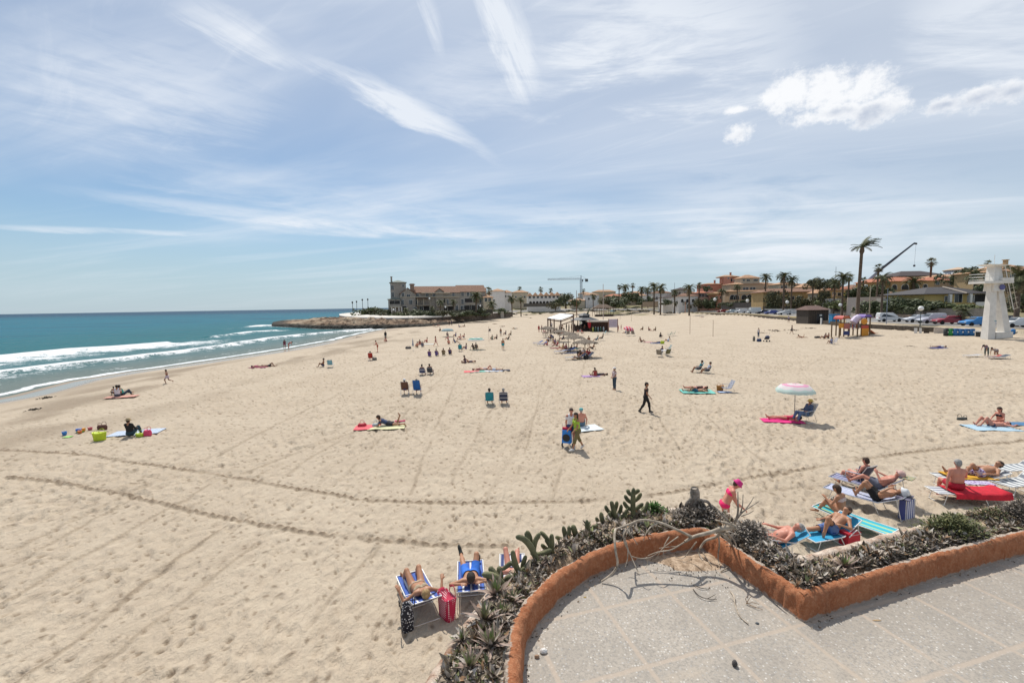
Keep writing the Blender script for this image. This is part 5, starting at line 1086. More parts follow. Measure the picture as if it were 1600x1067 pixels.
# man on the bright blue sunbed
rzC=hdg(G(1330,836),G(1268,848))
c1=G(1302,846)
lounger('bright blue low sunbed with white legs under the man in navy trunks',c1,rzC,mat((.02,.30,.52),.7,.1,5),32,WHITE,L=.95,seat=.28)
P=dict(PZ['recline']); P.update(ll=((.55,.10,.82),(.35,.02,-.93)),rl=((1,-.10,-.06),(.98,-.05,.08)),rlf=(.3,0,1),la=((.5,.55,-.35),(.9,-.3,.35)),ra=((.55,-.4,-.45),(.9,.2,.15)),sp=(-.84,0,.54))
person('man in navy trunks reclining on the bright blue sunbed, one knee up',P,'Cman',c1+dirv(rzC)*.10,rzC,.014,1.02,'tan',(('shorts',spots((.10,.16,.34),(.02,.05,.20),14,.35)),),'brown',False,ground=False,dz=.39)
c2_=G(1325,822); rzD=hdg(G(1372,836),G(1305,812))
lounger('turquoise and yellow striped sunbed reaching out behind the red cooler bag',c2_+dirv(rzD)*.15,rzD+math.pi,stripes([(.02,.38,.48),(.05,.45,.55),(.45,.55,.22),(.03,.40,.50)],4,1),5,WHITE,L=1.2,seat=.28)
P=dict(sp=(.12,0,1),hd=(.55,0,.8),fc=(1,0,-.5),sx=1,la=((.35,.35,-.75),(.75,-.3,.5)),ra=((.2,-.45,-.85),(.35,.1,-.95)),ll=((.82,.10,.52),(.55,0,-.85)),rl=((.90,-.10,.32),(.75,0,-.68)))
person('woman in a striped bikini top sitting up behind the man in navy trunks',P,'D',c2_+Vector((-.12,.10,0)),rzD,.014,.98,'tan',(('bikini_top',stripes([(.50,.30,.30),(.62,.55,.5)],22,2)),('briefs',(.75,.05,.15))),'brown',True,ground=False,dz=.40)
tcool=thing('cooler_bag','red cooler bag with white strap and lid standing by the blue sunbed','bag',G(1327,851),ang(15))
mb=MB(); mb.box((0,0,.17),(.42,.26,.34),taper=.95); part('bag_body',mb,mat((.52,.012,.03),.55,.15,6,.3),tcool); part('lid',MB().box((0,0,.36),(.43,.27,.05)),mat((.45,.01,.025),.55),tcool); part('strap',MB().tube([(-.2,-.145,.30),(-.1,-.17,.42),(.05,-.15,.47),(.2,-.14,.33)],.012,6),WHITE,tcool); part('zip',MB().tube([(-.2,-.14,.335),(.2,-.14,.335)],.005,4),WHITE,tcool)
# blue striped sunbeds: man asleep under a white hat, man in cap behind
rzF=hdg(G(1399,810),G(1342.7,793)); cF=G(1399,810)+dirv(rzF)*.15+Vector((.0,.30,0))
BS=stripes([(.66,.68,.72),(.06,.10,.34),(.66,.68,.72),(.66,.68,.72),(.08,.12,.40)],9,1)
lounger('blue and white striped sunbed under the man in black trunks',cF,rzF,BS,30,L=1.45,seat=.36,group='striped sunbeds with reading couple')
P=dict(PZ['recline']); P.update(sp=(-.86,0,.50),ll=((.62,.10,.78),(.48,.02,-.88)),rl=((.70,-.08,.70),(.5,0,-.87)),la=((.45,.5,.1),(-.6,-.75,.55)),ra=((.5,-.45,.05),(-.55,.75,.55)),hd=(-.9,0,.35))
person('man in black trunks on the striped sunbed with a pale hat over his face',P,'Fm',cF+dirv(rzF)*.10,rzF,.014,1.03,'tan',(('briefs',(.008,.008,.009)),('shorts',(.008,.008,.009))),'grey',False,hat=('bucket',(.62,.63,.64)),ground=False,dz=.46)
cE=cF+Vector((.80,.90,0)); rzE=rzF-.02
lounger('second striped sunbed with raised dark blue back, behind the man in black trunks',cE,rzE,stripes([(.10,.10,.22),(.06,.08,.26),(.5,.5,.56)],7,1),42,L=1.45,seat=.36,group='striped sunbeds with reading couple')
P=dict(PZ['recline']); P.update(sp=(-.76,0,.65),fat=.5,ll=((.88,.16,.42),(.80,.02,-.58)),rl=((.96,-.1,.20),(.95,0,-.25)),la=((.6,.4,-.2),(.55,-.3,.85)),ra=((.55,-.45,-.35),(.9,.2,.35)))
person('heavy man in a pink cap and sunglasses reclining behind the man in black trunks',P,'E',cE+dirv(rzE)*.10,rzE,.014,1.03,'pink',(('shorts',(.12,.13,.17)),),'grey',False,hat=('cap',(.55,.36,.32)),ground=False,dz=.46,eyes='sunglasses')
P=dict(PZ['chair']); P.update(sx=1,hd=(.15,0,1))
cG=cE+Vector((-.10,.80,0))
bchair('low dark chair beyond the capped man',cG,rzE-.2,mat((.06,.07,.12),.8),seat=.34)
person('woman half hidden beyond the capped man, face turned to the sea',P,'G',cG+dirv(rzE)*.06,rzE-.2,.016,.97,'pink',(('swimsuit',(.05,.06,.10)),),'brown',False,ground=False,dz=.44)
towel('grey towel draped over the head end of the striped sunbed',cF+dirv(rzF)*-.50+Vector((0,-.05,.645)),rzF+.1,mat((.13,.12,.17),.9,.3,8),.34,.55)
towel('rainbow cloth hung on the raised back of the dark blue sunbed',cE+dirv(rzE)*-.62+Vector((.02,0,.86)),rzE,stripes([(.5,.5,.05),(.05,.35,.12),(.6,.12,.05),(.1,.2,.5)],12,1),.22,.40)
tb=thing('folding_table','small folding table wrapped in blue and white striped cloth beside the striped sunbeds','table',G(1416,810),ang(12))
part('cover',MB().box((0,0,.30),(.36,.16,.60)),stripes([(.66,.67,.72),(.07,.09,.28)],14,0),tb)
for x in(-.16,.16): part('leg',MB().tube([(x,-.11,.01),(x,-.10,.62),(x,.10,.62),(x,.11,.01)],.012,6),STEEL,tb)
mbx=MB(); 
for i in range(12): mbx.lathe([(0,-.03),(.04,-.02),(.05,.02),(0,.04)],(random.uniform(-.12,.12),random.uniform(-.06,.06),.66+random.uniform(-.01,.03)),7)
part('tray_contents',mbx,mat((.06,.06,.055),.8,.5,9),tb)
# red towel sunbed and man's bare back
rzH=hdg(G(1583,777),G(1441,772)); cH=G(1530,786)
lounger('white framed sunbed covered by a long red towel',cH,rzH,stripes([(.65,.66,.66),(.20,.22,.28)],7,1),3,WHITE,L=1.35,seat=.38)
RED=mat((.50,.012,.028),.9,.2,7,.4,30)
v=[];f=[];n=22
for i in range(n+1):
    x=-.62+1.55*i/n
    for j,(y,z) in enumerate(((-.40,.08),(-.38,.24),(-.36,.39),(-.32,.425),(-.1,.41),(.1,.41),(.32,.425),(.36,.39),(.38,.26))):
        a=float(fbm(np.array(x*4),np.array(y*5),3,7)); v.append((x+a*.04,y+a*.05,z+a*.04+(.07*math.exp(-((x+.55)/.15)**2) if j in(3,4,5,6) else 0)))
f=[(i*9+j,(i+1)*9+j,(i+1)*9+j+1,i*9+j+1) for i in range(n) for j in range(8)]
tag(link('towel',mesh(MB().add(v,f),RED,True),None,cH,rzH),'long red towel draped over the sunbed the bare-backed man sits on','towel')
P=dict(sp=(-.08,0,1),hd=(.25,0,1),la=((-.12,.30,-1),(.1,.0,-1)),ra=((.5,-.3,-.75),(.8,0,-.1)),ll=((.95,.22,.05),(.3,0,-.95)),rl=((.95,-.22,.05),(.3,0,-.95)),fat=.5)
person('bare-backed man with short hair sitting on the red towel, seen from behind',P,'Hm',cH+dirv(rzH)*.62+Vector((0,.05,0)),ang(72),.014,1.05,'pink',(('shorts',(.40,.01,.03)),),'grey',False,ground=False,dz=.53)
cI=cH+Vector((1.25,1.15,0)); rzI=rzH+.02
lounger('white framed sunbed with a yellow towel beyond the red one',cI,rzI,stripes([(.62,.63,.62),(.25,.27,.30)],5,1),22,WHITE,L=1.4,seat=.38)
towel('mustard yellow towel hanging off the sunbed beyond the red one',cI+dirv(rzI)*.45+Vector((0,-.02,.40)),rzI,mat((.62,.34,.03),.9,.2,8,.3),1.35,.72)
P=dict(PZ['recline']); P.update(sp=(-.93,0,.36),ll=((.66,.08,.75),(.62,.02,-.80)),rl=((.98,-.14,.05),(1,0,-.05)),la=((.5,.55,-.2),(.95,-.2,0)),ra=((.45,-.55,-.2),(.95,.2,0)),fat=.3)
PURP=spots((.50,.45,.60),(.16,.05,.22),13,.38)
person('man in purple patterned trunks lying on the yellow towel, knee raised',P,'I',cI+dirv(rzI)*.10,rzI,.014,1.03,'tan',(('shorts',PURP),),'brown',False,ground=False,dz=.50)
towel('purple patterned cloth bunched between the two towel sunbeds',cH+Vector((.45,.50,.42)),rzH,PURP,.85,.35)
SG=stripes([(.68,.69,.67),(.17,.19,.22)],4.2,0)
lounger('empty grey striped sunbed cut by the right picture edge',G(1606,770),ang(190),SG,35,WHITE,L=1.2,seat=.42,group='empty striped sunbeds at the right edge')
lounger('empty striped sunbed farthest back at the right picture edge',G(1606,748),ang(185),SG,30,WHITE,L=1.3,seat=.45,group='empty striped sunbeds at the right edge')
# woman in the pink hat
P=dict(sp=(.42,0,1),hd=(.75,0,.75),fc=(1,0,-.9),sx=1,la=((.15,.2,-1),(.55,0,-.85)),ra=((.25,-.22,-1),(.75,0,-.65)),ll=((.10,.08,-1),(-.25,0,-1)),rl=((.16,-.08,-1),(-.2,0,-1)))
person('woman in a magenta sun hat and pink bikini stooping behind the dead stump',P,'pinkhat',G(1132,838),ang(-12),.014,.97,'pink',(('bikini_top',(.85,.02,.16)),('briefs',(.80,.02,.14))),'brown',False,hat=('bucket',(.62,.03,.22)))
# ================================================================ MIDDLE DISTANCE
M=.020
def stand(label,px,py,pose,deg,sc,skin,wear,hair='dark',h=M,**k):
    return person(label,PZ[pose] if isinstance(pose,str) else pose,pose if isinstance(pose,str) else k.pop('key'),G(px,py),ang(deg),h,sc,skin,wear,hair,**k)
Pm=dict(PZ['walk'],la=((-.1,.1,-1),(.2,0,-1)),ra=((.2,-.15,-1),(.75,-.1,-.8)),hd=(.12,0,1))
person('man in black shirt and black trousers walking right alone across the sand',Pm,'blackman',G(1009,645),ang(-18),.016,1.06,'tan',(('trousers',(.012,.012,.013)),('shirt',(.03,.022,.026)),('shoes',(.05,.05,.05))),'dark')
person('person with white cap, pale top and jeans standing with hands in front',dict(PZ['stand'],la=((.1,.25,-1),(.6,-.6,-.5)),ra=((.1,-.25,-1),(.6,.6,-.5))),'capman',G(960,609),ang(200),.018,1.,'tan',(('trousers',(.035,.06,.09)),('vest',(.60,.50,.50)),('shirt',(.55,.45,.46))),'dark',hat=('cap',(.75,.75,.75)))
person('man in white t-shirt walking beside the blue trolley',dict(PZ['walk'],ra=((-.2,-.2,-1),(-.2,0,-1)),hd=(.1,0,1)),'trolleyman',G(893,698),ang(262),.015,1.04,'pink',(('shorts',(.03,.06,.16)),('shirt',(.72,.72,.76)),('shoes',(.5,.5,.5))),'brown')
person('woman in lime green t-shirt and khaki trousers striding past the man in white',dict(PZ['stride'],sx=1,sp=(.12,0,1),la=((.2,.15,-1),(.7,-.2,-.7)),ra=((.25,-.2,-1),(.75,-.05,-.7))),'limewoman',G(902,703),ang(205),.015,1.0,'tan',(('three_quarter_trousers',(.17,.14,.06)),('shirt',(.34,.50,.05)),('shoes',(.6,.6,.6))),'dark',True)
tr=thing('beach_trolley','blue beach trolley bag with black round pocket and silver frame, pulled by the couple','trolley',G(886,699),ang(250))
part('bag_body',MB().box((0,0,.52),(.26,.42,.58),taper=.9),mat((.02,.22,.68),.6,.1,8),tr); part('pocket',MB().lathe([(0,-.03),(.15,-.02),(.17,.0),(0,.0)],(0,0,.0),16,axis='Y'),BLACK,tr)
tr.children[-1].location=(.15,0,.48); tr.children[-1].rotation_euler=(0,0,-math.pi/2)
part('frame',MB().tube([(-.1,-.24,.06),(-.16,-.24,1.02),(-.16,.24,1.02),(-.1,.24,.06)],.012,6),STEEL,tr); part('towel_roll',MB().tube([(-.02,-.2,.86),(-.02,.2,.86)],.07,10),mat((.50,.02,.06),.8),tr)
for s in(1,-1): part('wheel',MB().lathe([(.0,-.02),(.09,-.02),(.10,0),(.09,.02),(0,.02)],(-.08,s*.24,.10),14,axis='Y'),BLACK,tr)
person('bare-backed person in turquoise cap sitting on the white towel behind the trolley',dict(PZ['sit'],fat=.5,la=((.3,.4,-.9),(.5,0,-.8)),ra=((.3,-.4,-.9),(.5,0,-.8))),'backman',G(908,667),ang(85),.018,1.05,'pink',(('shorts',(.10,.16,.22)),),'grey',hat=('cap',(.12,.42,.42)))
towel('white towel with yellow edge under the bare-backed sitter in the turquoise cap',G(914,670,.02),ang(20),mat((.62,.68,.70),.9,.08,5),1.7,1.0)
# pink parasol group
PKP=parasol('pink and white striped parasol with pale turquoise rim',G(1241,657),None or MC.setdefault('pk',None) or mat((.7,.7,.7),.8),  .95,2.0,drop=.34)
def ringmat(cols,r):
    m=bpy.data.materials.new('rings'); m.use_nodes=True; t=m.node_tree; b=t.nodes['Principled BSDF']; b.inputs['Roughness'].default_value=.8
    tcn=N(t,'ShaderNodeTexCoord'); s=N(t,'ShaderNodeSeparateXYZ'); LK(t,tcn.outputs['Object'],s.inputs[0]); q=MA(t,'SQRT',MA(t,'ADD',MA(t,'MULTIPLY',s.outputs[0],s.outputs[0]),MA(t,'MULTIPLY',s.outputs[1],s.outputs[1])))
    cr=N(t,'ShaderNodeValToRGB'); cr.color_ramp.interpolation='CONSTANT'; e=cr.color_ramp.elements
    while len(e)<len(cols): e.new(.5)
    for i,(p,c) in enumerate(cols): e[i].position=p; e[i].color=(*c,1)
    LK(t,MA(t,'DIVIDE',q,r),cr.inputs[0]); LK(t,cr.outputs[0],b.inputs['Base Color']); 
    tr_=N(t,'ShaderNodeBsdfTranslucent'); LK(t,cr.outputs[0],tr_.inputs[0]); mx=N(t,'ShaderNodeMixShader'); mx.inputs[0].default_value=.35; LK(t,b.outputs[0],mx.inputs[1]); LK(t,tr_.outputs[0],mx.inputs[2]); LK(t,mx.outputs[0],t.nodes['Material Output'].inputs[0]); return m
for c in PKP.children:
    if c.name.startswith('canopy'): c.data.materials[0]=ringmat([(0,(.80,.50,.62)),(.17,(.78,.75,.75)),(.40,(.78,.38,.55)),(.66,(.78,.75,.76)),(.84,(.56,.73,.69))],.95)
    if c.name.startswith('pole'): c.data.materials[0]=mat((.10,.10,.11),.5)
towel('magenta towel under the pink parasol',G(1222,658,.02),ang(-12),mat((.62,.02,.18),.9,.15,8),2.0,.85)
person('person in a red swimsuit lying on the magenta towel under the pink parasol',dict(PZ['supine'],sx=1,ll=((1,.1,.1),(.95,0,-.12))),'lie1',G(1228,656),ang(168),.02,1.,'pink',(('swimsuit',(.55,.04,.10)),),'dark',True)
bchair('white high-backed chair at the pink parasol',G(1262,659),ang(185),mat((.66,.63,.58),.8,.1),STEEL,seat=.36,back=62,hb=.72)
person('person in a yellow straw hat and jeans seated by the pink parasol',PZ['chair'],'chair',G(1262,659)+Vector((-.1,0,0)),ang(185),.02,1.,'tan',(('trousers',(.10,.16,.28)),('longsleeve',(.06,.09,.16))),'brown',hat=('brim',(.60,.45,.12)),ground=False,dz=.47)
# right couple on blue towel
towel('wavy blue and white towel under the couple near the right picture edge',G(1548,669,.02),ang(-8),stripes([(.30,.50,.62),(.65,.70,.72),(.12,.30,.45)],6,1),2.0,1.1)
person('man in navy trunks lying on his back with knees bent on the wavy blue towel',dict(PZ['supine_knee'],ll=((.62,.10,.78),(.6,0,-.8)),rl=((.72,-.1,.70),(.55,0,-.85))),'couple1',G(1549,667),ang(170),.018,1.04,'pink',(('briefs',(.03,.05,.10)),),'brown')
person('woman in a black bikini sitting beside the lying man, near the right picture edge',dict(PZ['sit_cross'],sx=1,hd=(.3,0,1)),'couple2',G(1563,663),ang(185),.018,1.02,'pink',(('bikini_top',(.015,.015,.02)),('briefs',(.015,.015,.02))),'brown',True)
bag('dark bag lying on the sand left of the blue towel couple',G(1503,656),.2,mat((.05,.055,.05),.8,.3),.55,.22,.13,taper=.9)
towel('blue towel corner at the right picture edge beside the couple',G(1590,663,.02),ang(-5),mat((.06,.16,.30),.9,.15),1.3,.7)
# left hat woman
towel('blue and white striped towel under the woman in the black hat',G(214,676,.02),ang(14),stripes([(.60,.64,.70),(.10,.22,.45),(.60,.64,.70),(.35,.45,.6)],7,0),2.3,1.1)
person('woman in a wide straw hat and black clothes sitting by the lime green tote',dict(PZ['sit'],sx=1),'hatwoman',G(204,682),ang(95),.018,1.0,'tan',(('longsleeve',(.012,.012,.014)),('trousers',(.02,.05,.07))),'dark',hat=('brim',(.36,.27,.15)))
bag('big lime green beach tote left of the woman in the black clothes',G(156,688),.1,mat((.50,.62,.02),.6,.1),.52,.30,.42,strap=mat((.50,.62,.02),.6))
bag('pink bag at the right end of the striped towel',G(231,681),.2,mat((.65,.05,.14),.6,.1),.34,.24,.32,strap=mat((.65,.05,.14),.6),taper=.7)
bag('small lime green bag between the sitting woman and the pink bag',G(219,682),.1,mat((.42,.55,.04),.6,.1),.36,.2,.18,strap=mat((.42,.55,.04),.6))
def bucket(label,p,c,r=.11,h=.2):
    t=thing('sand_bucket',label,'bucket',p,0); part('pail',MB().lathe([(0,0),(r*.75,0),(r,h),(r*.93,h),(r*.7,.02),(0,.02)],n=16),mat(c,.5),t,True); part('handle',MB().tube([(r*math.cos(a),0,h+r*.9*math.sin(a)) for a in np.linspace(0,math.pi,9)],.006,5),WHITE,t); return t
bucket('blue toy bucket alone at the far left of the toys',G(101,680),(.03,.18,.5))
bucket('red and yellow toy bucket lying among the sand toys',G(125,677),(.60,.16,.03),.10,.15)
bucket('pink toy bucket right of the sand toys',G(141,672),(.52,.10,.12),.11,.16)
tt=thing('toy_truck','small blue and orange toy truck on green wheels among the sand toys','toy',G(126,675),.4)
part('truck_bed',MB().box((-.06,0,.14),(.24,.16,.12)),mat((.05,.15,.5),.5),tt); part('cab',MB().box((.13,0,.13),(.12,.15,.14)),mat((.7,.3,.03),.5),tt)
for x in(-.1,.12):
    for s in(1,-1): part('wheel',MB().lathe([(0,-.015),(.045,-.015),(.045,.015),(0,.015)],(x,s*.08,.05),10,axis='Y'),mat((.2,.5,.05),.5),tt)
tag(link('toy_mat',mesh(MB().box((0,0,.02),(.34,.26,.03)),mat((.25,.55,.12),.6)),None,G(106,683)),'flat light green toy tray beside the blue bucket','toy')
bag('dark brown bag right of the pink toy bucket',G(160,671),.1,mat((.12,.05,.035),.8,.2),.45,.25,.26,taper=.8)
# couple by the shore, running child, shells
towel('pink towel under the pair sitting near the waterline',G(190,620,.02),ang(15),mat((.55,.28,.22),.9,.1),2.0,.9)
person('person in a white top sitting on the pink towel, facing the sea',PZ['sit'],'sit',G(184,621),ang(120),.022,1.,'tan',(('shirt',(.62,.62,.68)),('trousers',(.08,.08,.1))),'black')
person('person in a teal top leaning on the pair mate in white near the waterline',PZ['sit_lean'],'sit_lean',G(192,619),ang(75),.022,.97,'tan',(('shirt',(.05,.40,.34)),('trousers',(.03,.05,.08))),'black',True)
person('small child in front of the pair on the pink towel',PZ['crouch'],'crouch',G(179,617),ang(150),.022,.62,'brown',(('shorts',(.05,.05,.08)),),'dark')
person('small child in pale shorts running along the wet sand',PZ['run'],'run',G(262,599),ang(195),.022,.78,'brown',(('shorts',(.5,.42,.5)),),'black')
def debris(label,px,py,s,m,name='seaweed_heap',cat='seaweed'):
    return blob(label,px,py,float(TZ(*G(px,py)[:2])),s,s*.6,s*.35,m,name,cat,int(px))
WEED=mat((.04,.032,.02),.9,.4,9,.8)
blob2=lambda l,x,y,s: tag(link('seaweed_heap',mesh(blobmesh(s,int(x)),WEED,False),None,G(x,y),0),l,'seaweed')
def blobmesh(s,seed):
    mb=MB(); rd=random.Random(seed)
    for i in range(46):
        a=rd.uniform(0,6.28); r=abs(rd.gauss(0,s*.5)); p=Vector((r*math.cos(a),r*math.sin(a),0)); mb.tube([p,p+Vector((rd.gauss(0,.08),rd.gauss(0,.08),rd.uniform(.05,.35)*s*(1-r/s*.6)))],[.05*s+.02,.01],4)
    return mb
blob2('dark seaweed mound on the tide film at the far left',73,622,.55); blob2('small dark seaweed mound below the first one, far left',53,640,.4)
towel('coral pink towel under the person in the black top and one leg up',G(574,668,.02),ang(8),mat((.70,.12,.14),.9,.15,6),1.3,.9)
person('person in a navy top lying with one leg kicked up beside the coral towel',dict(PZ['prone_up']),'prone_up',G(607,666),ang(2),.02,1.,'tan',(('shirt',(.04,.06,.13)),('shorts',(.03,.03,.04))),'brown',True)
towel('pale yellow towel under the person in the navy top',G(605,668,.02),ang(5),mat((.60,.58,.35),.9,.1),1.9,.8)
bag('white and pale blue bag at the end of the coral towel',G(587,667),.3,mat((.5,.58,.6),.7,.3),.36,.22,.20,taper=.8); bag('red sports bag on the coral towel',G(566,667),.3,mat((.45,.03,.05),.7,.3),.45,.28,.20,taper=.8)
towel('tiny crimson towel thrown on the sand right of the navy top person',G(625,658,.02),ang(15),mat((.35,.04,.09),.9,.1),.6,.3)
# chair pairs seen from behind
BL=mat((.015,.12,.42),.7,.15,6); TL=mat((.02,.26,.34),.7,.15,6); NV=mat((.04,.05,.10),.7,.15,6); BR=mat((.14,.07,.05),.8,.15,6)
def seated(label,clabel,px,py,deg,cm,skin,wear,hair='dark',hat=None,h=.026,seat=.30,hb=.72,back=66,sc=1.,**k):
    p=G(px,py); bchair(clabel,p,ang(deg),cm,seat=seat,hb=hb,back=back); person(label,PZ['chair'],'chair',p+dirv(ang(deg))*.07,ang(deg),h,sc,skin,wear,hair,hat=hat,ground=False,dz=seat+.11,**k)
seated('person with white cap in the left chair of the pair left of the beach centre','low chair with dark seat under the person in the white cap',633,617,95,BR,'tan',(('shirt',(.35,.22,.12)),('shorts',(.05,.04,.12))),'brown',('cap',(.75,.75,.75)),seat=.38)
seated('person hidden by the tall royal blue chair back','tall royal blue chair beside the white-capped sitter',652,617,93,BL,'tan',(('shorts',(.05,.08,.2)),),'dark',hb=.92,seat=.36,back=62)
blob2('dark clutter between the white-capped sitter and the blue chair',643,617,.25)
seated('person in the teal chair at the beach centre','teal chair with wide back, left of the navy one',765,633,92,TL,'tan',(('shirt',(.03,.2,.3)),),'dark',hb=.66)
seated('person in the navy chair of the pair at the beach centre','navy chair with grey trim, right of the teal one',787,633,88,stripes([(.04,.05,.10),(.04,.05,.10),(.30,.31,.35)],3.4,2),'tan',(('shirt',(.1,.1,.14)),),'grey',hb=.66)
seated('person in navy in the left of two dark chairs, upper left of the teal pair','dark blue chair with pale stripe, left of two',660,586,90,stripes([(.03,.05,.14),(.03,.05,.14),(.4,.42,.5)],3.4,2),'tan',(('shirt',(.05,.06,.12)),),'dark',seat=.2,hb=.5)
seated('person in the right of two dark chairs, upper left of the teal pair','dark grey chair, right of the striped-back one',672,585,85,mat((.07,.075,.09),.8,.1),'tan',(('shirt',(.08,.08,.1)),),'dark',seat=.2,hb=.5)
seated('broad person filling the red chair at the left of the crowd','bright red folding chair alone at the left',579,563,100,mat((.40,.03,.02),.7,.1),'brown',(('shirt',(.25,.03,.02)),),'brown')
bag('small grey bag right of the red chair',G(585.5,563),.1,mat((.16,.15,.13),.8,.2),.5,.35,.35,taper=.8)
seated('person in a teal shirt in the left chair right of centre','teal chair turned to the left, right of the beach centre',1094,582,160,TL,'brown',(('shirt',(.02,.22,.27)),('shorts',(.1,.1,.12))),'dark')
seated('person in a pale blue shirt in the low green chair','low green chair next to the teal chair right of centre',1107,583,165,mat((.05,.20,.13),.8,.1),'tan',(('shirt',(.40,.48,.62)),('shorts',(.1,.1,.12))),'dark',seat=.2,hb=.5)
towel('turquoise towel with two sunbathers right of the walking man in black',G(1089,612,.02),ang(-8),mat((.15,.48,.42),.9,.1),2.2,1.5)
person('sunbather lying nearer on the turquoise towel',PZ['supine_knee'],'supine_knee',G(1088,613),ang(172),.024,1.,'tan',(('shorts',(.03,.1,.16)),),'dark'); person('sunbather lying farther on the turquoise towel',PZ['supine'],'supine',G(1089,608),ang(170),.024,1.,'pink',(('swimsuit',(.08,.03,.03)),),'brown',True)
bag('orange brown tote bag right of the turquoise towel',G(1125,611),.2,mat((.36,.15,.03),.7,.2),.46,.26,.42,strap=mat((.36,.15,.03),.7))
bchair('empty dark patterned chair with a towel over it, right of the orange bag',G(1139,613),ang(180),spots((.35,.36,.42),(.03,.03,.06),11,.3),seat=.32)
towel('pale blue towel on the sand in front of the patterned chair',G(1132,613,.02),ang(0),mat((.35,.45,.65),.9,.1),.9,.5)
towel('lilac towel under the pair lying near the standing capped person',G(925,588,.02),ang(5),mat((.36,.22,.42),.9,.1),1.8,.9)
person('red-haired person curled up on the lilac towel',PZ['sit_cross'],'sit_cross',G(930,588),ang(100),.026,.9,'brown',(('swimsuit',(.35,.06,.05)),),'brown',True); person('person lying dark-clothed right of the lilac towel',PZ['supine'],'supine',G(937,587),ang(175),.026,.95,'brown',(('shirt',(.05,.03,.04)),('shorts',(.03,.03,.03))),'dark')
# ================================================================ BUILDINGS
def wall_quad_window(par,A,B,cx,z,w,h,kind,frm,glass,front):
    pass
def rectw(par,o,ux,nz,cx,z,w,h,kind,frm,glass):
    """window or door on a vertical face: o origin, ux unit along the face, nz outward normal"""
    o=Vector(o); ux=Vector(ux); nz=Vector(nz); up_=Vector((0,0,1))
    def P(x,zz,d): return o+ux*x+up_*zz+nz*d
    fr=MB(); t_=.09
    if kind in('arch','darkarch'):
        out=[(cx-w/2,z)]+[(cx-w/2*math.cos(a),z+h-w/2+w/2*math.sin(a)) for a in np.linspace(0,math.pi,9)]+[(cx+w/2,z)]
    else: out=[(cx-w/2,z),(cx-w/2,z+h),(cx+w/2,z+h),(cx+w/2,z)]
    n=len(out)
    ring=[(cx+(x-cx)*(1+2*t_/w),z+(zz-z)+( t_ if zz>z+.01 else -.0)) for x,zz in out]
    v=[P(x,q,.05) for x,q in out]+[P(x,q,.05) for x,q in ring]+[P(x,q,.0) for x,q in ring]+[P(x,q,-.0) for x,q in out]
    f=[(i,i+1,n+i+1,n+i) for i in range(n-1)]+[(n+i,n+i+1,2*n+i+1,2*n+i) for i in range(n-1)]+[(i+1,i,3*n+i,3*n+i+1) for i in range(n-1)]
    fr.add(v,f)
    if kind=='win' and w>.8:
        fr.add([P(cx-.03,z,.045),P(cx+.03,z,.045),P(cx+.03,z+h,.045),P(cx-.03,z+h,.045)],[(0,1,2,3)])
    nm='door' if kind=='door' else ('archway' if 'arch' in kind else 'window')
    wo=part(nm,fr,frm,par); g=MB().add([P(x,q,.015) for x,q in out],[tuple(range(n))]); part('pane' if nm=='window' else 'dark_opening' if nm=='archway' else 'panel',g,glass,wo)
    return wo
ROOFO=mat((.36,.19,.105),.9,.25,3,.5,14,c2=(.44,.27,.16)); ROOFR=mat((.42,.16,.09),.9,.25,3,.5,14); ROOFD=mat((.055,.04,.04),.85,.2,3,.4,14); ROOFB=mat((.16,.085,.06),.9,.3,3,.5,14,c2=(.24,.13,.08))
CREAM=mat((.50,.43,.32),.9,.08,.8); OCH=mat((.42,.29,.135),.9,.10,.8); PINKW=mat((.46,.20,.14),.9,.08,.8); WHT=mat((.68,.66,.63),.9,.06,.8); YEL=mat((.56,.42,.17),.9,.06,.8); STONE=mat((.33,.295,.25),.9,.18,2.5,.5,8); STONE2=mat((.30,.27,.235),.9,.15,2.5,.5,8)
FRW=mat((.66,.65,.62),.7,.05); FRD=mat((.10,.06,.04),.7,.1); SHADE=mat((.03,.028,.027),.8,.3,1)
def roofmb(x0,x1,y0,y1,z,h,ov=.45,kind='hip'):
    mb=MB(); a,b,c,d=x0-ov,x1+ov,y0-ov,y1+ov; w=b-a; l=d-c
    if kind=='hip':
        k=min(w,l)/2
        if w>=l: r=[(a+k,(c+d)/2,z+h),(b-k,(c+d)/2,z+h)]
        else: r=[((a+b)/2,c+k,z+h),((a+b)/2,d-k,z+h)]
        if abs(w-l)<.02: r[1]=(r[0][0]+.01,r[0][1]+.01,r[0][2])
        v=[(a,c,z),(b,c,z),(b,d,z),(a,d,z),*r,(a,c,z-.14),(b,c,z-.14),(b,d,z-.14),(a,d,z-.14)]
        f=[(0,1,5,4),(2,3,4,5),(3,0,4),(1,2,5)] if w>=l else [(0,1,4),(1,2,5,4),(2,3,5),(3,0,4,5)]
        f+=[(6,7,1,0),(7,8,2,1),(8,9,3,2),(9,6,0,3),(9,8,7,6)]
        mb.add(v,f)
    elif kind=='gablex':   # ridge along x
        m=(c+d)/2; mb.add([(a,c,z),(b,c,z),(b,m,z+h),(a,m,z+h),(b,d,z),(a,d,z),(a,c,z-.12),(b,c,z-.12),(b,d,z-.12),(a,d,z-.12)],[(0,1,2,3),(3,2,4,5),(0,3,5),(1,4,2),(6,7,1,0),(8,9,5,4),(9,8,7,6)])
    else:  # parapet flat
        mb.box(((a+b)/2,(c+d)/2,z+.12),(w-ov,l-ov,.28))
    return mb
def building(label,cat='house',name='house',loc=(0,0,0),rz=0,group=None): return thing(name,label,cat,loc,rz,group)
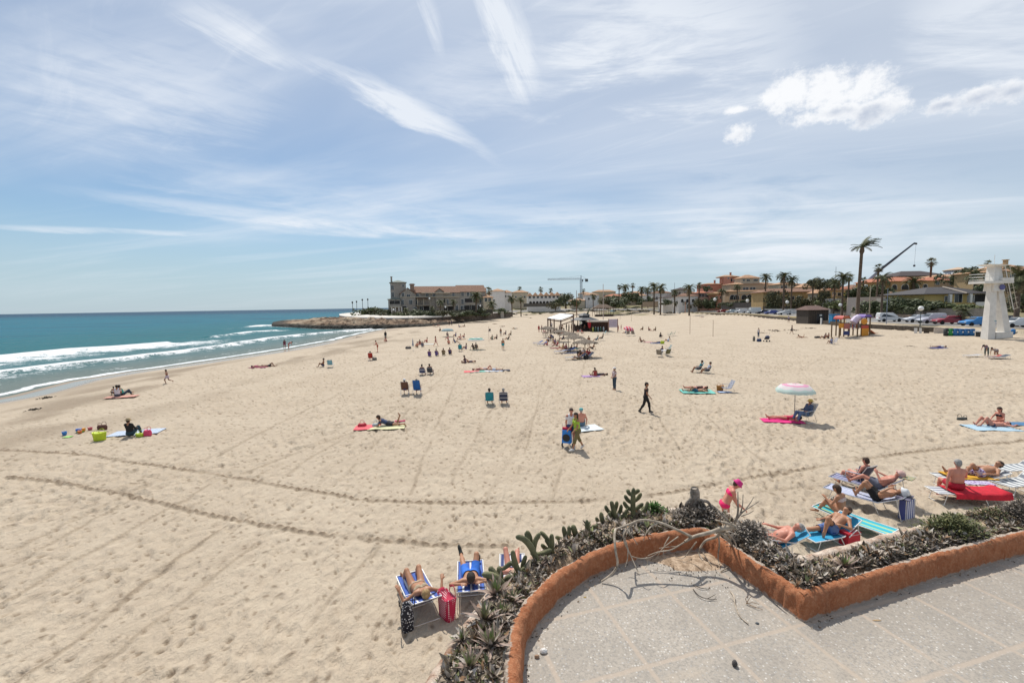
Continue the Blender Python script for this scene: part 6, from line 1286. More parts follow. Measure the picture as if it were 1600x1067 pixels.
def block(b,x0,x1,y0,y1,z0,z1,wm,roof=None,rh=1.2,rk='hip',wins=(),frm=None,glass=None,sidewins=(),chim=None,ov=.45):
    """one volume of a building; x along the facade, y into depth, local coords; wins=(x,z,w,h,kind) on the front (y0)"""
    frm=frm or FRW; glass=glass or GLASSD
    part('wall',MB().box(((x0+x1)/2,(y0+y1)/2,(z0+z1)/2),(x1-x0,y1-y0,z1-z0)),wm,b)
    r=None
    if roof: r=part('roof',roofmb(x0,x1,y0,y1,z1+.14,rh,ov,rk),roof,b)
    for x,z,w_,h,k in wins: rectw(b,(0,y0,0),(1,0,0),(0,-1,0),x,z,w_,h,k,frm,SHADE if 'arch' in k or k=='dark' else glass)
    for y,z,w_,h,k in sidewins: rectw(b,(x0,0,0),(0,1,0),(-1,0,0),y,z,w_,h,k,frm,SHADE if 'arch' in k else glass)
    if chim:
        for x,y,hh in chim:
            cc=MB(); cc.box((x,y,z1+rh*.5+hh/2),(.7,.7,hh+rh*.6)); cc.box((x,y,z1+rh*.5+hh+rh*.3),(1.0,1.0,.18)); part('chimney',cc,wm,r if r else b)
    return b
def frame(px0,px1,D,rot=0):
    """building origin at the left end of its facade; returns location, width, pixel->local helpers"""
    a=W(px0,480,D); b=W(px1,480,D); z0=float(TZ((a.x+b.x)/2,D+1)); loc=Vector((a.x,D,0))
    def LX(px,d=0): return (W(px,470,D+d).x-a.x)
    def LZ(px,py,d=0): return W(px,py,D+d).z
    return loc,b.x-a.x,LX,LZ,z0
def house(label,px0,px1,ywall,D,depth=9,wm=WHT,roof=ROOFO,rh=1.3,rk='hip',rows=(),kind=None,cat='house',group=None,chim=None,frm=None,extra=None,base=1.5,ov=.45):
    loc,w,LX,LZ,z0=frame(px0,px1,D); b=building(label,cat,loc=loc,group=group); xm=(px0+px1)/2; z1=LZ(xm,ywall)
    wins=[]
    for y,xs,ww,hh,k in rows:
        for x in xs: wins.append((LX(x),LZ(x,y)-hh/2,ww,hh,k))
    block(b,0,w,0,depth,z0-base,z1,wm,roof,rh,rk,wins,frm,chim=chim,ov=ov)
    if extra: extra(b,LX,LZ,z0,z1)
    return b
lin=lambda a,b,n:[a+(b-a)*i/(n-1) for i in range(n)]
# ---- apartment block on the headland
def apartments():
    D=196.; loc,w,LX,LZ,_=frame(606,760,D); rz=R(16); b=building('long stone-coloured seaside apartment block with tiled roofs and a corner tower on the headland','apartment building','apartment_building',loc,rz)
    sc=D/F; zb=2.2; q=lambda y:LZ(650,y)
    L=(760-606)*sc*1.06; k=L/154.
    X_=lambda px:(px-606)*k
    g=STONE; lv=[q(489),q(478),q(466.5),q(456)]
    # corner tower
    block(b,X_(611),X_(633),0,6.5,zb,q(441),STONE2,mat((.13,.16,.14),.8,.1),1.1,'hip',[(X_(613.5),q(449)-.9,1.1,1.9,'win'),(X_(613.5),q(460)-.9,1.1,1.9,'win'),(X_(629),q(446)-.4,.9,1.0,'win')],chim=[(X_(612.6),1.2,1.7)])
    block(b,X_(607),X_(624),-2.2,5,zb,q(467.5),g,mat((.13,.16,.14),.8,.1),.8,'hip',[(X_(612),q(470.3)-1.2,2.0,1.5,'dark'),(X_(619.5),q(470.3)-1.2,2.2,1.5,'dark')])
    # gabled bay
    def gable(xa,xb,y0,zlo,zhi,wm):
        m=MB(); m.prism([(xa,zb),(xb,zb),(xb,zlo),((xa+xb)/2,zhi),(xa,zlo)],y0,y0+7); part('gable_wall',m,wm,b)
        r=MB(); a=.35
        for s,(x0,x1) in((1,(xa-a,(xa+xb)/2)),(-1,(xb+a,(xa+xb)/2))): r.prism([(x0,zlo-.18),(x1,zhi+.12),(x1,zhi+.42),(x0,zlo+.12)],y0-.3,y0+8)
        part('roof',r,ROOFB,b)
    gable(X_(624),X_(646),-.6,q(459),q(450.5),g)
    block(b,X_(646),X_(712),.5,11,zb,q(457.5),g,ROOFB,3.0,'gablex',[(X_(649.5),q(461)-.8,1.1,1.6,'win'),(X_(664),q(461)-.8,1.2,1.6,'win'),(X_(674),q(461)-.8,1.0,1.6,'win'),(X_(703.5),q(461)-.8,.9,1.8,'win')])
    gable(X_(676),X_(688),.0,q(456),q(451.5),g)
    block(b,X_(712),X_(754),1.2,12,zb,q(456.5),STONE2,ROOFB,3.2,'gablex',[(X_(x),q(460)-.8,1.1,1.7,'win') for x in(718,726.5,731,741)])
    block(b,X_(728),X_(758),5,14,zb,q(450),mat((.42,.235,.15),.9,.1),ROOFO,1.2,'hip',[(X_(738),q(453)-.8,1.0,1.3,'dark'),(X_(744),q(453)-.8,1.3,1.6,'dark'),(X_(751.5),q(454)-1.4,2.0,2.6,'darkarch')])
    block(b,X_(749),X_(764),-1,9,zb,q(466),CREAM,ROOFO,1.2,'hip',[(X_(753),q(470)-.8,1.2,1.7,'win'),(X_(759),q(470)-.8,1.2,1.7,'win')])
    part('chimney',MB().box((X_(642.5),3,q(448)),(1.7,1.5,3.2)).box((X_(642.5),3,q(443.5)),(2.5,2.1,.35)),mat((.30,.22,.17),.9,.2),b)
    # facade rows of windows, shop openings and the long balconies
    fr=FRW
    for x,y,ww,hh in [(627,472,1.1,2.1),(639,472,1.3,1.9),(647,472,1.5,1.9),(684,470.5,4.2,2.0),(694,472,1.,2.),(717.5,472,1.,2.2),(727,470,3.6,1.7),(736.5,470.5,1.2,1.9),(745,471,1.3,1.9),
                      (629,483,2.0,2.8),(645,484,1.3,2.2),(655,483,1.6,3.0),(662,483,2.6,3.0),(681,484,1.2,2.4),(690,484,2.2,2.8),(698,484,2.6,3.0),(708,483,1.2,2.6),(717,483,1.5,2.2),(725,482,3.6,2.0),(735,482,3.4,2.0),(745,483,2.6,2.4),(636,462,1.4,1.3),(628,460,1.1,1.5),(621,460,1.,1.4)]:
        yy=-.62 if 624<x<646 else (.48 if x<712 else 1.18)
        rectw(b,(0,yy-.01,0),(1,0,0),(0,-1,0),X_(x),q(y)-hh/2,ww,hh,'win' if ww<1.8 else 'dark',fr,GLASSD if ww<1.8 else SHADE)
    def balcony(xa,xb,y,dep,post=True,roof=None):
        m=MB(); m.box(((X_(xa)+X_(xb))/2,-dep/2+.4,q(y)),(X_(xb)-X_(xa),dep,.22)); bo=part('balcony',m,CREAM,b)
        rl=MB(); zt_=q(y)+1.0; x0,x1=X_(xa)+.05,X_(xb)-.05; yf=-dep+.45
        rl.tube([(x0,yf,zt_),(x1,yf,zt_)],.045,5)
        n=int((x1-x0)/.28)
        for i in range(n+1): rl.tube([(x0+(x1-x0)*i/n,yf,zt_-1),(x0+(x1-x0)*i/n,yf,zt_)],.022,4)
        part('railing',rl,mat((.10,.055,.045),.7,.1),bo)
        if post:
            for x in lin(X_(xa)+.15,X_(xb)-.15,3): part('post',MB().box((x,yf,q(y)+1.5),(.22,.22,3.0)),CREAM,bo)
        if roof: part('awning',MB().box(((X_(xa)+X_(xb))/2,-dep/2+.3,q(y)+3.1),(X_(xb)-X_(xa)+.5,dep+.6,.16)),roof,bo)
    balcony(648,667,477.5,2.6,True,ROOFB); balcony(677,705,479,2.2,True); balcony(722,735,475.5,1.8,False); balcony(608,624,474,1.2,False)
    part('cornice',MB().box(((X_(655)+X_(698))/2,-.1,q(457.6)),(X_(698)-X_(655),1.6,.35)),mat((.56,.47,.36),.9,.1),b)
    part('string_course',MB().box(((X_(624)+X_(712))/2,-.05,q(464)),(X_(712)-X_(624),1.4,.28)),CREAM,b)
    part('ground_awning',MB().box((X_(617),-4,q(479.5)),(X_(625)-X_(609),4,.2)),mat((.62,.55,.42),.8,.1),b)
    for x in(611,616,621,625): part('column',MB().box((X_(x),-5.8,q(484)),(.35,.35,q(479.5)-q(489.5))),WHT,b)
apartments()
# ---- terrace of white houses and the town behind the dunes
def rowhouse():
    loc,w,LX,LZ,z0=frame(824,876,315)
    b=building('long white two-storey row of houses with eight dark upper windows and a tiled roof','house','row_houses',loc)
    z=lambda y:LZ(850,y); xs=lin(828,871.5,8)
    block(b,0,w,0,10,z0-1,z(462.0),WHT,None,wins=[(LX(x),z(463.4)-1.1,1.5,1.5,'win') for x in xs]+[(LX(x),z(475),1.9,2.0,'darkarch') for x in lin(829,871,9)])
    n=6
    for i in range(n): part('roof',roofmb(w*i/n+.3,w*(i+1)/n-.3,0,10,z(462),2.4,.5,'hip'),ROOFO,b)
rowhouse()
bgh=[(766,789,455,290,WHT,ROOFO,((470,(772,),1.2,1.6,'win'),),'tall blank white house right of the headland apartments'),
(784,800,457,296,WHT,ROOFO,((463,(790,795),1.,1.2,'win'),),'white stepped house with small tiled roof beside the blank white one'),
(800,826,457,340,CREAM,ROOFO,((464,(806,814,820),1.2,1.4,'win'),),'cream house left of the white row with a round window'),
(891,915,470,330,CREAM,ROOFO,((474,(897,905),1.3,1.4,'win'),),'small cream house with pale hipped roof right of the big round tree'),
(903,922,464,390,mat((.45,.40,.36),.9,.1),None,((469,(908,915),1.4,1.5,'win'),),'greyish block behind the crane base'),
(876,896,460,420,WHT,None,((465,(881,888),1.4,1.4,'win'),),'low white block on the skyline left of the tower crane'),
(928,962,456,380,CREAM,ROOFO,((462,(934,944,954),1.4,1.4,'win'),),'wide cream house with flat tiled roof right of the tower crane'),
(948,974,463,330,CREAM,ROOFR,((468,(954,964),1.4,1.4,'win'),),'cream house with red roof above the thatched hut'),
(972,1000,460,345,mat((.46,.36,.26),.9,.1),ROOFR,((467,(980,990),1.3,1.5,'win'),),'sand-coloured house with reddish roof behind the dark bushes'),
(998,1010,462,340,WHT,ROOFO,((468,(1003,),1.3,1.5,'win'),),'narrow white house left of the palm cluster'),
(1008,1022,456,350,mat((.50,.50,.53),.9,.06),None,((463,(1013,),1.3,1.5,'win'),),'pale blue-grey house between the palms'),
(1020,1050,458,300,WHT,ROOFB,((466,(1026,1036,1044),1.4,1.8,'win'),),'white villa with brown roof behind the twin palms'),
(1036,1062,465,250,WHT,ROOFD,((471,(1042,1051,1057),1.2,1.6,'win'),),'white bungalow with dark roof left of the pink villa'),
(1056,1078,453,290,mat((.42,.38,.33),.9,.1),ROOFD,((458,(1062,1070),1.3,1.5,'win'),),'grey house with dark roof on the rise left of the pink villa'),
(1060,1090,463,235,WHT,ROOFB,((470,(1066,1074,1083),1.3,1.7,'darkarch'),),'white arched house behind the palm left of the pink villa'),
(1215,1235,452,260,mat((.44,.36,.28),.9,.1),ROOFO,((457,(1221,1229),1.1,1.2,'win'),),'tan house on the skyline left of the brown-roofed building'),
(1330,1352,450,215,mat((.45,.28,.22),.9,.1),ROOFB,((456,(1336,1345),1.1,1.2,'win'),),'reddish house just right of the tall palm trunk'),
(1353,1384,452,200,WHT,mat((.30,.32,.36),.8,.1),((457,(1362,1374),1.1,1.2,'win'),),'house with blue-grey roof below the mobile crane boom'),
(1288,1318,455,190,mat((.40,.33,.24),.9,.1),ROOFO,((460,(1296,1308),1.1,1.2,'win'),),'low tan house among palms left of the tall palm')]
bgh+=[(1286,1304,458,172,CREAM,ROOFO,((464,(1292,1299),1.,1.2,'win'),),'cream house right behind the scrubby tree by the hut'),(1306,1330,452,185,WHT,ROOFR,((457,(1312,1323),1.,1.2,'win'),),'white house with red roof behind the tall palm cluster'),(1066,1088,458,300,CREAM,ROOFO,((464,(1072,1081),1.2,1.4,'win'),),'cream house on the rise behind the broad palm'),(1232,1262,450,235,CREAM,ROOFO,((455,(1240,1252),1.1,1.2,'win'),),'cream house on the skyline behind the tan orange-roofed villa'),(1510,1534,441,140,CREAM,ROOFO,((446,(1517,1526),1.1,1.3,'win'),),'cream house with arcaded roofline left of the tower platform'),(914,936,461,330,WHT,ROOFO,((467,(920,929),1.3,1.4,'win'),),'white house with tiled roof under the right arm of the crane')]
for x0,x1,yw,D,wm,rf,rows,lb in bgh: house(lb,x0,x1,yw,D,9,wm,rf,1.6,'hip' if rf else 'flat',rows,cat='house')
rd=random.Random(21)
for i,(x0,x1,yw,D) in enumerate([(760,775,459,420),(800,812,461,450),(862,880,459,455),(905,925,459,470),(925,945,460,480),(955,975,459,470),(985,1005,458,460),(1050,1068,458,440),(1012,1030,459,430)]):
    house('distant house on the skyline '+['right behind the headland palm','above the blank white house','behind the right end of the white row','behind the crane tower','right of the crane tower','above the red-roofed cream house','left of the palm cluster','left of the grey house with dark roof','behind the palm cluster'][i],x0,x1,yw,D,9,[WHT,CREAM,mat((.45,.36,.28),.9,.1)][i%3],[ROOFO,ROOFR,None][i%3],1.8,'hip',((463,((x0+x1)/2,),1.6,1.4,'win'),),group=None)
# ---- villas on the right
def villa_pink():
    D=242; loc,w,LX,LZ,z0=frame(1090,1160,D); b=building('salmon pink villa with a square lookout tower and brick chimney','villa','villa',loc); z=lambda y,x=1130:LZ(x,y)
    block(b,LX(1104),LX(1136),4,13,z0-1,z(443.5),PINKW,ROOFO,.7,'hip',[(LX(1112),z(450),1.1,1.4,'win')],chim=[(LX(1124),6,1.6)])
    block(b,LX(1133),LX(1144.5),2.5,7,z0-1,z(432.5),mat((.50,.24,.18),.9,.06),None,wins=[(LX(1141),z(435.8),.9,.8,'win')])
    block(b,LX(1144),LX(1159),4,10,z0-1,z(433),PINKW,ROOFO,1.3,'hip',[(LX(1147.5),z(440),1.3,1.7,'dark'),(LX(1154),z(440.),1.8,1.5,'win')],chim=[(LX(1149),6,1.6)])
    block(b,LX(1131),LX(1158.5),3.2,9.5,z(433.1),z(432.2),ROOFO,ROOFO,1.0,'hip')
    for x in(1132,1136.5): part('column',MB().box((LX(x),2.8,(z(443)+z(432.8))/2),(.35,.35,z(432.8)-z(443))),PINKW,b)
    part('balustrade',MB().box((LX(1134),2.7,z(441.5)),(LX(1138)-LX(1131),.2,.9)),PINKW,b)
    block(b,LX(1088),LX(1113),0,6,z0-1,z(457.5),mat((.55,.36,.28),.9,.08),ROOFR,.9,'hip',[(LX(x),z(463.5),1.5,1.7,'win') for x in(1094,1098.5,1104)],frm=mat((.65,.6,.62),.8))
    block(b,LX(1106),LX(1130),-1.2,5,z0-1,z(458.5),mat((.46,.25,.19),.9,.08),ROOFO,1.0,'hip',[(LX(x),z(467),1.3,1.4,'win') for x in(1118,1125)])
    part('canopy',MB().box((LX(1110),-2.4,z(459.7)),(LX(1120)-LX(1104),2.6,.35)),mat((.60,.50,.28),.8),b)
    part('terrace_wall',MB().box((LX(1107),-.6,z(455.2)),(LX(1112)-LX(1100),.2,1.0)),mat((.55,.33,.30),.9),b)
villa_pink()
def villa_cream():
    D=224; loc,w,LX,LZ,z0=frame(1135,1220,D); b=building('three-tiered cream villa with orange roofs and a row of dark arches','villa','villa',loc); z=lambda y,x=1175:LZ(x,y)
    block(b,LX(1164),LX(1193),4,11,z0-1,z(434),CREAM,ROOFO,1.7,'hip',[(LX(1168),z(438.6),1.,.9,'win'),(LX(1175),z(438.8),1.6,.9,'win'),(LX(1185),z(438.8),1.1,.9,'win'),(LX(1188.8),z(438.8),1.1,.9,'win')])
    block(b,LX(1145),LX(1216),2,12,z0-1,z(444),mat((.47,.36,.25),.9,.08),ROOFO,1.0,'hip',[(LX(1166),z(453),1.3,1.3,'win'),(LX(1170),z(453),1.3,1.3,'win'),(LX(1177),z(453),1.3,1.3,'win'),(LX(1181),z(453),1.3,1.3,'win'),(LX(1198),z(451.5),.9,1.0,'win')])
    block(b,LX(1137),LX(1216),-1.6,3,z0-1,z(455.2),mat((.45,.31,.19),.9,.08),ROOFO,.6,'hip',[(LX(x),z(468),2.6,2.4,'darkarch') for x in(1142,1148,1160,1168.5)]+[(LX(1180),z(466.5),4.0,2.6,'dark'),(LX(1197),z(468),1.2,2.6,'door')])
    part('balustrade',MB().box((LX(1172),-1.75,z(457.3)),(LX(1196)-LX(1150),.15,.85)),mat((.56,.46,.33),.9),b)
villa_cream()
house('cream villa with orange hipped roof between the cream arches and the brown roof',1216,1249,444.5,212,9,CREAM,ROOFO,1.3,'hip',((449,(1221,),.9,1.3,'win'),(449.5,(1227,),1.1,1.8,'win'),(449,(1241,),1.1,1.6,'dark')),cat='villa')
house('tan villa with a broad orange roof behind the brown-roofed building',1250,1284,449,206,9,mat((.42,.33,.24),.9,.1),ROOFO,1.9,'hip',((455,(1258,1270),1.,1.,'win'),),cat='villa')
house('long ochre building with a low dark brown roof behind the promenade hut',1192,1284,456.5,184,9,OCH,ROOFB,1.5,'hip',((469,(1221,1227,1234),1.2,2.2,'win'),(468,(1238,1248),1.5,2.4,'dark')),cat='building',ov=.8)
house('small ochre house with tiled parapet beside the low white garage',1296,1322,455,158,6,OCH,ROOFO,.5,'flat',((460,(1303,1311),1.2,1.2,'dark'),),cat='house')
def villa_ochre():
    D=142; loc,w,LX,LZ,z0=frame(1370,1500,D); b=building('ochre villa with red tiled roof and four dark arches above the promenade','villa','villa',loc); z=lambda y,x=1430:LZ(x,y)
    block(b,LX(1370),LX(1392),1,9,z0-1,z(440),mat((.50,.30,.12),.9,.1),ROOFR,1.1,'hip',[(LX(1380),z(449),1.6,1.0,'win')])
    block(b,LX(1391),LX(1458),0,10,z0-1,z(439.5),mat((.42,.28,.14),.9,.1),ROOFR,1.5,'hip',[(LX(1396.5),z(452.5),1.5,1.65,'darkarch'),(LX(1413),z(452.5),2.2,1.75,'darkarch'),(LX(1429.5),z(452.5),2.2,1.75,'darkarch'),(LX(1444.5),z(452.5),1.3,1.6,'darkarch')])
    block(b,LX(1455),LX(1502),2,10,z0-1,z(439),mat((.36,.255,.16),.9,.1),ROOFR,1.2,'hip',[(LX(1473),z(445.5),1.1,1.1,'win'),(LX(1494),z(445.5),1.1,1.1,'win')])
    part('terrace_parapet',MB().box((LX(1437),-2.5,z(455.3)),(LX(1455)-LX(1419),.25,1.1)),WHT,b)
    part('terrace_slab',MB().box((LX(1420),-2.4,z(459)),(LX(1455)-LX(1392),5,1.4)),mat((.40,.33,.16),.9,.1),b)
villa_ochre()
house('big brown-roofed house on the hill behind the ochre villa',1402,1476,431.5,165,10,mat((.40,.33,.25),.9,.1),ROOFD,2.0,'hip',((434.5,(1455,1466,1472),1.2,1.4,'win'),),cat='house',ov=.8)
def roundhouse():
    D=170; c=W(1496,432,D); b=building('white round house with a pale tiled cap on the hilltop','house','house',(c.x,D,0)); zt_=c.z+2.2; z0=float(TZ(c.x,D))-1
    part('wall',MB().lathe([(3.9,z0),(3.9,zt_)],n=18),mat((.62,.63,.64),.9,.05),b,True); part('roof',MB().lathe([(4.3,zt_-.05),(4.3,zt_+.15),(0,zt_+1.2)],n=18),mat((.50,.36,.25),.9,.15),b)
    for a in(-2.2,-1.57,-.9): part('window',MB().box((3.9*math.cos(a),3.9*math.sin(a),zt_-1.5),(1.0,.2,1.1),rz=a+math.pi/2),GLASSD,b)
roundhouse()
house('tan house with low roof behind the palm left of the lifeguard tower',1462,1532,432.5,150,8,mat((.44,.34,.24),.9,.1),ROOFO,.9,'hip',((436,(1470,1515,1525),1.2,1.2,'win'),),cat='house')
house('large ochre house with orange hipped roof at the right edge behind the tower',1562,1640,424,112,12,mat((.50,.36,.20),.9,.1),ROOFO,2.2,'hip',((433,(1580,1592),1.4,1.4,'win'),(450,(1575,1590),1.4,1.8,'dark')),cat='house',chim=[(W(1598,420,112).x-W(1562,480,112).x,4,1.4)])
def villa_yellow():
    D=106; loc,w,LX,LZ,z0=frame(1444,1556,D); b=building('yellow bungalow with white columns and a low black tiled roof','bungalow','bungalow',loc); z=lambda y,x=1500:LZ(x,y)
    block(b,LX(1444),LX(1552),0,11,z0-1,z(459.5),YEL,mat((.045,.04,.042),.7,.15,3,.4,14),1.7,'hip',[(LX(1497),z(472.5),1.7,1.9,'win'),(LX(1480),z(472),1.2,1.4,'win'),(LX(1516),z(472.5),1.4,1.5,'win'),(LX(1531),z(474),2.6,2.0,'dark')],ov=1.1)
    for x in(1476.5,1508,1534.5): part('column',MB().box((LX(x),-1.2,(z(473)+z(460))/2),(.5,.5,z(460)-z(473.5))),FRW,b)
    part('veranda_wall',MB().box((LX(1532),-1.7,z(475.5)),(LX(1552)-LX(1515),.2,1.0)),WHT,b)
    part('hip_cap',MB().tube([(LX(1503),-1.05,z(459)+.1),(LX(1500),4.5,z(459.5)+1.85)],.16,6),mat((.5,.42,.34),.9),b)
villa_yellow()
# boundary walls and garages along the promenade
def garden_wall(label,pts,D0,D1,ytop,m,h=None,posts=0,pm=None,group=None,th=.3):
    a=W(pts[0],ytop[0],D0); c=W(pts[1],ytop[1],D1); t=thing('garden_wall',label,'wall',(0,0,0),0,group); n=Vector((c.x-a.x,D1-D0,0)); L=n.length; n.normalize()
    mm=Vector(((a.x+c.x)/2,(D0+D1)/2,0)); zt_=(a.z+c.z)/2; zb=float(TZ(mm.x,mm.y))-1.2 if h is None else zt_-h
    o=part('wall_panel',MB().box((mm.x,mm.y,(zt_+zb)/2),(L,th,zt_-zb),rz=math.atan2(n.y,n.x)),m,t)
    if posts:
        for i in range(posts+1):
            p=a.lerp(c,i/posts); part('post',MB().box((p.x,p.y,(zt_+zb)/2+.2),(.6,.6,zt_-zb+.4)).lathe([(.3,0),(.36,.18),(.2,.35),(0,.45)],(p.x,p.y,zt_+.35),10),pm or m,t)
    part('coping',MB().box((mm.x,mm.y,zt_+.06),(L,th+.18,.12),rz=math.atan2(n.y,n.x)),pm or m,t)
    return t
garden_wall('ochre garden wall with tiled coping and ball-topped posts left of the tall palm',(1303,1392),150,128,(460,464),OCH,posts=4,pm=mat((.46,.28,.17),.9,.15))
def garage(label,x0,x1,yt,D,wm,wins): 
    return house(label,x0,x1,yt,D,5,wm,None,.3,'flat',wins,cat='building',base=1.)
garage('low white annexe with small square openings behind the hedge',1298,1345,466.5,146,WHT,((473,(1306,),3.4,.9,'dark'),(472,(1320,1326),.8,.8,'win')))
garage('beige annexe with two dark garage openings beside the tall palm trunk',1344,1394,464,124,mat((.50,.42,.36),.9,.08),((477.5,(1352,),1.6,1.2,'dark'),(477.5,(1374,),2.9,1.1,'dark')))
garage('long pale stone garden building with two arched windows',1394,1453,465.5,114,mat((.44,.39,.33),.9,.15,3),((474,(1419,),2.3,1.4,'darkarch'),(474,(1443,),1.9,1.5,'darkarch')))
garden_wall('dark boarded fence behind the parked cars right of the promenade hut',(1292,1352),152,122,(483,485),mat((.12,.10,.085),.9,.25,3),h=2.4)
garden_wall('dark fence below the hedge behind the white van',(1352,1462),122,97,(485,484.5),mat((.13,.115,.10),.9,.25,3),h=2.2)
garden_wall('low beige wall between the road and the yellow bungalow',(1462,1560),98,90,(483,482.5),mat((.34,.30,.26),.9,.15,3),h=1.6)
garden_wall('low pale kerb wall beyond the road right of the tall palm',(1300,1480),144,92,(489,493),mat((.40,.31,.24),.9,.15,3),h=.6)
garden_wall('dark stone wall under the garden of the cream villa',(1127,1192),219,197,(472.5,474),mat((.14,.12,.105),.9,.25,3),h=3)
garden_wall('white wall behind the parked cars below the cream villa',(1150,1215),205,179,(481,483),WHT,h=2.2)
garden_wall('dark stone wall running below the ochre building',(1192,1290),179,164,(478,479.5),mat((.15,.12,.095),.9,.3,3),h=2)
garden_wall('white painted wall below the dark stone wall near the hut',(1195,1250),173,162,(482.5,484),WHT,h=2.2)
garden_wall('dark garden fence in front of the headland apartments',(640,770),186,188,(486.2,483.5),mat((.07,.065,.05),.9,.3,3),h=1.6)
garden_wall('low dark fence along the front of the white row houses',(818,880),296,296,(474,474.5),mat((.10,.095,.085),.9,.3,3),h=2)
garden_wall('tan stone wall between palms and road left of the pink villa',(1004,1045),262,256,(471,472),mat((.36,.28,.20),.9,.2,3),h=3)
garden_wall('grey wall with pale coping below the dark bushes',(975,1006),285,280,(472,472.5),mat((.34,.30,.25),.9,.2,3),h=2)
tt=thing('beach_hut','small blank concrete hut with a dark doorway at the foot of the dunes','hut',(0,0,0)); a=W(761,487,232); c=W(787,486.5,232); zb=float(TZ(a.x+4,232))-.3
part('wall',MB().box(((a.x+c.x)/2,234,(zb+a.z)/2),(c.x-a.x,4,a.z-zb)),mat((.50,.46,.40),.9,.1),tt); part('doorway',MB().box((a.x+1.2,231.98,zb+1.3),(.9,.1,2.0)),BLACK,tt)
# ================================================================ VEGETATION
FR1=mat((.085,.10,.04),.7,.35,4,c2=(.14,.145,.065)); FR2=mat((.055,.075,.032),.7,.35,4,c2=(.10,.115,.05)); FR3=mat((.12,.10,.05),.8,.3,4,c2=(.17,.14,.07)); TRK_=mat((.12,.085,.06),.9,.35,6,.8,14); 
def frond(mb,o,az,el0,L,droop,w,m,nleaf=15,wind=0,rd=random,tw=0):
    p=Vector(o); e=el0; d=Vector((math.cos(az),math.sin(az),0)); st=L/nleaf
    for i in range(nleaf):
        t=i/nleaf; dr=Vector((d.x*math.cos(e),d.y*math.cos(e),math.sin(e)))
        dr=(dr+Vector((wind*t*.55,0,0))).normalized(); q=p+dr*st; s=dr.cross(Vector((0,0,1))); s=s.normalized() if s.length>.01 else Vector((1,0,0)); u=s.cross(dr)
        ww=w*(.35+1.1*math.sin(math.pi*min(1,t*.9+.12)))*rd.uniform(.85,1.15)
        for sg in(1,-1):
            tip=p+s*sg*ww+dr*ww*.75-u*ww*.12*(-1)-Vector((0,0,ww*.30)); mb.add([p,q,tip],[(0,1,2)] if sg>0 else [(1,0,2)],m)
        mb.add([p-u*.02,q-u*.02,q+u*.05,p+u*.05],[(0,1,2,3)],m)
        p=q; e-=droop/nleaf*(.4+1.4*t)
def palm_mesh(kind,seed,h):
    rd=random.Random(seed); cr=MB(); tr_=MB()
    lean=rd.uniform(-.25,.25)
    if kind=='date':
        tr_.tube([(0,0,-.5),(0,0,h*.3),(lean*.5,0,h*.7),(lean,0,h-.4),(lean,0,h+.1)],[.32,.26,.25,.27,.36],9)
        for i in range(38):
            e=rd.uniform(-.75,1.3); frond(cr,(lean,0,h),i*2.4+rd.uniform(-.3,.3),e,rd.uniform(2.3,3.0),rd.uniform(1.3,2.0),.42,0 if e>0 else (1 if e>-.4 else 2),13,rd=rd)
    elif kind=='fan':
        tr_.tube([(0,0,-.5),(lean*.4,0,h*.5),(lean,0,h)],[.26,.19,.22],8)
        for i in range(34):
            az=i*2.4; e=rd.uniform(-1.0,1.3); d=Vector((math.cos(az)*math.cos(e),math.sin(az)*math.cos(e),math.sin(e))); c=Vector((lean,0,h))+d*rd.uniform(.6,.9); s=d.cross(Vector((0,0,1))); s=s.normalized() if s.length>.05 else Vector((1,0,0)); u=s.cross(d)
            for k in range(9):
                a=(k-4)*.30; dd=d*math.cos(a)+s*math.sin(a); L=rd.uniform(.55,.8); n=dd.cross(u)*.07; cr.add([c-n,c+n,c+dd*L-Vector((0,0,.14*abs(k-4)/4+.08))],[(0,1,2)],0 if e>-.2 else 2)
            cr.tube([Vector((lean,0,h)),c],.025,3,1)
    else: # wind-blown tall date palm
        tr_.tube([(0,0,-.5),(.05,0,h*.35),(.2,0,h*.7),(.3,0,h-1.2),(.35,0,h-.7),(.4,0,h)],[.38,.31,.27,.26,.42,.3],10)
        for i in range(30):
            az=rd.uniform(-.9,.9) if i<22 else rd.uniform(1.5,4.2); e=rd.uniform(.15,1.35) if i<22 else rd.uniform(.2,.9); frond(cr,(.4,0,h),az,e,rd.uniform(2.5,3.3) if i<22 else rd.uniform(1.8,2.3),rd.uniform(1.0,1.9),.36,rd.choice((0,1)),15,wind=.9 if i<22 else .0,rd=rd)
    return mesh(tr_,TRK_,True),mesh(cr,[FR1,FR2,FR3])
PMS={}
def palm(label,px,pbase,ptop,D,kind='date',seed=1,s=None,group='palm trees along the promenade and in the gardens',zbase=None):
    b=W(px,pbase,D); z0=float(TZ(b.x,D)) if zbase is None else zbase; top=W(px,ptop,D).z; hh=max(1.2,top-z0-(1.5 if kind!='fan' else .9)*(s or 1)); key=(kind,seed,round(hh/(s or 1)))
    if key not in PMS: PMS[key]=palm_mesh(kind,seed,max(1.,round(hh/(s or 1))))
    t_,c_=PMS[key]; o=thing('palm_tree',label,'palm tree',(b.x,D,z0),0 if kind=='wind' else random.uniform(0,6),group,sc=hh/round(max(1,hh/(s or 1))) if 0 else (s or 1)*1.0)
    link('trunk',t_,o); link('crown',c_,o); return o
palm('tall leaning palm with its crown blown to the right, beside the playground',1339,505,374,86,'wind',5)
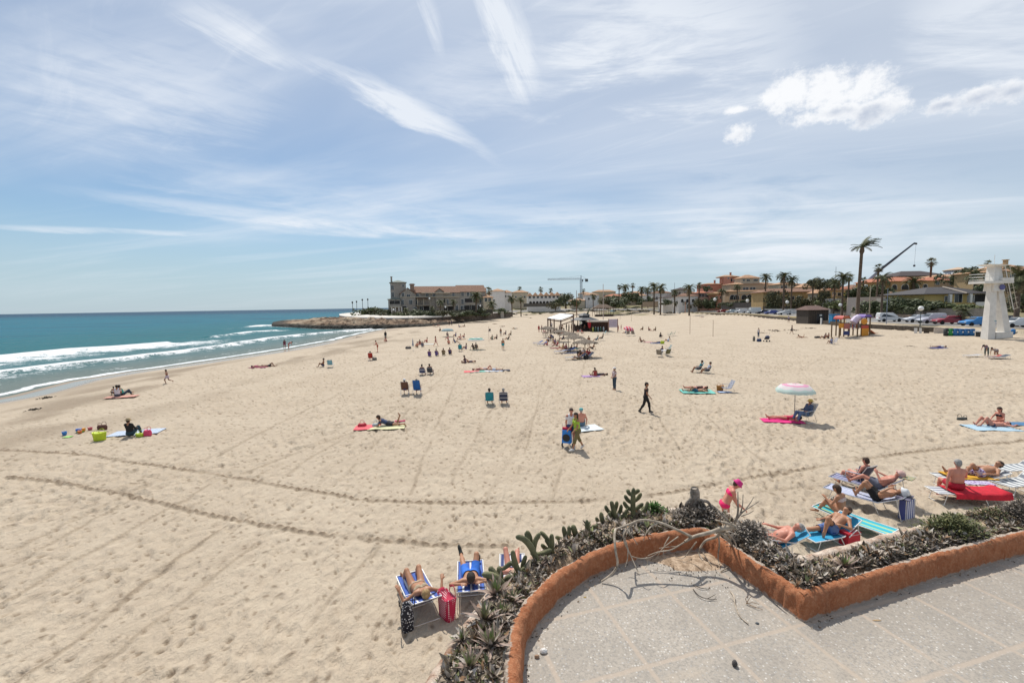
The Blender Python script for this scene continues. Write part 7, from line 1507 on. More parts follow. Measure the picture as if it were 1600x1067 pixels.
for x,pb,pt,D,k,sd,s,lb in [
 (1378,470,424,104,'date',2,.85,'palm on the promenade just right of the tall blown palm, behind the van'),
 (1427,470,433,122,'date',3,1.05,'spreading palm in front of the ochre villa arches'),
 (1505,506,478,78,'date',4,.55,'short stocky palm behind the recycling drums'),
 (1586,520,409,70,'date',6,1.25,'big date palm at the right edge behind the lifeguard tower'),
 (1522,480,420,112,'date',7,1.1,'palm rising left of the lifeguard tower platform'),
 (1370,450,415,128,'fan',1,1.1,'fan palm under the mobile crane boom'),
 (1453,440,403,150,'fan',2,1.4,'fan palm standing alone on the hill skyline'),
 (1541,430,405,150,'fan',3,1.,'small fan palm just left of the tower top'),
 (1316,470,426,130,'date',8,1.,'palm left of the tall blown palm trunk, taller of its cluster'),
 (1325,470,432,135,'fan',4,1.1,'fan palm against the tall palm trunk'),
 (1303,470,437,140,'date',9,.8,'small palm at the left of the cluster by the tall palm'),
 (1348,470,432,140,'fan',5,1.,'fan palm just right of the tall palm trunk'),
 (1225,450,427,165,'date',10,1.2,'feathery palm on the skyline above the orange hipped roof'),
 (1237,450,431,165,'date',11,1.,'second skyline palm right of the feathery one'),
 (1270,455,433,170,'date',12,1.,'skyline palm above the brown-roofed building'),
 (1281,455,436,175,'date',13,.9,'low skyline palm right above the brown roof end'),
 (1196,445,429,185,'date',14,1.1,'palm peeping behind the top storey of the cream villa'),
 (1152,480,443,214,'date',15,.9,'palm in front of the cream villa left arches'),
 (1128,480,451,224,'date',16,1.,'palm before the pink villa'),
 (1077,478,443,205,'date',17,1.35,'broad palm left of the pink villa'),
 (1092,460,441,240,'fan',6,1.5,'fan palm on the skyline left of the pink tower'),
 (1022,478,440,245,'date',18,1.5,'left palm of the tall pair by the car park'),
 (1032,480,441,235,'date',19,1.4,'right palm of the tall pair by the car park'),
 (1054,478,452,240,'date',20,1.1,'slim palm between the tall pair and the broad palm'),
 (1003,474,448,290,'date',21,1.4,'dark palm left of the tall pair'),
 (1012,474,449,300,'date',22,1.3,'second dark palm left of the tall pair'),
 (976,474,445,320,'date',23,1.6,'palm above the dark bushes near the thatched hut'),
 (967,472,447,330,'fan',7,1.7,'fan palm left of the dark bushes'),
 (988,472,443,350,'fan',8,1.8,'tallest fan palm on the skyline above the thatched hut'),
 (927,474,460,300,'date',24,1.1,'bushy palm beneath the right side of the crane'),
 (912,462,450,430,'fan',9,1.7,'lone round-headed palm right of the crane mast'),
 (901,482,470,290,'date',25,1.1,'low palm beside the brown flagpole'),
 (812,462,450,400,'fan',10,2.,'skyline palm above the cream house with the round window'),
 (845,462,448.5,400,'fan',11,2.2,'skyline palm above the white row'),
 (861,462,450,400,'fan',12,2.,'skyline palm at the right end of the white row'),
 (800,482,461,262,'date',26,1.3,'broad palm left of the white row'),
 (814,484,462,262,'date',27,1.1,'smaller palm next to the white row'),
 (765,480,447,250,'fan',13,2.,'fan palm at the right end of the headland apartments'),
 (744,488,457,186,'date',28,1.3,'palm in front of the apartment block, right side'),
 (769,490,468,200,'date',29,1.1,'thick palm beside the concrete hut'),
 (688,488,466,182,'date',30,.8,'small palm before the middle of the apartment block'),
 (709,488,468,184,'date',31,.8,'small yellow-green palm before the apartment block balconies'),
 (635,489,480,172,'date',32,.55,'tiny palm by the promenade path left of the middle'),
 (676,489,478,174,'date',33,.55,'tiny palm by the promenade path in front of the balconies')]:
    kw={} if x>775 else dict(zbase=2.7)
    palm(lb,x,pb,pt,D,k,sd%7+1,s,**kw)
# leafy bushes and trees
LM={}
def crown_mesh(seed,n,cols,sx=1,sy=1,sz=1,leafs=.10):
    rd=random.Random(seed); mb=MB(); cl=[(Vector((rd.gauss(0,.45),rd.gauss(0,.45),rd.uniform(.15,.85))),rd.uniform(.22,.42)) for _ in range(15)]
    for i in range(n):
        c,r=rd.choice(cl); d=Vector((rd.gauss(0,1),rd.gauss(0,1),rd.gauss(0,1))).normalized(); p=c+d*r*rd.uniform(.7,1.05); p.z=max(.0,p.z); u=Vector((rd.gauss(0,1),rd.gauss(0,1),rd.gauss(0,1))).normalized(); v=u.cross(d); v=v.normalized() if v.length>.01 else Vector((1,0,0)); s=leafs*rd.uniform(.5,1.3)
        P=[p-u*s,p+v*s*.5,p+u*s,p-v*s*.5]; mb.add([(q.x*sx,q.y*sy,q.z*sz) for q in P],[(0,1,2,3)],rd.choice(range(len(cols))))
    return mesh(mb,cols)
VG=[mat((.075,.095,.038),.7,.3,3),mat((.115,.135,.055),.7,.3,3),mat((.05,.062,.028),.7,.3,3)]; VO=[mat((.09,.085,.04),.8,.3,3),mat((.13,.12,.055),.8,.3,3),mat((.05,.055,.028),.8,.3,3)]; VL=[mat((.10,.13,.035),.7,.3,3),mat((.14,.15,.05),.7,.3,3),mat((.06,.075,.025),.7,.3,3)]
BM={('g',i):crown_mesh(40+i,1500,VG) for i in range(3)}; BM.update({('o',i):crown_mesh(50+i,1300,VO) for i in range(3)}); BM.update({('l',i):crown_mesh(60+i,1300,VL) for i in range(3)})
def bush(label,px,py,D,w,h,k='g',i=0,group=None,zb=None,name='bush',cat='bush',tree=False):
    b=W(px,py,D); z=float(TZ(b.x,D)) if zb is None else zb; z=max(z,b.z-.6) if zb is None else z
    o=thing(name,label,cat,(b.x,D,z-.1),0,group); 
    c=link('crown' if tree else 'foliage',BM[(k,i%3)],o,(0,0,h*.18 if tree else 0),random.uniform(0,6),(w/1.7,w/2.0,h/1.15*(.85 if tree else 1)))
    part('trunk',MB().tube([(0,0,-.3),(.05,.03,h*.3),(0,0,h*.6)],[.05*w+.03,.035*w+.02,.02],6),TRK_,o); return o
bush('big round dark tree right of the white row houses',884,480,285,14,9,'g',0,name='tree',cat='tree',tree=True)
bush('dark grey-green bush mass left of the palms, near the thatched hut',962,478,262,16,7,'g',1); bush('dark bushy tree beside the thatched hut on the left',952,478,258,9,5,'o',1)
bush('rounded dark tree above the low grey wall',984,473,275,14,7.5,'g',2,name='tree',cat='tree',tree=True); bush('low dark shrub between the bush mass and the palms',1000,474,270,7,4,'g',0)
bush('olive tree by the right end of the white row',868,483,262,7,5,'o',0,name='tree',cat='tree',tree=True)
for i,(x,y,D,w_,h,k,lb) in enumerate([(650,488,176,9,3.2,'g','dark hedge clump before the apartments, leftmost'),(577,487,205,12,5.2,'l','olive bush on the headland left end of the garden'),(588,488,200,8,4.0,'o','reddish-brown bush in the headland garden'),(600,488,192,9,3.4,'g','green bush in the headland garden near the tower house'),(614,490,182,8,2.4,'o','low brown planting behind the white parapet'),(630,491,176,8,2.2,'l','low planting under the apartment corner'),(667,490,174,9,2.6,'g','hedge clump before the apartments by the balconies'),(698,488,176,9,2.6,'o','hedge clump before the apartments, middle'),(722,487,180,9,2.6,'g','hedge clump before the apartments, right of middle'),(752,486,188,9,3,'g','hedge clump at the right end of the apartments'),(781,482,235,9,3.2,'g','dark hedge beside the concrete hut')]):
    bush(lb,x,y,D,w_,h,k,i,'planting on the headland',zb=2.6)
for i,(x,y,D,w_,h,k,lb) in enumerate([(1095,479,232,8,5.5,'o','brownish tree in front of the pink villa left wing'),(1110,479,228,8,6,'g','dark tree in front of the pink villa'),(1142,477,214,7,2.8,'g','dark hedge below the arches of the cream villa'),(1165,476,211,8,3,'g','dark hedge beneath the cream villa balustrade'),(1185,476,206,8,4,'o','olive bush at the right end of the cream villa'),
 (1208,480,177,7,7.5,'o','spindly olive tree before the ochre building, left'),(1253,482,170,8,6,'o','bare-looking olive tree before the ochre building, right'),(1290,484,150,5.5,7,'o','tall scrubby tree between the hut and the garden wall'),(1306,480,142,8,3,'l','light green hedge under the white annexe'),(1328,480,134,7,2.8,'l','second light green hedge piece under the white annexe'),
 (1362,484,117,6.5,3.2,'g','dark oleander hedge right of the tall palm trunk'),(1380,484,113,7,3.6,'g','dark oleander hedge behind the blue pole'),(1402,484,110,7,3.8,'g','dark oleander hedge behind the white van'),(1424,484,107,7,3.5,'g','dark oleander hedge below the first arched window'),(1446,484,104,7,3.4,'g','dark oleander hedge below the second arched window'),(1468,480,99,6.5,1.9,'g','hedge in front of the yellow bungalow, left'),(1486,480,98,6.5,1.6,'l','green hedge in front of the yellow bungalow, middle'),(1512,480,96,6.5,1.4,'l','green hedge in front of the yellow bungalow, right'),
 (1345,462,135,7,3.5,'g','dark tree mass behind the ochre garden wall, left'),(1362,460,134,7,4,'g','dark tree mass behind the ochre garden wall, right'),(1300,448,150,5,3.5,'g','dark tree behind the tan house left of the tall palm'),(1392,456,134,4,2,'g','low bush by the ochre villa terrace'),(1516,446,124,8,5,'g','dark tree mass left of the lifeguard tower platform'),(1505,441,124,7,5,'g','dark treetop above the yellow bungalow roof'),
 (1534,462,108,5,4,'g','dark shrub behind the tower leg'),(1600,480,80,6,5,'g','leafy shrub at the right picture edge behind the palm'),(1104,453,232,4,3,'g','dark treetop left of the pink villa'),(1278,448,150,6,4,'o','olive treetop right behind the brown-roofed building'),(1208,478,178,5,4,'g','dark shrub left of the brown-roofed building'),(1060,476,238,6,3,'o','scrub beside the slim palm'),(1040,474,246,6,3,'g','scrub behind the car park'),(1017,470,285,6,4,'g','scrub behind the tall pair of palms')]):
    bush(lb,x,y,D,w_,h,k,i,'garden shrubs and hedges')
rd=random.Random(77)
# dune scrub: low tufts, separate plants
DS=[('o',0),('l',1),('o',2)]
for i in range(64):
    px=rd.uniform(785,1010); y=rd.uniform(484,493) if px<900 else rd.uniform(480,487); p=G(px,y)
    if p.y>330: continue
    o=link('dune_scrub',BM[DS[i%3]],None,(p.x,p.y,p.z-.15),rd.uniform(0,6),(rd.uniform(.8,2.4),rd.uniform(.8,1.8),rd.uniform(.4,.95))); tag(o,'low olive scrub tuft growing on the pale dunes between the hut and the car park','scrub','scrub tufts on the dunes')
for x,y,w_,lb in [(703,502,4.2,'broad green bush on the sand below the promenade'),(712,503,3.2,'grey-green bush touching the broad green one'),(608,503,4.5,'green patch growing on the rocks under the sea wall')]:
    p=G(x,y) if x>650 else GH(x,y); o=link('bush',BM[('l',1)],None,(p.x,p.y,p.z-.2),1,(w_,2.2,1.5)); tag(o,lb,'bush')
# ================================================================ CRANES, LAMPS, POLES
def tower_crane():
    D=430; b=W(908,452,D); t=W(908,432,D); s=D/F; o=thing('tower_crane','thin grey tower crane with a long jib on the skyline','crane',(b.x,D,0)); m_=mat((.20,.24,.30),.6,.05); z0=float(TZ(b.x,D)); zj=W(908,436.5,D).z
    mb=MB(); a=.8
    for dx in(-a,a):
        for dy in(-a,a): mb.tube([(dx,dy,z0),(dx,dy,zj)],.16,4)
    n=int((zj-z0)/1.8)
    for i in range(n): z=z0+(zj-z0)*i/n; zz=z0+(zj-z0)*(i+1)/n; mb.tube([(-a,-a,z),(a,-a,zz)],.10,4); mb.tube([(a,a,z),(-a,a,zz)],.10,4)
    part('mast',mb,m_,o)
    x0=-(908-856)*s; x1=(918-908)*s
    mb=MB(); mb.tube([(x0,0,zj),(x1,0,zj)],.17,4); mb.tube([(x0,0,zj+1.1),(0,0,zj+1.1)],.15,4)
    for i in range(24): q=x0*i/24; mb.tube([(q,0,zj),(q+x0/48,0,zj+1.1),(q+x0/24,0,zj)],.09,4)
    part('jib',mb,m_,o); mb=MB(); mb.tube([(0,0,zj),(0,0,t.z+.8)],.35,5); part('tower_head',mb,m_,o)
    mb=MB(); mb.tube([(0,0,t.z+.6),(x0*.7,0,zj+1.1)],.06,4); mb.tube([(0,0,t.z+.6),(x1*.9,0,zj)],.06,4); part('tie_bars',mb,m_,o)
    part('counterweight',MB().box((x1-.9,0,zj-1.0),(2.6,1.6,2.6)),mat((.10,.11,.12),.8),o); part('cab',MB().box((1.2,0,zj-1.2),(1.4,1.2,1.8)),m_,o)
tower_crane()
def mobile_crane():
    D=150; o=thing('mobile_crane','dark telescopic crane boom rising to the right above the villas','crane'); a=W(1338,455,D); b=W(1376,421,D); c=W(1428,380.5,D); m_=mat((.045,.055,.075),.5,.05)
    part('lower_boom',MB().tube([a,b],[.55,.5],5),mat((.30,.33,.38),.6),o); part('boom_section',MB().tube([b,b.lerp(c,.5)],[.42,.38],5),m_,o); part('upper_boom',MB().tube([b.lerp(c,.5),c],[.33,.25],5),m_,o)
    part('boom_head',MB().tube([c,c+Vector((.9,0,-.12))],.32,5),m_,o); part('hoist_cable',MB().tube([c+Vector((.7,0,-.2)),W(1428.5,415,D)],.035,4),mat((.35,.37,.4),.6),o); part('hook_block',MB().lathe([(.0,-.4),(.3,-.3),(.3,.2),(0,.3)],W(1428.5,415,D),8),m_,o)
    part('superstructure',MB().box(a+Vector((-1,0,-1.5)),(5,2.6,2.4)),mat((.45,.33,.05),.6),o); part('carrier',MB().box((a.x,D,a.z-3.5),(10,2.7,1.6)),m_,o)
mobile_crane()
GLOBE=mat((.80,.80,.78),.35,.03)
def globe_lamp(label,px,pyg,pyb,D,r=.28):
    g=W(px,pyg,D); z0=float(TZ(g.x,D)); o=thing('street_lamp',label,'street lamp',(g.x,D,z0),0,'globe lamps on the promenade'); h=g.z-z0
    part('pole',MB().tube([(0,0,-.2),(0,0,.5),(0,0,h-r)],[.09,.05,.04],8),mat((.05,.07,.06),.5),o)
    part('globe',MB().lathe([(r*math.sin(a),h-r*math.cos(a)) for a in np.linspace(.15,math.pi,9)],n=14),GLOBE,o,True)
for x,y,D,lb in [(1439,482,76,'white globe lamp behind the white estate car'),(1313,476.5,118,'white globe lamp left of the tall palm'),(1230,472,156,'white globe lamp above the cars near the hut'),(1168,470,190,'white globe lamp below the cream villa'),(1059,472,240,'white globe lamp by the blue cars of the car park'),(1117,468,222,'white globe lamp before the pink villa'),(1353,447,140,'white globe lamp in the garden behind the ochre wall')]: globe_lamp(lb,x,y,0,D,{76:.40}.get(D,.0035*D))
for x,y,D,lb in [(615,484,176,'white globe lamp in front of the apartment corner'),(671,466.5,186,'white globe lamp before the apartment balcony'),(696,480,182,'white globe lamp low before the apartment shops'),(750.5,478,190,'white globe lamp at the right of the apartments')]:
    g=W(x,y,D); o=thing('street_lamp',lb,'street lamp',(g.x,D,2.7),0,'globe lamps before the apartments'); h=g.z-2.7; part('pole',MB().tube([(0,0,0),(0,0,h)],.07,6),BLACK,o); part('globe',MB().lathe([(.38*math.sin(a),h-.38*math.cos(a)) for a in np.linspace(.1,math.pi,8)],n=12),GLOBE,o,True)
for x,yt,yb,D,lb in [(550.5,471,490,212,'black lamp post with torch head, leftmost on the headland'),(557,470,487,240,'black lamp post second from left on the headland'),(566,467,486,225,'black lamp post third from left on the headland'),(574.5,466.5,484,228,'black lamp post rightmost on the headland')]:
    g=W(x,yt,D); z0=max(2.6,float(HZ(g.x,min(D,248)))); o=thing('lamp_post',lb,'lamp post',(g.x,D,z0),0,'black lamp posts at the headland tip'); h=g.z-z0
    part('post',MB().tube([(0,0,-.3),(0,0,1.2),(0,0,1.3),(0,0,h-1.1)],[.30,.26,.13,.11],8),mat((.04,.045,.045),.6),o); part('lantern',MB().lathe([(.10,h-1.1),(.42,h-.5),(.42,h-.3),(.15,h),(0,h+.1)],n=8),BLACK,o)
def pole(label,px,yb,yt,D,r,m,name='pole',zb=None,cat='pole'):
    a=G(px,yb) if D is None else W(px,yb,D); D=a.y; z0=a.z if zb is None else zb; t=W(px,yt,D); o=tag(link(name,mesh(MB().tube([(0,0,-.4),(0,0,(t.z-z0)*.5),(0,0,t.z-z0)],[r,r*.9,r*.7],7),m),None,(a.x,D,z0)),label,cat); return o
pole('brown wooden pole standing behind the white canopy of the bar',901,497,454,None,.16,mat((.17,.08,.05),.8)); pole('tall pale flagpole behind the beach bar roof',942.5,503,444,None,.14,mat((.50,.42,.38),.7))
pole('thin pole behind the black bar roof',919,494,456,None,.07,mat((.25,.18,.14),.7))
for x,yb,yt,lb in [(969,499,487,'thin post on the open sand, leftmost of the net posts'),(986.5,502,486,'thin post on the open sand, second from left'),(1078,522,492,'thin wooden net post left of the pair in the middle of the sand'),(1114,526,500,'thin wooden net post right of the pair in the middle of the sand')]: pole(lb,x,yb,yt,None,.045,mat((.30,.20,.14),.7),'net_post')
pole('orange post near the car park sand edge',1070.5,489,471,None,.12,mat((.55,.20,.08),.7)); pole('white post at the sand edge before the car park palms',1031,484,477,None,.12,WHITE)
pole('slim blue-grey mast rising behind the white van',1385,503,451,84,.06,mat((.18,.22,.30),.6),zb=1.9,name='mast'); pole('tan concrete post right of the tall palm trunk',1358,500,447,112,.13,mat((.45,.36,.25),.8),zb=2)
pole('thin radio mast with a dish on the skyline left of the tall palm',1305.5,440,417,190,.10,mat((.25,.27,.3),.6),zb=float(TZ(W(1305,440,190).x,190)),name='mast')
pole('thin aerial mast on the skyline left of the pink villa',1054,450,442,300,.16,mat((.4,.42,.45),.6),zb=4.,name='mast')
# ================================================================ VEHICLES
def car(label,px,py,deg,c,kind='hatch',D=None,rough=.3):
    p=G(px,py) if D is None else Vector((W(px,py,D).x,D,0)); p.z=float(TZ(p.x,p.y))+.06
    o=thing('van' if kind=='van' else 'parked_car',label,'van' if kind=='van' else 'car',p,R(deg),'cars parked along the promenade'); L=2.1
    top={'hatch':[(-2.0,.95),(-1.85,1.1),(-1.35,1.45),(.35,1.47),(1.05,1.0)],'estate':[(-2.15,.9),(-2.0,1.25),(-1.6,1.48),(.3,1.48),(1.0,1.0)],'van':[(-2.05,.9),(-2.0,1.65),(-1.8,1.82),(.35,1.80),(1.15,1.15)],'box':[(-2.6,.9),(-2.6,2.4),(1.2,2.4),(1.25,1.6),(1.9,1.1)]}[kind]
    prof=[(2.1,.32),(2.15,.62),(2.0,.80),(1.1,.95)]+[(x,z) for x,z in reversed(top)]+[(-2.15 if kind!='box' else -2.6,.6),(-2.1 if kind!='box' else -2.6,.32)]
    mb=MB(); W2=.85; n=len(prof); v=[]
    for y,k in((-W2,0),(-W2*.94,1),(W2*.94,1),(W2,0)):
        for x,z in prof: q=max(0,(z-1.0))*.22; yy=math.copysign(abs(y)-q,y); v.append((x*(1 if k else .985),yy,z*(1 if k else .985)))
    f=[(i+(i+1-i-1),) for i in()]
    for s in range(3):
        for i in range(n): a=s*n+i;b=s*n+(i+1)%n; f.append((a,b,b+n,a+n))
    f+=[tuple(reversed(range(n))),tuple(range(3*n,4*n))]; mb.add(v,f); part('body',mb,mat(c,rough,.04,3,spec=.6),o,False)
    zt_=max(z for _,z in top); xf,xb=top[-1][0]-.12,top[1][0]+.25
    for s in(-1,1):
        yb=W2*.955; g=MB(); z0=1.0; z1=zt_-.12; g.add([(xf-.1,s*(yb+.015-0),z0),(xb,s*(yb+.015),z0),(xb+.12,s*(yb-(z1-1)*.22+.012),z1),(top[-2][0]+.05,s*(yb-(z1-1)*.22+.012),z1)],[(0,1,2,3) if s<0 else (3,2,1,0)]); 
        if kind!='box': part('side_window',g,GLASSD,o)
    a,b=top[-2],top[-1]; dx,dz=b[0]-a[0],b[1]-a[1]; g=MB(); e=.02
    g.add([(a[0]+dx*.1+e,-.62,a[1]+dz*.1+e),(b[0]-dx*.08+e,-.74,b[1]-dz*.08+e),(b[0]-dx*.08+e,.74,b[1]-dz*.08+e),(a[0]+dx*.1+e,.62,a[1]+dz*.1+e)],[(0,1,2,3)]); part('windscreen',g,GLASSD,o)
    for x in(1.35,-1.3):
        for s in(-1,1):
            w_=part('tyre',MB().lathe([(.18,-.10),(.31,-.10),(.33,0),(.31,.10),(.18,.10)],(x,s*(W2-.06),.33),16,axis='Y'),mat((.015,.015,.015),.8),o,True); part('rim',MB().lathe([(0,-.06),(.19,-.09),(.19,.09),(0,.06)],(x,s*(W2-.05),.33),12,axis='Y'),STEEL,w_)
    for s in(-1,1): part('headlight',MB().box((2.09,s*.62,.68),(.10,.30,.14)),mat((.7,.7,.68),.2),o); part('tail_light',MB().box((-2.13 if kind!='box' else -2.6,s*.66,.85),(.06,.16,.26)),mat((.35,.02,.02),.3),o)
    part('bumper',MB().box((2.12,0,.42),(.12,1.5,.16)),mat((.05,.05,.05),.6),o)
    return o
CW_=(.66,.67,.67)
car('white high-roofed small van parked behind the playground',1389,503,-12,CW_,'van'); car('white estate car parked left of the red car',1434,504,168,(.60,.62,.66),'hatch'); car('silver car on the far side of the road behind the globe lamp',1466,498,170,(.58,.58,.55),'hatch')
car('white tailgate-open van between the white estate and the red car',1455,505.5,175,(.55,.56,.62),'van'); car('dark red car parked beside the stocky palm',1480,507,172,(.30,.012,.03),'estate'); car('bright blue car parked just left of the lifeguard tower',1526,510,172,(.02,.20,.50),'hatch')
car('white car glimpsed through the legs at the right of the tower',1590,512,170,CW_,'hatch'); car('small dark car with white number plate behind the tower leg',1569,507,160,(.05,.05,.06),'hatch')
for px,py,deg,c,k,lb in [((1226,150),486.5,172,CW_,'estate','white car right of the blue one by the promenade hut'),((1205,158),486,168,(.05,.08,.28),'hatch','dark blue car with silver rear left of the white one'),((1177,172),485,175,(.62,.66,.67),'box','boxy white camper van below the cream villa'),((1192,165),487,170,(.02,.025,.04),'hatch','black car next to the camper van'),
 ((1157,188),481,172,CW_,'hatch','white car parked left of the camper van'),((1143,195),480.5,172,(.4,.48,.52),'hatch','pale blue car below the arches'),((1128,205),479,175,(.25,.03,.03),'hatch','dark red car in front of the stone wall by the palm'),(1052,478.5,175,(.07,.10,.15),'estate','dark blue-grey car in the car park behind the palms'),(1075,479.5,172,(.38,.40,.43),'estate','silver car in the car park under the broad palm'),
 (1062,478,172,(.05,.06,.07),'hatch','dark car squeezed between the blue-grey and silver ones'),(1083,479.5,10,(.42,.44,.46),'hatch','grey car at the right end of the car park'),(1005,477,175,(.5,.5,.52),'hatch','pale car by the tan stone wall'),(883,477,175,CW_,'estate','white car parked near the big round tree'),(842,475.5,175,CW_,'hatch','white car in front of the row houses, left'),(864,475.5,175,CW_,'hatch','white car in front of the row houses, right')]: car(lb,px[0] if isinstance(px,tuple) else px,py,deg,c,k,px[1] if isinstance(px,tuple) else None)
# ================================================================ PROMENADE EQUIPMENT
DKW=mat((.045,.035,.028),.8,.3,6,.4,30)
def hut():
    a=W(1263,500,104); c=W(1293,500,104); z0=float(TZ((a.x+c.x)/2,104))-.15; zt_=W(1270,484,104).z; w=c.x-a.x; o=thing('promenade_hut','dark timber beach hut with a low brown pitched roof, behind the playground','hut',(a.x,104,0),R(-4))
    part('wall',MB().box((w/2,2.5,(z0+zt_)/2),(w,5,zt_-z0)),DKW,o)
    part('roof',MB().add([(-.4,-.6,zt_-.05),(w+.3,-.6,zt_-.05),(w+.3,5.4,zt_-.05),(-.4,5.4,zt_-.05),(.6,2.5,zt_+.9),(w*.78,2.5,zt_+.9)],[(0,1,5,4),(1,2,5),(2,3,4,5),(3,0,4),(3,2,1,0)]),mat((.13,.075,.06),.85,.2,3,.4,12),o)
    part('doorway',MB().box((w*.58,-.02,z0+1.35),(1.6,.08,2.2)),BLACK,o)
    for i in range(9): part('board',MB().box((w*(i+.5)/9,-.03,(z0+zt_)/2),(.10,.05,zt_-z0-.2)),mat((.075,.058,.045),.8,.3,6),o)
    for f_ in(.22,.86):
        part('fence_post',MB().box((w*f_,-3.2,z0+.8),(.25,.2,1.6)),WHITE,o)
    part('notice',MB().box((w*.60,-.09,z0+2.1),(.5,.04,.35)),mat((.6,.62,.6),.6),o)
hut()
def waterproof(): pass
def drum(label,x,y,c):
    p=G(x,y); o=thing('recycling_drum',label,'drum',p,0,'row of drums by the lifeguard tower'); r=.33; part('drum_body',MB().lathe([(0,0),(r,0),(r,.28),(r+.015,.30),(r,.32),(r,.62),(r+.015,.64),(r,.66),(r,.92)],n=18),mat(c,.55,.08,4),o,True); part('lid',MB().lathe([(r+.02,.90),(r+.02,.96),(r*.5,1.0),(0,1.01)],n=18),mat(tuple(q*.8 for q in c),.5,.05,4),o,True); part('sticker',MB().box((0,-r-.004,.55),(.22,.012,.22)),WHITE,o)
for x,c,lb in [(1478.5,(.02,.025,.03),'black drum at the left end of the row'),(1485.5,(.02,.22,.05),'green drum in the row beside the tower'),(1493,(.02,.13,.34),'first blue drum right of the green one'),(1501,(.02,.13,.34),'second blue drum from the green one'),(1509.5,(.02,.13,.34),'third blue drum from the green one'),(1518,(.02,.13,.34),'blue drum at the right end of the drum row')]: drum(lb,x,524.5,c)
tb=thing('litter_bin','short dark litter bin between the blue drums and the tower','bin',G(1528,526)); part('bin_body',MB().lathe([(.25,0),(.28,.7),(.22,.72)],n=12),BLACK,tb); part('rim',MB().lathe([(.30,.68),(.30,.76),(.2,.76)],n=12),STEEL,tb)
tb=thing('litter_bin','blue litter bin at the right foot of the lifeguard tower','bin',G(1582,522)); part('bin_body',MB().lathe([(.25,0),(.30,.8),(.25,.85),(0,.95)],n=12),mat((.02,.16,.42),.5),tb); part('foot',MB().box((0,0,.02),(.5,.5,.04)),BLACK,tb)
for x0,x1,m_,lb in [(1428,1433,WHT,'first white panel at the right end of the retaining wall'),(1436,1440,WHT,'second white panel along the retaining wall'),(1443,1452,TIM,'dark board between two white panels of the beach wall'),(1459,1476,mat((.55,.47,.40),.8,.1),'wide pale panel left of the drums')]:
    a=G(x0,520.5); c=G(x1,520.5); tag(link('wall_panel',mesh(MB().box((0,0,.35),((c-a).length,.12,.9)),m_),None,(a+c)/2,math.atan2(c.y-a.y,c.x-a.x)),lb,'panel')
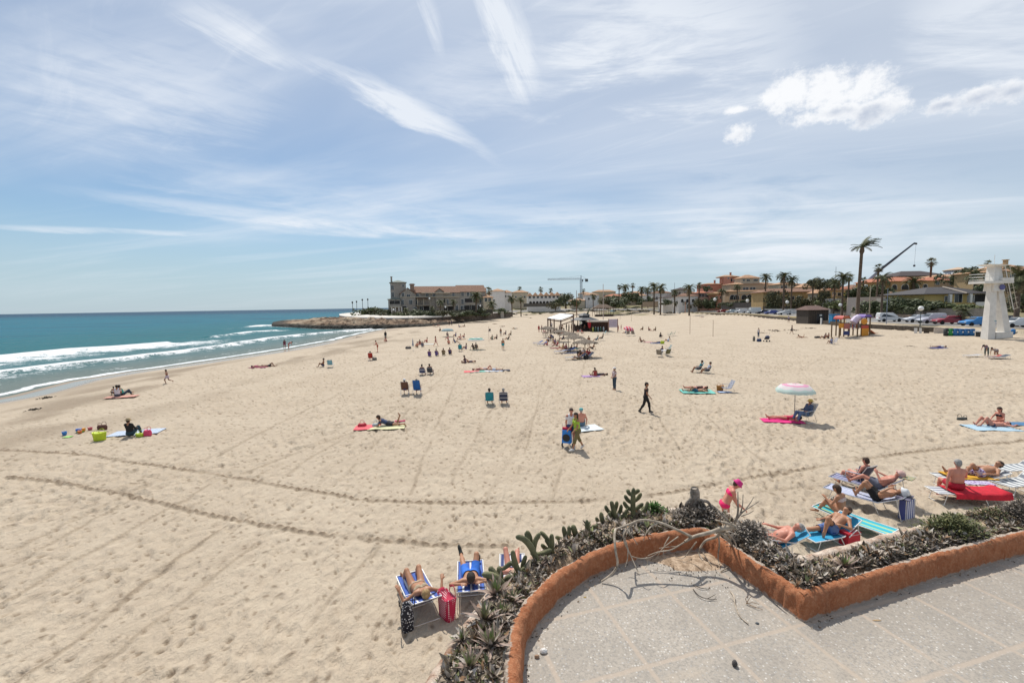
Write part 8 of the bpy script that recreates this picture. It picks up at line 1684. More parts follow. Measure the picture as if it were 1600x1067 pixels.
def lifeguard_tower():
    base=G(1560,528); D=base.y; z0=base.z-.2; s=D/F; X_=lambda px:W(px,500,D).x-base.x; Z_=lambda py,px=1555:W(px,py,D).z-base.z
    o=thing('lifeguard_tower','tall white concrete lifeguard tower with splayed legs, platform and side stairs','tower',base)
    wm=mat((.70,.67,.62),.85,.08,1.5,.2,20)
    def leg(xb0,xb1,xt0,xt1,y,th,zt_,name='leg'):
        m=MB(); v=[]
        for yy in(y,y+th): v+=[(X_(xb0),yy,-.3),(X_(xb1),yy,-.3),(X_(xt1),yy*.55+.3,zt_),(X_(xt0),yy*.55+.3,zt_)]
        m.add(v,[(0,1,2,3),(7,6,5,4),(0,3,7,4),(1,5,6,2),(3,2,6,7),(0,4,5,1)]); part(name,m,wm,o)
    leg(1538,1549.5,1545,1554,-.6,1.0,Z_(443)); leg(1568.5,1579,1555.5,1563.5,-.4,1.0,Z_(443))
    part('column',MB().add([(X_(1545),-.35,Z_(455)),(X_(1563),-.35,Z_(455)),(X_(1557.5),-.1,Z_(414)),(X_(1548),-.1,Z_(414)),(X_(1545),1.0,Z_(455)),(X_(1563),1.0,Z_(455)),(X_(1557.5),.9,Z_(414)),(X_(1548),.9,Z_(414))],[(0,1,2,3),(7,6,5,4),(0,3,7,4),(1,5,6,2),(3,2,6,7),(0,4,5,1)]),wm,o)
    # splayed waist so that the A shape is open below
    part('base_block',MB().box((X_(1565),.3,.25),(X_(1577)-X_(1551),1.6,1.1)),wm,o)
    part('platform',MB().box((X_(1549),.4,Z_(441)),(X_(1571)-X_(1527),2.2,.32)),wm,o)
    part('seat_slab',MB().box((X_(1562),.2,Z_(437)),(X_(1568)-X_(1551),1.9,.4)),wm,o)
    part('roof_slab',MB().add([(X_(1534),-.7,Z_(413)),(X_(1565),-.7,Z_(414.5)),(X_(1565),1.2,Z_(414.5)),(X_(1534),1.2,Z_(413)),(X_(1541),-.5,Z_(415.5)),(X_(1559),-.5,Z_(416.5)),(X_(1559),1.,Z_(416.5)),(X_(1541),1.,Z_(415.5))],[(0,1,2,3),(7,6,5,4),(0,4,5,1),(1,5,6,2),(2,6,7,3),(3,7,4,0)]),wm,o)
    rl=MB()
    for z in(437,432.5,428): rl.tube([(X_(1527),-.65,Z_(z)),(X_(1547),-.65,Z_(z))],.022,5); rl.tube([(X_(1527),-.65,Z_(z)),(X_(1527),1.45,Z_(z))],.022,5); rl.tube([(X_(1527),1.45,Z_(z)),(X_(1549),1.45,Z_(z))],.022,5)
    for x in(1527,1534,1541,1547): rl.tube([(X_(x),-.65,Z_(440)),(X_(x),-.65,Z_(428))],.022,5)
    part('railing',rl,WHITE,o)
    tp=[(X_(1561),Z_(418)),(X_(1567),Z_(440)),(X_(1575),Z_(478)),(X_(1579),Z_(484))]
    st=MB()
    for i in range(24):
        t=i/23; x=tp[0][0]+(tp[2][0]-tp[0][0])*t; z=tp[0][1]+(tp[2][1]-tp[0][1])*t; st.box((x,-.1,z),(.34,.75,.05))
    part('stair_treads',st,mat((.16,.12,.10),.8,.2),o)
    for y in(-.5,.3):
        part('stair_rail',MB().tube([(X_(1558.5),y,Z_(417)),(X_(1576),y,Z_(484))],.05,5),wm,o); part('handrail',MB().tube([(X_(1566),y,Z_(417)),(X_(1571),y,Z_(440)),(X_(1582),y,Z_(482)),(X_(1576),y,Z_(484))],.028,5),mat((.60,.54,.42),.6),o)
    for i in range(9):
        t=i/8; x0=X_(1560)+(X_(1576)-X_(1560))*t; z=Z_(420)+(Z_(483)-Z_(420))*t; part('baluster',MB().tube([(x0,-.5,z),(x0+.75,-.5,z+.2)],.02,4),mat((.60,.54,.42),.6),o)
    part('round_emblem',MB().lathe([(0,-.03),(.36,-.03),(.36,.03),(0,.03)],(X_(1557.5),-.42,Z_(449)),24,axis='Y'),mat((.10,.10,.26),.6),o)
    part('small_sign',MB().box((X_(1544),-.93,Z_(501)),(.3,.03,.14)),mat((.25,.38,.42),.6),o)
    part('antenna',MB().tube([(X_(1554),.5,Z_(414)),(X_(1554),.5,Z_(398))],.03,5),WHITE,o)
lifeguard_tower()
def playground():
    b=G(1336,525); D=b.y; X_=lambda px:W(px,500,D).x-b.x; Z_=lambda py:W(1336,py,D).z-b.z; o=thing('playground_frame','wooden playground climbing frame with coloured roofs, bridge and red slide','playground',b,0)
    PU=mat((.16,.09,.34),.5,.05); RD=mat((.45,.06,.04),.5,.05); ORG=mat((.62,.26,.02),.5,.06); NB=mat((.02,.035,.16),.5,.05); BRW=mat((.16,.10,.05),.8,.25,8)
    for x in(1306,1313,1320,1334,1340,1347,1353):
        for y in(-.9,.9): part('post',MB().box((X_(x),y,Z_(506)/2-.1 if x not in(1313,1320,1347,1353) else (Z_(492 if x<1330 else 490))/2),(.14,.14,Z_(506)+.2 if x not in(1313,1320,1347,1353) else Z_(492 if x<1330 else 490))),BRW,o)
    def arch(x0,x1,zb,m1,m2):
        r=(X_(x1)-X_(x0))/2; c=(X_(x0)+X_(x1))/2; m=MB(); v=[];n=9
        for i in range(n+1): a=math.pi*i/n; v+=[(c-r*math.cos(a),-1.05,zb+r*.8*math.sin(a)),(c-r*math.cos(a),1.05,zb+r*.8*math.sin(a)),(c-r*.93*math.cos(a),1.05,zb-.06+r*.75*math.sin(a)),(c-r*.93*math.cos(a),-1.05,zb-.06+r*.75*math.sin(a))]
        f=[]
        for i in range(n):
            for k in range(4): f.append((4*i+k,4*i+(k+1)%4,4*i+4+(k+1)%4,4*i+4+k))
        m.add(v,f); part('roof',m,m1,o); part('roof_panel',MB().prism([(c-r*.85*math.cos(a),zb+r*.68*math.sin(a)) for a in np.linspace(.3,math.pi-.3,8)],-1.03,-.98),m2,o)
    arch(1309,1322,Z_(498),RD,mat((.42,.14,.06),.5)); arch(1343,1355,Z_(496),PU,mat((.14,.10,.40),.5))
    part('platform',MB().box((X_(1317),0,Z_(507)),(X_(1322)-X_(1312),2,.12)),BRW,o); part('platform',MB().box((X_(1346),0,Z_(507.5)),(X_(1354)-X_(1339),2,.12)),BRW,o)
    part('rope_bridge',MB().box((X_(1330),0,Z_(511)),(X_(1341)-X_(1320),1.4,.10)),BRW,o)
    for i in range(9): part('bridge_bar',MB().tube([(X_(1321+2*i),-.75,Z_(514)),(X_(1321+2*i),-.75,Z_(506))],.035,5),[RD,PU,mat((.3,.3,.36),.5)][i%3],o)
    part('climb_tube',MB().tube([(X_(1333),0,Z_(504)),(X_(1338),0,Z_(498)),(X_(1342),0,Z_(496))],.55,12),mat((.58,.50,.66),.5,.05),o); part('round_window',MB().lathe([(0,-.03),(.5,-.03),(.5,.03),(0,.03)],(X_(1343),-1.05,Z_(502)),14,axis='Y'),ORG,o)
    part('counter_panel',MB().box((X_(1308.5),-.95,Z_(508)),(.85,.06,.75)),ORG,o); part('side_panel',MB().box((X_(1316.5),-1.0,Z_(509)),(.95,.06,.9)),mat((.36,.12,.10),.5,.2),o); part('low_panel',MB().box((X_(1316.5),-1.0,Z_(519.5)),(1.0,.06,.65)),NB,o)
    part('front_panel',MB().box((X_(1344.5),-1.1,Z_(518.5)),(1.1,.08,1.25)),ORG,o); part('red_panel',MB().box((X_(1344),-1.08,Z_(510.5)),(1.15,.07,.5)),RD,o)
    sl_=[(X_(1350),Z_(511)),(X_(1358),Z_(517)),(X_(1366),Z_(522.5)),(X_(1373),Z_(523.5))]; m=MB(); v=[]
    for x,z in sl_: v+=[(x,-.35,z+.22),(x,-.35,z),(x,.35,z),(x,.35,z+.22),(x,.30,z+.22),(x,.30,z+.05),(x,-.30,z+.05),(x,-.30,z+.22)]
    f=[]
    for i in range(3):
        for k in range(8): f.append((8*i+k,8*i+(k+1)%8,8*i+8+(k+1)%8,8*i+8+k))
    m.add(v,f); part('slide',m,mat((.42,.10,.03),.4,.05),o); part('slide_foot',MB().box((X_(1361),0,Z_(521)),(.1,.5,1.0)),BRW,o)
    part('white_sail',MB().box((X_(1318),-1.0,Z_(500.5)),(.6,.04,.6)),WHITE,o)
playground()
for x,y,lb in [(1303,492,'blue container left of the playground frame'),]: 
    p=G(x,505); tb=thing('container',lb,'container',p,0); part('box',MB().box((0,0,.9),(1.6,1.0,1.8)),mat((.02,.20,.42),.5,.1),tb); part('lid',MB().box((0,0,1.85),(1.7,1.1,.12)),mat((.02,.15,.35),.5),tb)
def pergola():
    a=W(929,486,240); c=W(986,486,240); z0=float(TZ((a.x+c.x)/2,240)); zt_=W(950,481,240).z; w=(W(958,480,240).x-a.x); o=thing('thatched_shelter','open shelter with a shaggy thatched roof at the back of the sand','shelter',(a.x,240,0)); TH=mat((.15,.105,.075),.95,.4,3,.8,10)
    m=MB(); rd=random.Random(4)
    m.add([(-.8,-1,zt_-.3),(w+.8,-1,zt_-.3),(w+.8,7,zt_-.3),(-.8,7,zt_-.3),(w*.3,3,zt_+1.9),(w*.7,3,zt_+1.9)],[(0,1,5,4),(1,2,5),(2,3,4,5),(3,0,4),(3,2,1,0)])
    for i in range(150): x=rd.uniform(-1,w+1); m.tube([(x,rd.uniform(-1.2,0),zt_-.25+rd.uniform(0,.6)),(x+rd.uniform(-.2,.2),-1.4,zt_-.65)],[.09,.02],3)
    part('thatch',m,TH,o)
    for x in lin(0,w,5): part('post',MB().tube([(x,-.6,z0-.3),(x,-.6,zt_)],.11,6),WOODD,o); part('post',MB().tube([(x,6.4,z0-.3),(x,6.4,zt_)],.11,6),WOODD,o)
    part('counter',MB().box((w/2,-.7,z0+.55),(w-.4,.3,1.1)),WOODD,o)
pergola()
tag(link('boat_cover',mesh(MB().box((0,0,.5),(3.2,2,.9),taper=.6),mat((.20,.38,.46),.7,.2)),None,G(957,487)),'pale blue covered pile right of the thatched shelter','cover')
# ================================================================ THE BEACH BAR
def bar():
    D=108; a=W(855,517,D); z0=float(TZ(a.x+5,D)); X_=lambda px,d=0:W(px,500,D+d).x-a.x; Z_=lambda py,px=890,d=0:W(px,py,D+d).z
    b=thing('beach_bar','dark timber beach bar with black stepped roof and boarded right wing','bar',(a.x,D,0))
    # right wing: flat roof, boarded wall
    x0,x1=X_(921.5),X_(951); part('wall',MB().box(((x0+x1)/2,1.5,(z0+Z_(504))/2),(x1-x0,4,Z_(504)-z0)),mat((.075,.038,.026),.75,.25,7,.3,20),b)
    part('flat_roof',MB().box(((x0+x1)/2-.1,1.0,Z_(502.6)),(x1-x0+.9,5.4,.35)),mat((.45,.40,.34),.8,.1),b)
    for i in range(12): part('plank',MB().box((x0+(x1-x0)*(i+.5)/12,-.53,(z0+Z_(504))/2),(.05,.05,Z_(504)-z0-.3)),mat((.035,.018,.014),.8),b)
    part('door_frame',MB().box((x1-.2,-.55,(z0+Z_(503))/2),(.3,.1,Z_(503)-z0)),mat((.16,.10,.07),.8),b)
    # octagonal kiosk with stepped dark roof
    cx=(X_(893,2)+X_(938,2))/2; r=(X_(940,2)-X_(893,2))/2; BK=mat((.035,.04,.05),.6,.15,2,.3,8)
    part('roof',MB().lathe([(r,Z_(501.5)),(r,Z_(501.0)),(r*.42,Z_(496.5)),(0,Z_(496))],(cx,4.5,0),8,rz=.39),BK,b)
    part('upper_roof',MB().lathe([(r*.36,Z_(496.5)),(r*.36,Z_(494.6)),(r*.46,Z_(494.3)),(r*.30,Z_(491.6)),(.1,Z_(490)),(0,Z_(489.6))],(cx,4.5,0),8,rz=.39),BK,b)
    for k in range(8): q=k*math.pi/4+.39; part('post',MB().box((cx+r*.86*math.cos(q),4.5+r*.86*math.sin(q),(z0+Z_(501))/2),(.2,.2,Z_(501)-z0)),WOODD,b)
    part('counter',MB().lathe([(r*.72,z0),(r*.72,z0+1.1),(r*.78,z0+1.12),(r*.78,z0+1.2),(r*.5,z0+1.2)],(cx,4.5,0),8,rz=.39),mat((.05,.03,.025),.7,.2),b)
    part('store',MB().box((cx+.6,5.2,z0+1.2),(3,3,2.4)),BLACK,b)
    sg=part('round_sign',MB().lathe([(0,-.05),(.36,-.05),(.36,.05),(0,.05)],(X_(907),-.2,Z_(504.5)),16,axis='Y'),WHITE,b); part('sign_centre',MB().lathe([(0,-.06),(.15,-.06),(.15,-.05)],(X_(907),-.2,Z_(504.5)),10,axis='Y'),mat((.4,.5,.15),.6),sg)
    part('red_umbrella_folded',MB().lathe([(.05,Z_(513)),(.30,Z_(511)),(.42,Z_(505)),(.2,Z_(501)),(0,Z_(500))],(X_(920),-.9,0),8),mat((.42,.02,.035),.7,.2),b)
    part('ridge_ornament',MB().tube([(X_(922),4,Z_(492)),(X_(924),4,Z_(487)),(X_(926),4,Z_(483.5))],[.25,.16,.06],5),mat((.10,.11,.06),.9,.3),b)
    # canopy frame with white awning
    c=thing('canopy','open brown post frame with a sloping white canopy roof left of the bar','canopy',(a.x,D-2,0)); d=-2
    P_=[(X_(856,d),0),(X_(875,d),-2.6),(X_(895,d),0),(X_(873,d)+.6,4.5)]
    zt=[Z_(497,856,d),Z_(499,875,d),Z_(492,895,d),Z_(491,880,d)]
    for (x,y),z in zip([(X_(856,d),0),(X_(875,d),-1.6),(X_(895,d),-1.0),(X_(868,d),3.5),(X_(862,d),3.5)],[zt[0],zt[1],zt[2]+.2,zt[3]-.7,zt[3]-.9]): part('post',MB().box((x,y,(z0+z)/2),(.26,.26,z-z0)),mat((.12,.07,.055),.8,.2),c)
    q=[(X_(855,d),0,zt[0]),(X_(875,d),-1.8,zt[1]-.05),(X_(896,d),-1,zt[2]),(X_(878,d),4,zt[3]+.05)]
    part('awning',MB().add([Vector(p)+Vector((0,0,.05)) for p in q]+[Vector(p)-Vector((0,0,.05)) for p in q],[(0,1,2,3),(7,6,5,4),(0,4,5,1),(1,5,6,2),(2,6,7,3),(3,7,4,0)]),mat((.80,.81,.82),.7,.03),c)
    for i,j in((0,1),(1,2),(2,3),(3,0)): part('beam',MB().tube([Vector(q[i])-Vector((0,0,.35)),Vector(q[j])-Vector((0,0,.35))],.12,4),mat((.12,.07,.055),.8,.2),c)
    part('cross_beam',MB().tube([Vector(q[1])-Vector((0,0,1.2)),Vector(q[2])-Vector((0,0,1.3))],.10,4),mat((.12,.07,.055),.8,.2),c)
    # gas bottle row and notice board
    for i,(px,cc) in enumerate([(926.5,(.38,.42,.10)),(930.5,(.04,.12,.09)),(934.5,(.20,.30,.32)),(938.5,(.04,.12,.09)),(943,(.40,.46,.48))]):
        o=thing('gas_bottle','%s tall bin standing against the boarded bar wall, %s'%(['yellow-green','dark green','pale teal','blackish green','pale grey'][i],['leftmost of five','second of five','middle of five','fourth of five','rightmost of five'][i]),'bin',(a.x+X_(px,-2),D-2,z0),0,'bins along the bar wall'); part('bottle_body',MB().lathe([(0,0),(.17,0),(.18,.9),(.14,1.05),(.05,1.12)],n=12),mat(cc,.5,.1),o,True); part('cap',MB().lathe([(.06,1.08),(.06,1.2),(0,1.2)],n=8),WHITE,o)
    p=G(958,519); o=thing('notice_board','large pale notice board on two posts right of the bar','notice board',p,R(3)); w=1.0
    part('board',MB().box((0,0,2.05),(2.0,.06,1.9)),mat((.50,.44,.50),.7,.12,3),o)
    for s in(-1,1): part('post',MB().box((s*1.05,0,1.5),(.14,.14,3.1)),mat((.25,.14,.11),.8),o)
    for z in(2.5,2.1,1.7): part('text_lines',MB().box((0,-.036,z),(1.6,.008,.07)),mat((.28,.22,.34),.7),o)
bar()
THM=mat((.115,.09,.068),.95,.4,9,.8,30,c2=(.19,.155,.12))
def thatch(label,px,py,pt,r=1.5,tilt=(0,0)):
    p=G(px,py); h=W(px,pt,p.y).z-p.z; o=thing('thatched_parasol',label,'parasol',p,random.uniform(0,3),'thatched parasols in front of the bar'); part('pole',MB().tube([(0,0,-.1),(0,0,h)],.05,7),WOODD,o); m=MB(); rd=random.Random(int(px)); Mt=Matrix.Rotation(R(tilt[0]),3,'X')@Matrix.Rotation(R(tilt[1]),3,'Y'); T0=Vector((0,0,h+.05))
    m.lathe([(r,-.48),(r*.6,-.26),(.12,.0),(0,.04)],n=20); m.v=[tuple(Mt@Vector(v)+T0) for v in m.v]
    for i in range(170):
        a=rd.uniform(0,6.28); q=rd.uniform(.55,1.0); m.tube([Mt@Vector((r*q*math.cos(a),r*q*math.sin(a),-.48*q+.03))+T0,Mt@Vector((r*(q+.14)*math.cos(a+.05),r*(q+.14)*math.sin(a+.05),-.48*q-.16))+T0],[.03,.008],3)
    part('thatch',m,THM,o,False)
    for k in range(6): a=k*math.pi/3; part('strut',MB().tube([T0+Vector((0,0,-.75)),Mt@Vector((r*.6*math.cos(a),r*.6*math.sin(a),-.3))+T0],.018,4),WOODD,o)
thatch('thatched parasol nearest the camera at the end of the row',914,558,530); thatch('second thatched parasol from the near end of the row',897,548,523.5); thatch('third thatched parasol, in the middle of the row',888,543,518.5); thatch('fourth thatched parasol from the near end',874,534,515); thatch('thatched parasol second from the far left end',860,531,510.5,1.3); thatch('thatched parasol farthest left, below the white canopy',853,527,510,1.2)
# ================================================================ THE CROWD
FH=.036
def pp(label,px,py,pose,deg,skin='tan',wear=(),hair='dark',sc=1.,hat=None,long=False,g=None):
    return person(label,PZ[pose],pose,G(px,py),R(deg),FH,sc,skin,wear,hair,long,hat,ground=True,group=g,face=False)
def cc(label,clabel,px,py,deg,cm,skin,wear,hair='dark',hat=None,seat=.3,hb=.62): return seated(label,clabel,px,py,deg,mat(cm,.8,.1,6),skin,wear,hair,hat,h=FH,seat=seat,hb=hb)
NVY=(.03,.04,.10);BLK=(.015,.015,.018);WHT_=(.62,.61,.62);RDD=(.36,.03,.04);TEL=(.02,.24,.30);PNK=(.55,.12,.2);GRY=(.22,.22,.25);PUR=(.10,.06,.22);BLU=(.04,.12,.38);LIM=(.40,.50,.05);KHK=(.20,.16,.09)
def S_(t,b): return (('shorts',b),('shirt',t))
sb=[('sunbed with blue fabric at the far left under the parasols',843,538,200,BLU,25),('second blue sunbed beside the far left one',850,540,200,BLU,30),('white and blue sunbed left of the middle parasol',878,552,205,(.45,.48,.58),10),('blue towelled sunbed under the middle parasol',893,550,200,BLU,30),('red-lined sunbed beside the fourth parasol',868,541,195,(.30,.08,.08),15),('dark sunbed under the nearest thatched parasol',908,561,195,(.10,.11,.20),30),('white striped sunbed right of the nearest parasol pole',921,560,200,(.40,.40,.45),40),('white-framed sunbed left of the nearest parasol, low back',898,562,190,(.50,.50,.52),8)]
for lb,x,y,d,c,bk in sb: lounger(lb,G(x,y),R(d),mat(tuple(q*.8 for q in c),.95,.25,5,spec=.1),bk,STEEL,L=1.15,seat=.32,group='sunbeds under the thatched parasols')
for a in [('person in a red swimsuit on the fourth parasol sunbed',870,541,'sit_lean',200,'pink',(('swimsuit',RDD),)),('person in pale yellow hat under the middle parasol',878,546,'sit_lean',195,'pink',(('shirt',(.5,.4,.2)),)),('person lying in the shade near the middle parasol pole',882,549,'supine',200,'tan',(('swimsuit',PUR),)),
 ('person in a dark top sitting under the nearest thatched parasol',906,559,'sit',240,'brown',S_(BLK,NVY)),('person in a white top behind the nearest parasol pole',911,555,'sit',230,'tan',S_(WHT_,GRY)),('person in dark red under the nearest parasol',917,556,'sit',200,'tan',S_(RDD,BLK)),('person in a blue shirt bending over the far left sunbed',864,534,'bend',200,'tan',S_(BLU,NVY)),('person in black under the fifth parasol',861,530,'sit',180,'tan',S_(BLK,BLK)),
 ('person standing with bare back beside the nearest thatched parasol',920,542,'stand',80,'brown',(('shorts',NVY),)),('person in red standing at the far left end of the bar tables',842,519,'stand',260,'pink',S_(RDD,RDD)),('person in dark clothes next to the red one at the bar tables',846.5,519,'stand',200,'tan',S_((.20,.04,.05),BLK)),('woman in pink at the table under the canopy',850,520,'sit',0,'pink',S_(PNK,RDD)),
 ('waiter in white standing under the white canopy',862,513,'stand',250,'tan',(('trousers',BLK),('shirt',WHT_))),('customer in black left of the canopy middle post',885,516,'stand',200,'tan',(('trousers',BLK),('longsleeve',BLK))),('customer in dark grey beside the one in black under the canopy',889,517,'stand',330,'tan',(('trousers',BLK),('shirt',GRY))),('customer with bare shoulders leaning at the canopy',878,517,'reach',20,'brown',(('shorts',KHK),)),
 ('customer in brown between canopy and kiosk',893,518,'stand',180,'tan',S_((.10,.05,.04),KHK)),('customer in black at the kiosk counter, left',898,516,'stand',70,'tan',(('trousers',BLK),('longsleeve',BLK))),('customer in black at the kiosk counter, right',902,517,'stand',100,'tan',(('trousers',NVY),('longsleeve',BLK))),('customer in white sitting outside the kiosk',907,520,'sit',250,'tan',S_(WHT_,GRY)),
 ('customer in a red dress before the kiosk',903,521,'sit',200,'tan',(('dress',(.50,.03,.05)),)),('customer in a red shirt seated right of the red dress',909,521.5,'sit',300,'pink',S_((.45,.03,.04),BLK)),('person in pink crouching between parasols and kiosk',889,523,'crouch',200,'pink',S_(PNK,(.3,.1,.1))),('person in maroon behind the third thatched parasol',893,524,'sit',210,'tan',S_((.20,.03,.05),BLK)),
 ('person in dark clothes by the canopy left post',870,517,'sit',180,'tan',S_(NVY,BLK)),('person leaning on hands by the last thatched parasol, right side',926,546,'sit_lean',170,'brown',(('shorts',BLK),))]: pp(*a[:5],a[5],a[6])
cc('person in a teal shirt in the chair right of the thatched parasols','teal chair right of the thatched parasols',933,534,170,TEL,'tan',S_(TEL,NVY)); cc('person in a khaki shirt next to the teal shirt, right of the parasols','khaki folding chair next to the teal chair',941,532,175,KHK,'tan',S_(KHK,KHK),seat=.36)
bchair('green chair by the bar notice board',G(951,523),R(170),mat((.03,.22,.16),.8),seat=.3); bchair('pale teal chair left of the green one by the notice board',G(945,523),R(185),mat((.25,.42,.42),.8),seat=.3)
tbl=thing('cafe_table','round pale table with a white cloth between the bar and the parasols','table',G(904,525)); part('tabletop',MB().lathe([(0,.70),(.95,.70),(.97,.74),(0,.76)],n=18),mat((.55,.44,.32),.7),tbl); part('pedestal',MB().tube([(0,0,0),(0,0,.7)],.06,6),STEEL,tbl)
rp=parasol('low red and white parasol tilted on the sand right of the notice board',G(983,521),stripes([(.50,.02,.06),(.60,.10,.14),(.55,.40,.42)],1.6,0),1.15,1.35,tilt=(18,10),drop=.42)
for a in [('person in red left of the low red parasol',966,517,'stand',200,'pink',S_(RDD,RDD)),('person in a red top next to the other red person by the parasol',970.5,516,'stand',180,'pink',S_((.42,.06,.05),GRY)),('person in blue lying under the low red parasol',977,521,'sit_lean',180,'tan',S_(BLU,NVY))]: pp(*a[:5],a[5],a[6],sc=.8)
CAM=spots((.30,.27,.24),(.10,.07,.06),6,.35)
for x,lb in((981,'camouflage-patterned chair in front of the low red parasol'),(989,'second patterned chair, right of the camouflage one')): bchair(lb,G(x,525),R(95 if x<985 else 60),CAM,seat=.4,hb=.75,w=.6)
for a in [('person alone in a dark chair right of the red parasol',1004,516,'sit',190,'brown',S_((.1,.07,.05),KHK)),('person in a red-brown top, left of a seated pair behind the leaning figure',1014,517,'sit',10,'pink',S_((.25,.07,.05),BLK)),('person in khaki, right of a seated pair behind the leaning figure',1024,517,'sit',190,'brown',S_(KHK,(.1,.08,.05))),
 ('sunbather leaning up on the hands beside the pink towel',1002,535,'sit_lean',10,'brown',(('shorts',(.12,.05,.04)),)),('person in a dark top bending on the mat beside the lime bag',1031,528,'crouch',10,'dark',S_(BLK,BLK)),('person in dark clothes lying on a blue towel by the lime bag',1028,536,'supine',200,'tan',S_(NVY,NVY)),('person in a pale shirt leaning back right of the lime bag',1044,534,'sit_lean',190,'tan',S_(WHT_,(.2,.3,.45))),
 ('person in navy lying over the white table chair group',1034,552,'sit',200,'tan',S_(NVY,GRY)),('person with a white shirt standing behind the pushchair on the open sand',1185,527,'stand',200,'tan',(('trousers',(.06,.09,.14)),('shirt',WHT_))),('person in dark brown top walking right of the seaweed patch',1237,522,'walk',330,'brown',S_((.08,.04,.04),BLK)),('person in a white shirt standing on the sand before the hut',1232,504,'stand',250,'brown',S_((.45,.42,.6),BLK)),
 ('sunbather lying flat left of the playground',1252,528,'prone_up',0,'tan',(('briefs',RDD),)),('person leaning back on one arm left of the playground',1288,529,'sit_lean',180,'brown',S_((.1,.05,.06),BLK)),('person in dark red sitting behind the leaning one, left of the playground',1294,529,'sit',170,'tan',S_((.15,.05,.05),BLK)),
 ('man in purple shirt bending over the sunbed before the lifeguard tower',1541,556,'bend',200,'tan',(('trousers',(.10,.13,.12)),('shirt',(.17,.15,.24)))),('person kneeling on the red towel before the lifeguard tower',1556,556,'allfours',190,'tan',(('shirt',(.35,.35,.36)),('shorts',(.3,.2,.2)))),('person in a pale shirt lying on a blue towel left of the tower foot',1468,543,'supine',170,'brown',S_(WHT_,(.10,.07,.2)))]: pp(*a[:5],a[5],a[6])
towel('pink towel beside the person leaning up on the hands',G(1012,535,None)+Vector((0,0,.02)),0,mat((.50,.20,.24),.9,.1),1.6,.8); towel('blue towel under the person lying by the lime bag',G(1026,536.5)+Vector((0,0,.02)),0,mat((.10,.15,.3),.9,.1),2.,1.); bag('lime yellow bag on the sand by the blue towel',G(1035,537),.2,mat((.42,.55,.02),.6,.1),.62,.3,.45,taper=.8)
towel('dark blue towel under the person in the pale shirt by the tower',G(1468,544)+Vector((0,0,.02)),R(170),mat((.08,.09,.30),.9,.1),2.2,1.)
for x,y,d,c,lb in [(1047,526,170,(.16,.20,.11),'green chair, left of two on the right of the bar'),(1053,525,165,(.20,.24,.14),'green chair, right of two on the right of the bar'),(1030,558,60,(.26,.23,.19),'khaki chair seen from behind at the white table'),(1043,557,100,(.17,.16,.08),'olive chair seen from behind at the white table'),(1045,550,180,(.28,.33,.30),'pale round-backed chair beyond the white table'),(1304,538,180,(.42,.38,.36),'high-backed pale chair left of the playground')]: bchair(lb,G(x,y),R(d),mat(c,.8,.2,6),seat=.34,hb=.68,w=.58)
pp('person in a blue wrap sitting in front of the pale high-backed chair',1299,537,'sit',185,'brown',S_((.10,.2,.4),BLU))
tb=thing('folding_table','small folding table with white cloth between the khaki and olive chairs','table',G(1036,555)); part('tabletop',MB().box((0,0,.6),(1.0,.7,.05)),mat((.62,.62,.64),.7),tb)
for s in(-1,1): part('leg',MB().tube([(s*.4,-.3,0),(s*.4,.3,.6)],.015,5),STEEL,tb)
pc=thing('pushchair','dark pushchair parked on the open sand with its hood up','pushchair',G(1198,534),R(200)); part('seat',MB().box((0,0,.50),(.62,.42,.22)),BLACK,pc); part('hood',MB().lathe([(.36,.0),(.32,.22),(.18,.36),(0,.40)],(-.12,0,.62),12),NV,pc,True)
for x in(-.32,.36):
    for s in(1,-1): part('wheel',MB().lathe([(0,-.02),(.13,-.02),(.13,.02),(0,.02)],(x,s*.24,.13),12,axis='Y'),BLACK,pc)
part('handle',MB().tube([(-.3,-.2,.6),(-.62,-.2,1.0),(-.62,.2,1.0),(-.3,.2,.6)],.015,5),STEEL,pc)
bag('grey-green bag left of the blue rucksack by the pushchair',G(1178,533),.1,mat((.16,.15,.13),.8,.2),.35,.3,.75,taper=.6); bag('navy rucksack lying between the bag and the pushchair',G(1186,534),.1,mat((.03,.05,.12),.8,.2),.7,.45,.5,taper=.7); bag('dark bundle lying right of the sunbather left of the playground',G(1277,528),.1,mat((.06,.05,.05),.8,.3),1.0,.5,.3,taper=.6)
lounger('low white sunbed to the left of the bending man',G(1523,558),R(185),mat((.45,.44,.44),.8,.2),6,WHITE,L=1.2,seat=.22); lounger('sunbed with a red towel under the kneeling person by the tower',G(1558,560),R(185),mat((.50,.07,.04),.8,.2),12,L=1.2,seat=.22); lounger('dark sunbed at the right of the kneeling person by the tower',G(1565,561),R(175),mat((.07,.08,.10),.8,.2),20,L=1.2,seat=.25)
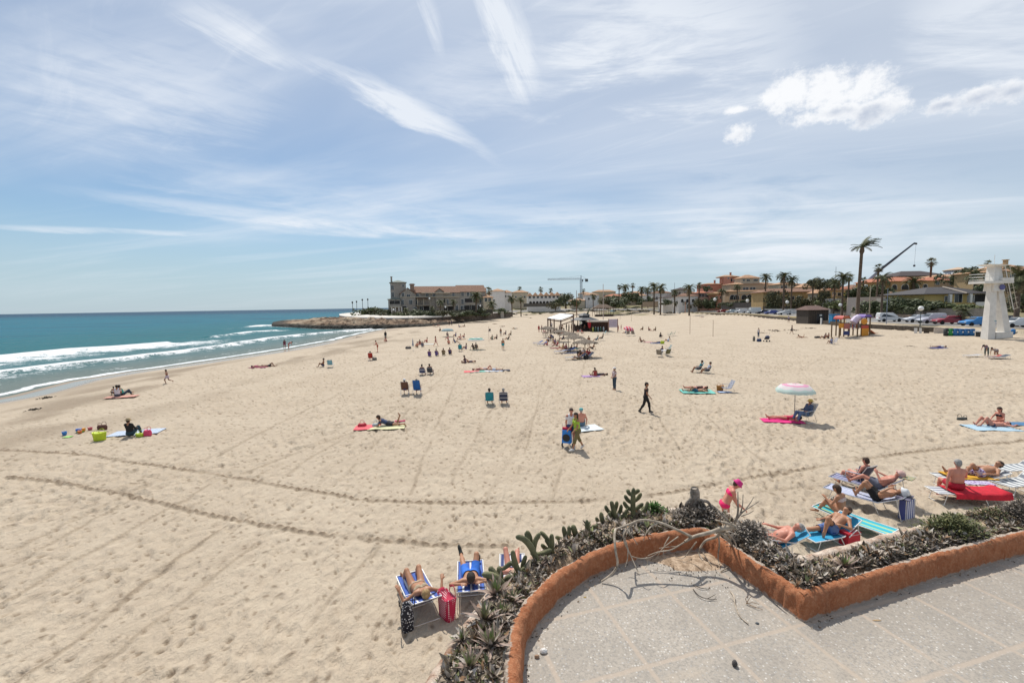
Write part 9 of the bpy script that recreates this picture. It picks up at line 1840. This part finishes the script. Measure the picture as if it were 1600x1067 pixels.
for a in [('person in a maroon top under the third thatched parasol, left',884,547,'sit',200,'tan',S_((.25,.04,.06),BLK)),('person in navy sitting at the middle parasol pole',891,549,'sit_lean',190,'tan',S_(NVY,NVY)),('person in a purple top between the fourth and fifth thatched parasols',867,538,'sit',210,'tan',S_(PUR,BLK)),('person in white under the fifth thatched parasol',857,534,'sit',230,'tan',S_(WHT_,NVY)),
 ('person in khaki lying before the nearest thatched parasol',903,562,'recline' if 0 else 'sit_lean',200,'brown',(('shorts',KHK),)),('person in crimson right beside the nearest thatched parasol pole',921,558,'sit',250,'pink',S_((.4,.02,.05),NVY)),('person in teal shorts behind the second thatched parasol',901,546,'sit',170,'tan',(('shorts',TEL),)),('person in grey standing behind the canopy tables',874,519,'stand',200,'tan',S_(GRY,BLK)),
 ('person in black bending over a canopy table',881,520,'bend',180,'tan',S_(BLK,BLK)),('person in maroon at the canopy tables, front left',866,521,'sit',0,'tan',S_((.22,.03,.05),BLK)),('person in brown at the canopy tables, front middle',872,523,'sit',30,'brown',S_((.12,.07,.05),KHK)),('person in red at the canopy tables, front right',880,523,'sit',150,'pink',S_(RDD,BLK)),
 ('person in dark blue leaning back behind the fourth thatched parasol',879,531,'sit_lean',190,'tan',S_(NVY,BLK)),('person in pink shorts beside the second blue sunbed',855,540,'sit',190,'pink',(('shorts',PNK),)),('person in black standing at the kiosk right corner',914,518,'stand',120,'tan',(('trousers',BLK),('shirt',BLK)))]: pp(*a[:5],a[5],a[6])
for lb,x,y,c in [('low dark table under the white canopy, left',862,520,(.09,.06,.05)),('low dark table under the white canopy, middle',869,521,(.09,.06,.05)),('low dark table under the white canopy, right',877,521,(.09,.06,.05)),('low dark table under the fifth thatched parasol',852,524,(.12,.08,.07))]:
    o=thing('cafe_table',lb,'table',G(x,y),0,'tables of the beach bar'); part('tabletop',MB().box((0,0,.7),(1.3,.9,.06)),mat(c,.7),o)
    for s in(-1,1): part('bench',MB().box((0,s*.75,.42),(1.3,.3,.06)),mat(c,.7),o); part('trestle',MB().tube([(s*.5,-.3,0),(s*.5,.3,.7)],.03,5),BLACK,o)
for lb,x,y,c,k in [('navy towel spread under the middle thatched parasol',889,552,NVY,2.4),('dark red towel under the fourth thatched parasol',871,544,(.2,.03,.04),2.2),('dark bag pile between the near thatched parasols',905,553,BLK,0),('black bag by the nearest parasol pole',916,561,BLK,0),('blue cooler under the third thatched parasol',883,545,BLU,0)]:
    if k: towel(lb,G(x,y)+Vector((0,0,.02)),.2,mat(c,.9,.2),k,1.1)
    else: bag(lb,G(x,y),.3,mat(c,.8,.3),.6,.4,.45,taper=.8)
# left half of the crowd
for a in [('man in dark red clothes standing at the water edge',445,545,'walk',120,'brown',(('shorts',(.20,.03,.06)),('shirt',(.12,.03,.05)))),('person in pink stooping at the water edge beside the man in dark red',451.5,545,'bend',10,'pink',(('swimsuit',(.45,.10,.12)),)),('sunbather in pink top lying left of two near the shore',404,574,'supine',10,'brown',(('swimsuit',(.45,.10,.16)),)),('sunbather in dark trunks lying with a knee up near the shore',420,573,'supine_knee',10,'brown',(('shorts',BLK),)),
 ('person with a wet dark head sitting beside the light blue chair',505,573,'sit',200,'brown',(('shorts',NVY),)),('reddish sunburnt person standing left of the crowd',590,550,'reach',200,'pink',(('shorts',(.35,.08,.04)),)),('person in dark wetsuit standing behind a crouching child near the waterline',602.5,530,'stand',100,'dark',(('trousers',(.02,.04,.05)),('longsleeve',BLK))),('small child crouching near the waterline',604,535,'crouch',200,'pink',(('shorts',(.2,.05,.05)),)),
 ('woman in a bikini walking right through the crowd',681,541,'stride',0,'pink',(('bikini_top',(.1,.1,.2)),('briefs',(.1,.1,.2)))),('man in teal shorts walking away up the middle of the beach',786,547,'stand',90,'tan',(('shorts',(.02,.28,.34)),)),('person seated beside the furled blue parasol, left',652,543,'sit',120,'pink',(('shorts',KHK),)),('person sitting in the middle of the furled parasol group',656,539,'sit',100,'brown',(('swimsuit',(.3,.1,.1)),)),('person in blue-grey at the right of the furled parasol group',660,542,'sit',90,'tan',S_((.12,.14,.2),GRY)),
 ('person in a red wrap sitting behind the furled parasol group',667,535,'sit',200,'pink',(('skirt',RDD),)),('person in purple, first of four in a row seen from behind',671,557,'sit',95,'tan',S_(PUR,PUR)),('person in purple, second of four in a row seen from behind',682,556,'sit',85,'tan',S_((.12,.08,.24),PUR)),('person in khaki, third of four in a row seen from behind',693,555,'sit',95,'brown',S_(KHK,KHK)),('person in dark purple, fourth of four in a row seen from behind',703,554,'sit',90,'tan',S_((.06,.05,.13),BLK)),
 ('dark-haired person under the grey-blue parasol',699,525,'sit',90,'brown',S_((.25,.15,.17),BLK)),('person in a pale pink top in front of the grey-blue parasol',700,531,'sit',180,'pink',(('swimsuit',PNK),)),('person in a blue shirt behind the red-shouldered pair',712,526,'sit',200,'tan',S_(BLU,NVY)),('sunburnt person, left of the pair beside the blue shirt',719,529,'sit',190,'pink',(('shorts',RDD),)),('sunburnt person, right of the pair beside the blue shirt',725,528,'sit',170,'pink',(('shorts',NVY),)),
 ('person with bare back and black waistband below the grey-blue parasol',701,538,'sit',90,'pink',(('briefs',BLK),)),('person in a blue top leaning right of the black waistband',711,536,'sit_lean',20,'tan',S_((.06,.12,.30),NVY)),('person lying behind the blue top leaner',720,531,'supine',0,'tan',(('swimsuit',NVY),)),('dark figure sitting alone left of the grey-blue parasol',688.5,518,'crouch',200,'brown',S_(BLK,BLK)),('child crawling on the sand below the rocks, left',679.5,511.5,'allfours',180,'brown',(('shorts',BLK),)),('child crawling on the sand below the rocks, right',684.5,511.5,'allfours',0,'brown',(('shorts',RDD),)),
 ('dark figure standing below the broad green bush, left',702,508.5,'stand',90,'brown',(('trousers',BLK),('shirt',BLK))),('dark figure standing below the broad green bush, right',705.8,508.5,'stand',120,'brown',(('trousers',BLK),('shirt',NVY))),('person in blue sitting with legs toward a mate, upper middle of the sand',718,511.5,'sit_lean',0,'tan',S_(BLU,NVY)),('person in dark clothes facing the blue one, upper middle',725,511,'sit_lean',180,'tan',S_(BLK,(.3,.15,.1))),
 ('person with striped top sitting right of the teal chair',728,546,'sit',200,'tan',S_((.3,.25,.3),PUR)),('person in a dark top shaded by the green and white parasol',744,545,'sit',80,'tan',S_(BLK,BLK)),('person in black sitting left under the green and white parasol',740,546,'sit_lean',60,'brown',S_(BLK,(.06,.08,.03))),
 ('person with bare back standing behind the man in teal shorts',782.5,525,'stand',250,'brown',(('shorts',(.3,.3,.3)),)),('person in grey sitting right of the small striped parasol pole',776,530,'sit',200,'tan',S_((.08,.08,.1),BLK)),('person in a pale top sitting left of the grey one',769,531,'sit',120,'tan',S_((.35,.38,.3),BLK)),('person in navy at the right of the standing man group',790,523,'sit',200,'tan',S_((.10,.10,.17),NVY)),('person in olive at the far right of that group',798,524,'sit',180,'tan',S_(KHK,BLK)),('person in black reclining right of the man in teal shorts',794,531,'sit_lean',180,'tan',S_(BLK,BLK)),
 ('person lying flat on a mat in the empty upper sand, left',773,506.5,'supine',0,'brown',(('shorts',KHK),)),('person lying flat on a mat in the empty upper sand, middle',785,510.5,'supine',180,'brown',(('shorts',BLK),)),('person lying with legs left and raised head, upper sand',804,514,'supine_knee',180,'tan',S_((.2,.25,.3),KHK)),('person lying far up the sand near the dunes',829,497,'prone',180,'dark',(('shorts',BLK),)),('dark person curled on the sand below the green parasol',727,567,'sit_cross',170,'dark',(('swimsuit',(.08,.05,.08)),)),('second curled person right of the dark one below the green parasol',733,566.5,'supine_knee',180,'tan',(('swimsuit',(.1,.06,.1)),)),
 ('sunbather on the turquoise and white towels, left of a long row',750,579,'supine',10,'tan',(('swimsuit',(.25,.05,.06)),)),('sunbather in the middle of the long row of towels',761,578,'supine_knee',10,'pink',(('swimsuit',(.5,.45,.5)),)),('sunbather in pale shorts at the right of the long row',771,579,'supine',350,'tan',(('shorts',(.4,.45,.55)),)),('person sitting on the rocks under the sea wall, right side',706,506,'crouch',200,'brown',(('shorts',BLK),)),('swimmer-like figure standing on rocks beside the wall',673,507,'stand',100,'brown',(('shorts',(.2,.1,.05)),)),
 ('person in dark clothes lying beyond the volleyball posts, left',1039,493,'supine_knee',0,'dark',(('shirt',BLK),)),('person in black and white at the back by the breakwater',1097,496,'supine',180,'brown',S_((.2,.15,.2),RDD))]: pp(*a[:5],a[5],a[6],long=('woman' in a[0]))
bchair('light blue chair on its side by the person near the shore',G(516,574),R(100),mat((.20,.42,.52),.8),seat=.3); seated('person in the teal chair beside the striped-top person','teal high-backed chair left of the green and white parasol',719,549,92,TL,'tan',S_(TEL,TEL),'dark',h=FH,seat=.34); bchair('dark chair with red towel by the small striped pole',G(765,519),R(100),mat((.07,.06,.07),.8),seat=.3)
for c_,lb in [((744,546),'green and white striped parasol in the crowd')]: 
    q=parasol(lb,G(*c_),ringmat([(0,(.10,.16,.22)),(.22,(.72,.74,.74)),(.55,(.04,.36,.27)),(.82,(.70,.73,.72))],1.25),1.25,1.75,drop=.28)
parasol('grey-blue parasol over the dark-haired person in the crowd',G(699.5,526),mat((.20,.29,.31),.8,.1),1.35,1.75,drop=.42); parasol('furled blue and white parasol standing left of the seated group',G(645.5,548),stripes([(.10,.16,.32),(.35,.40,.46)],3,2),1.,1.9,closed=True)
tag(link('parasol_pole',mesh(MB().tube([(0,0,0),(0,0,2.8)],.03,6),mat((.5,.35,.3),.7)),None,G(764,534)),'thin bare parasol pole in the sand left of the pale top','pole')
bag('dark bag on the sand left of the furled parasol',G(638,545),.1,mat((.10,.09,.09),.8,.3),.9,.4,.35,taper=.8); towel('white mat behind the furled parasol group',G(668,538)+Vector((0,0,.02)),0,mat((.62,.64,.62),.9),2.2,1.2)
for x,y,c,lb in [(737,581,(.70,.13,.14),'coral towel at the left end of the long row of towels'),(747,581,(.15,.40,.34),'turquoise towel second in the long row'),(762,580,(.55,.58,.60),'white towel in the middle of the long row'),(773,580,(.35,.40,.50),'pale blue towel fourth in the long row'),(785,579,(.04,.04,.06),'black towel at the right end of the long row')]: towel(lb,G(x,y)+Vector((0,0,.02)),R(8),mat(c,.9,.12,5),1.5,1.0)
towel('pink towel under the sunbather in the pink top near the shore',G(404,574.5)+Vector((0,0,.02)),0,mat((.40,.12,.18),.9),1.9,.8)
# seaweed line and scattered dark weed on the sand
for x,y,s,lb in [(1190,520,1.2,'dark patch of dried seaweed, left part, before the hut'),(1215,517,2.6,'long dark heap of dried seaweed in the middle of the sand before the hut'),(1240,516,2.2,'right part of the dried seaweed heap before the hut'),(1267,513,1.6,'thin seaweed streak near the hut posts'),(560,527,1.4,'flat dark driftwood-like weed at the waterline below the rocks'),(1022,484,2.5,'dark weed patch by the dunes right of the net posts'),(1424,541,.8,'thin dry weed line left of the person on the blue towel')]:
    tag(link('seaweed_heap',mesh(blobmesh(s,int(x)),mat((.13,.10,.075),.95,.3,4)),None,G(x,y),0,(1,1.6,.32)),lb,'seaweed')
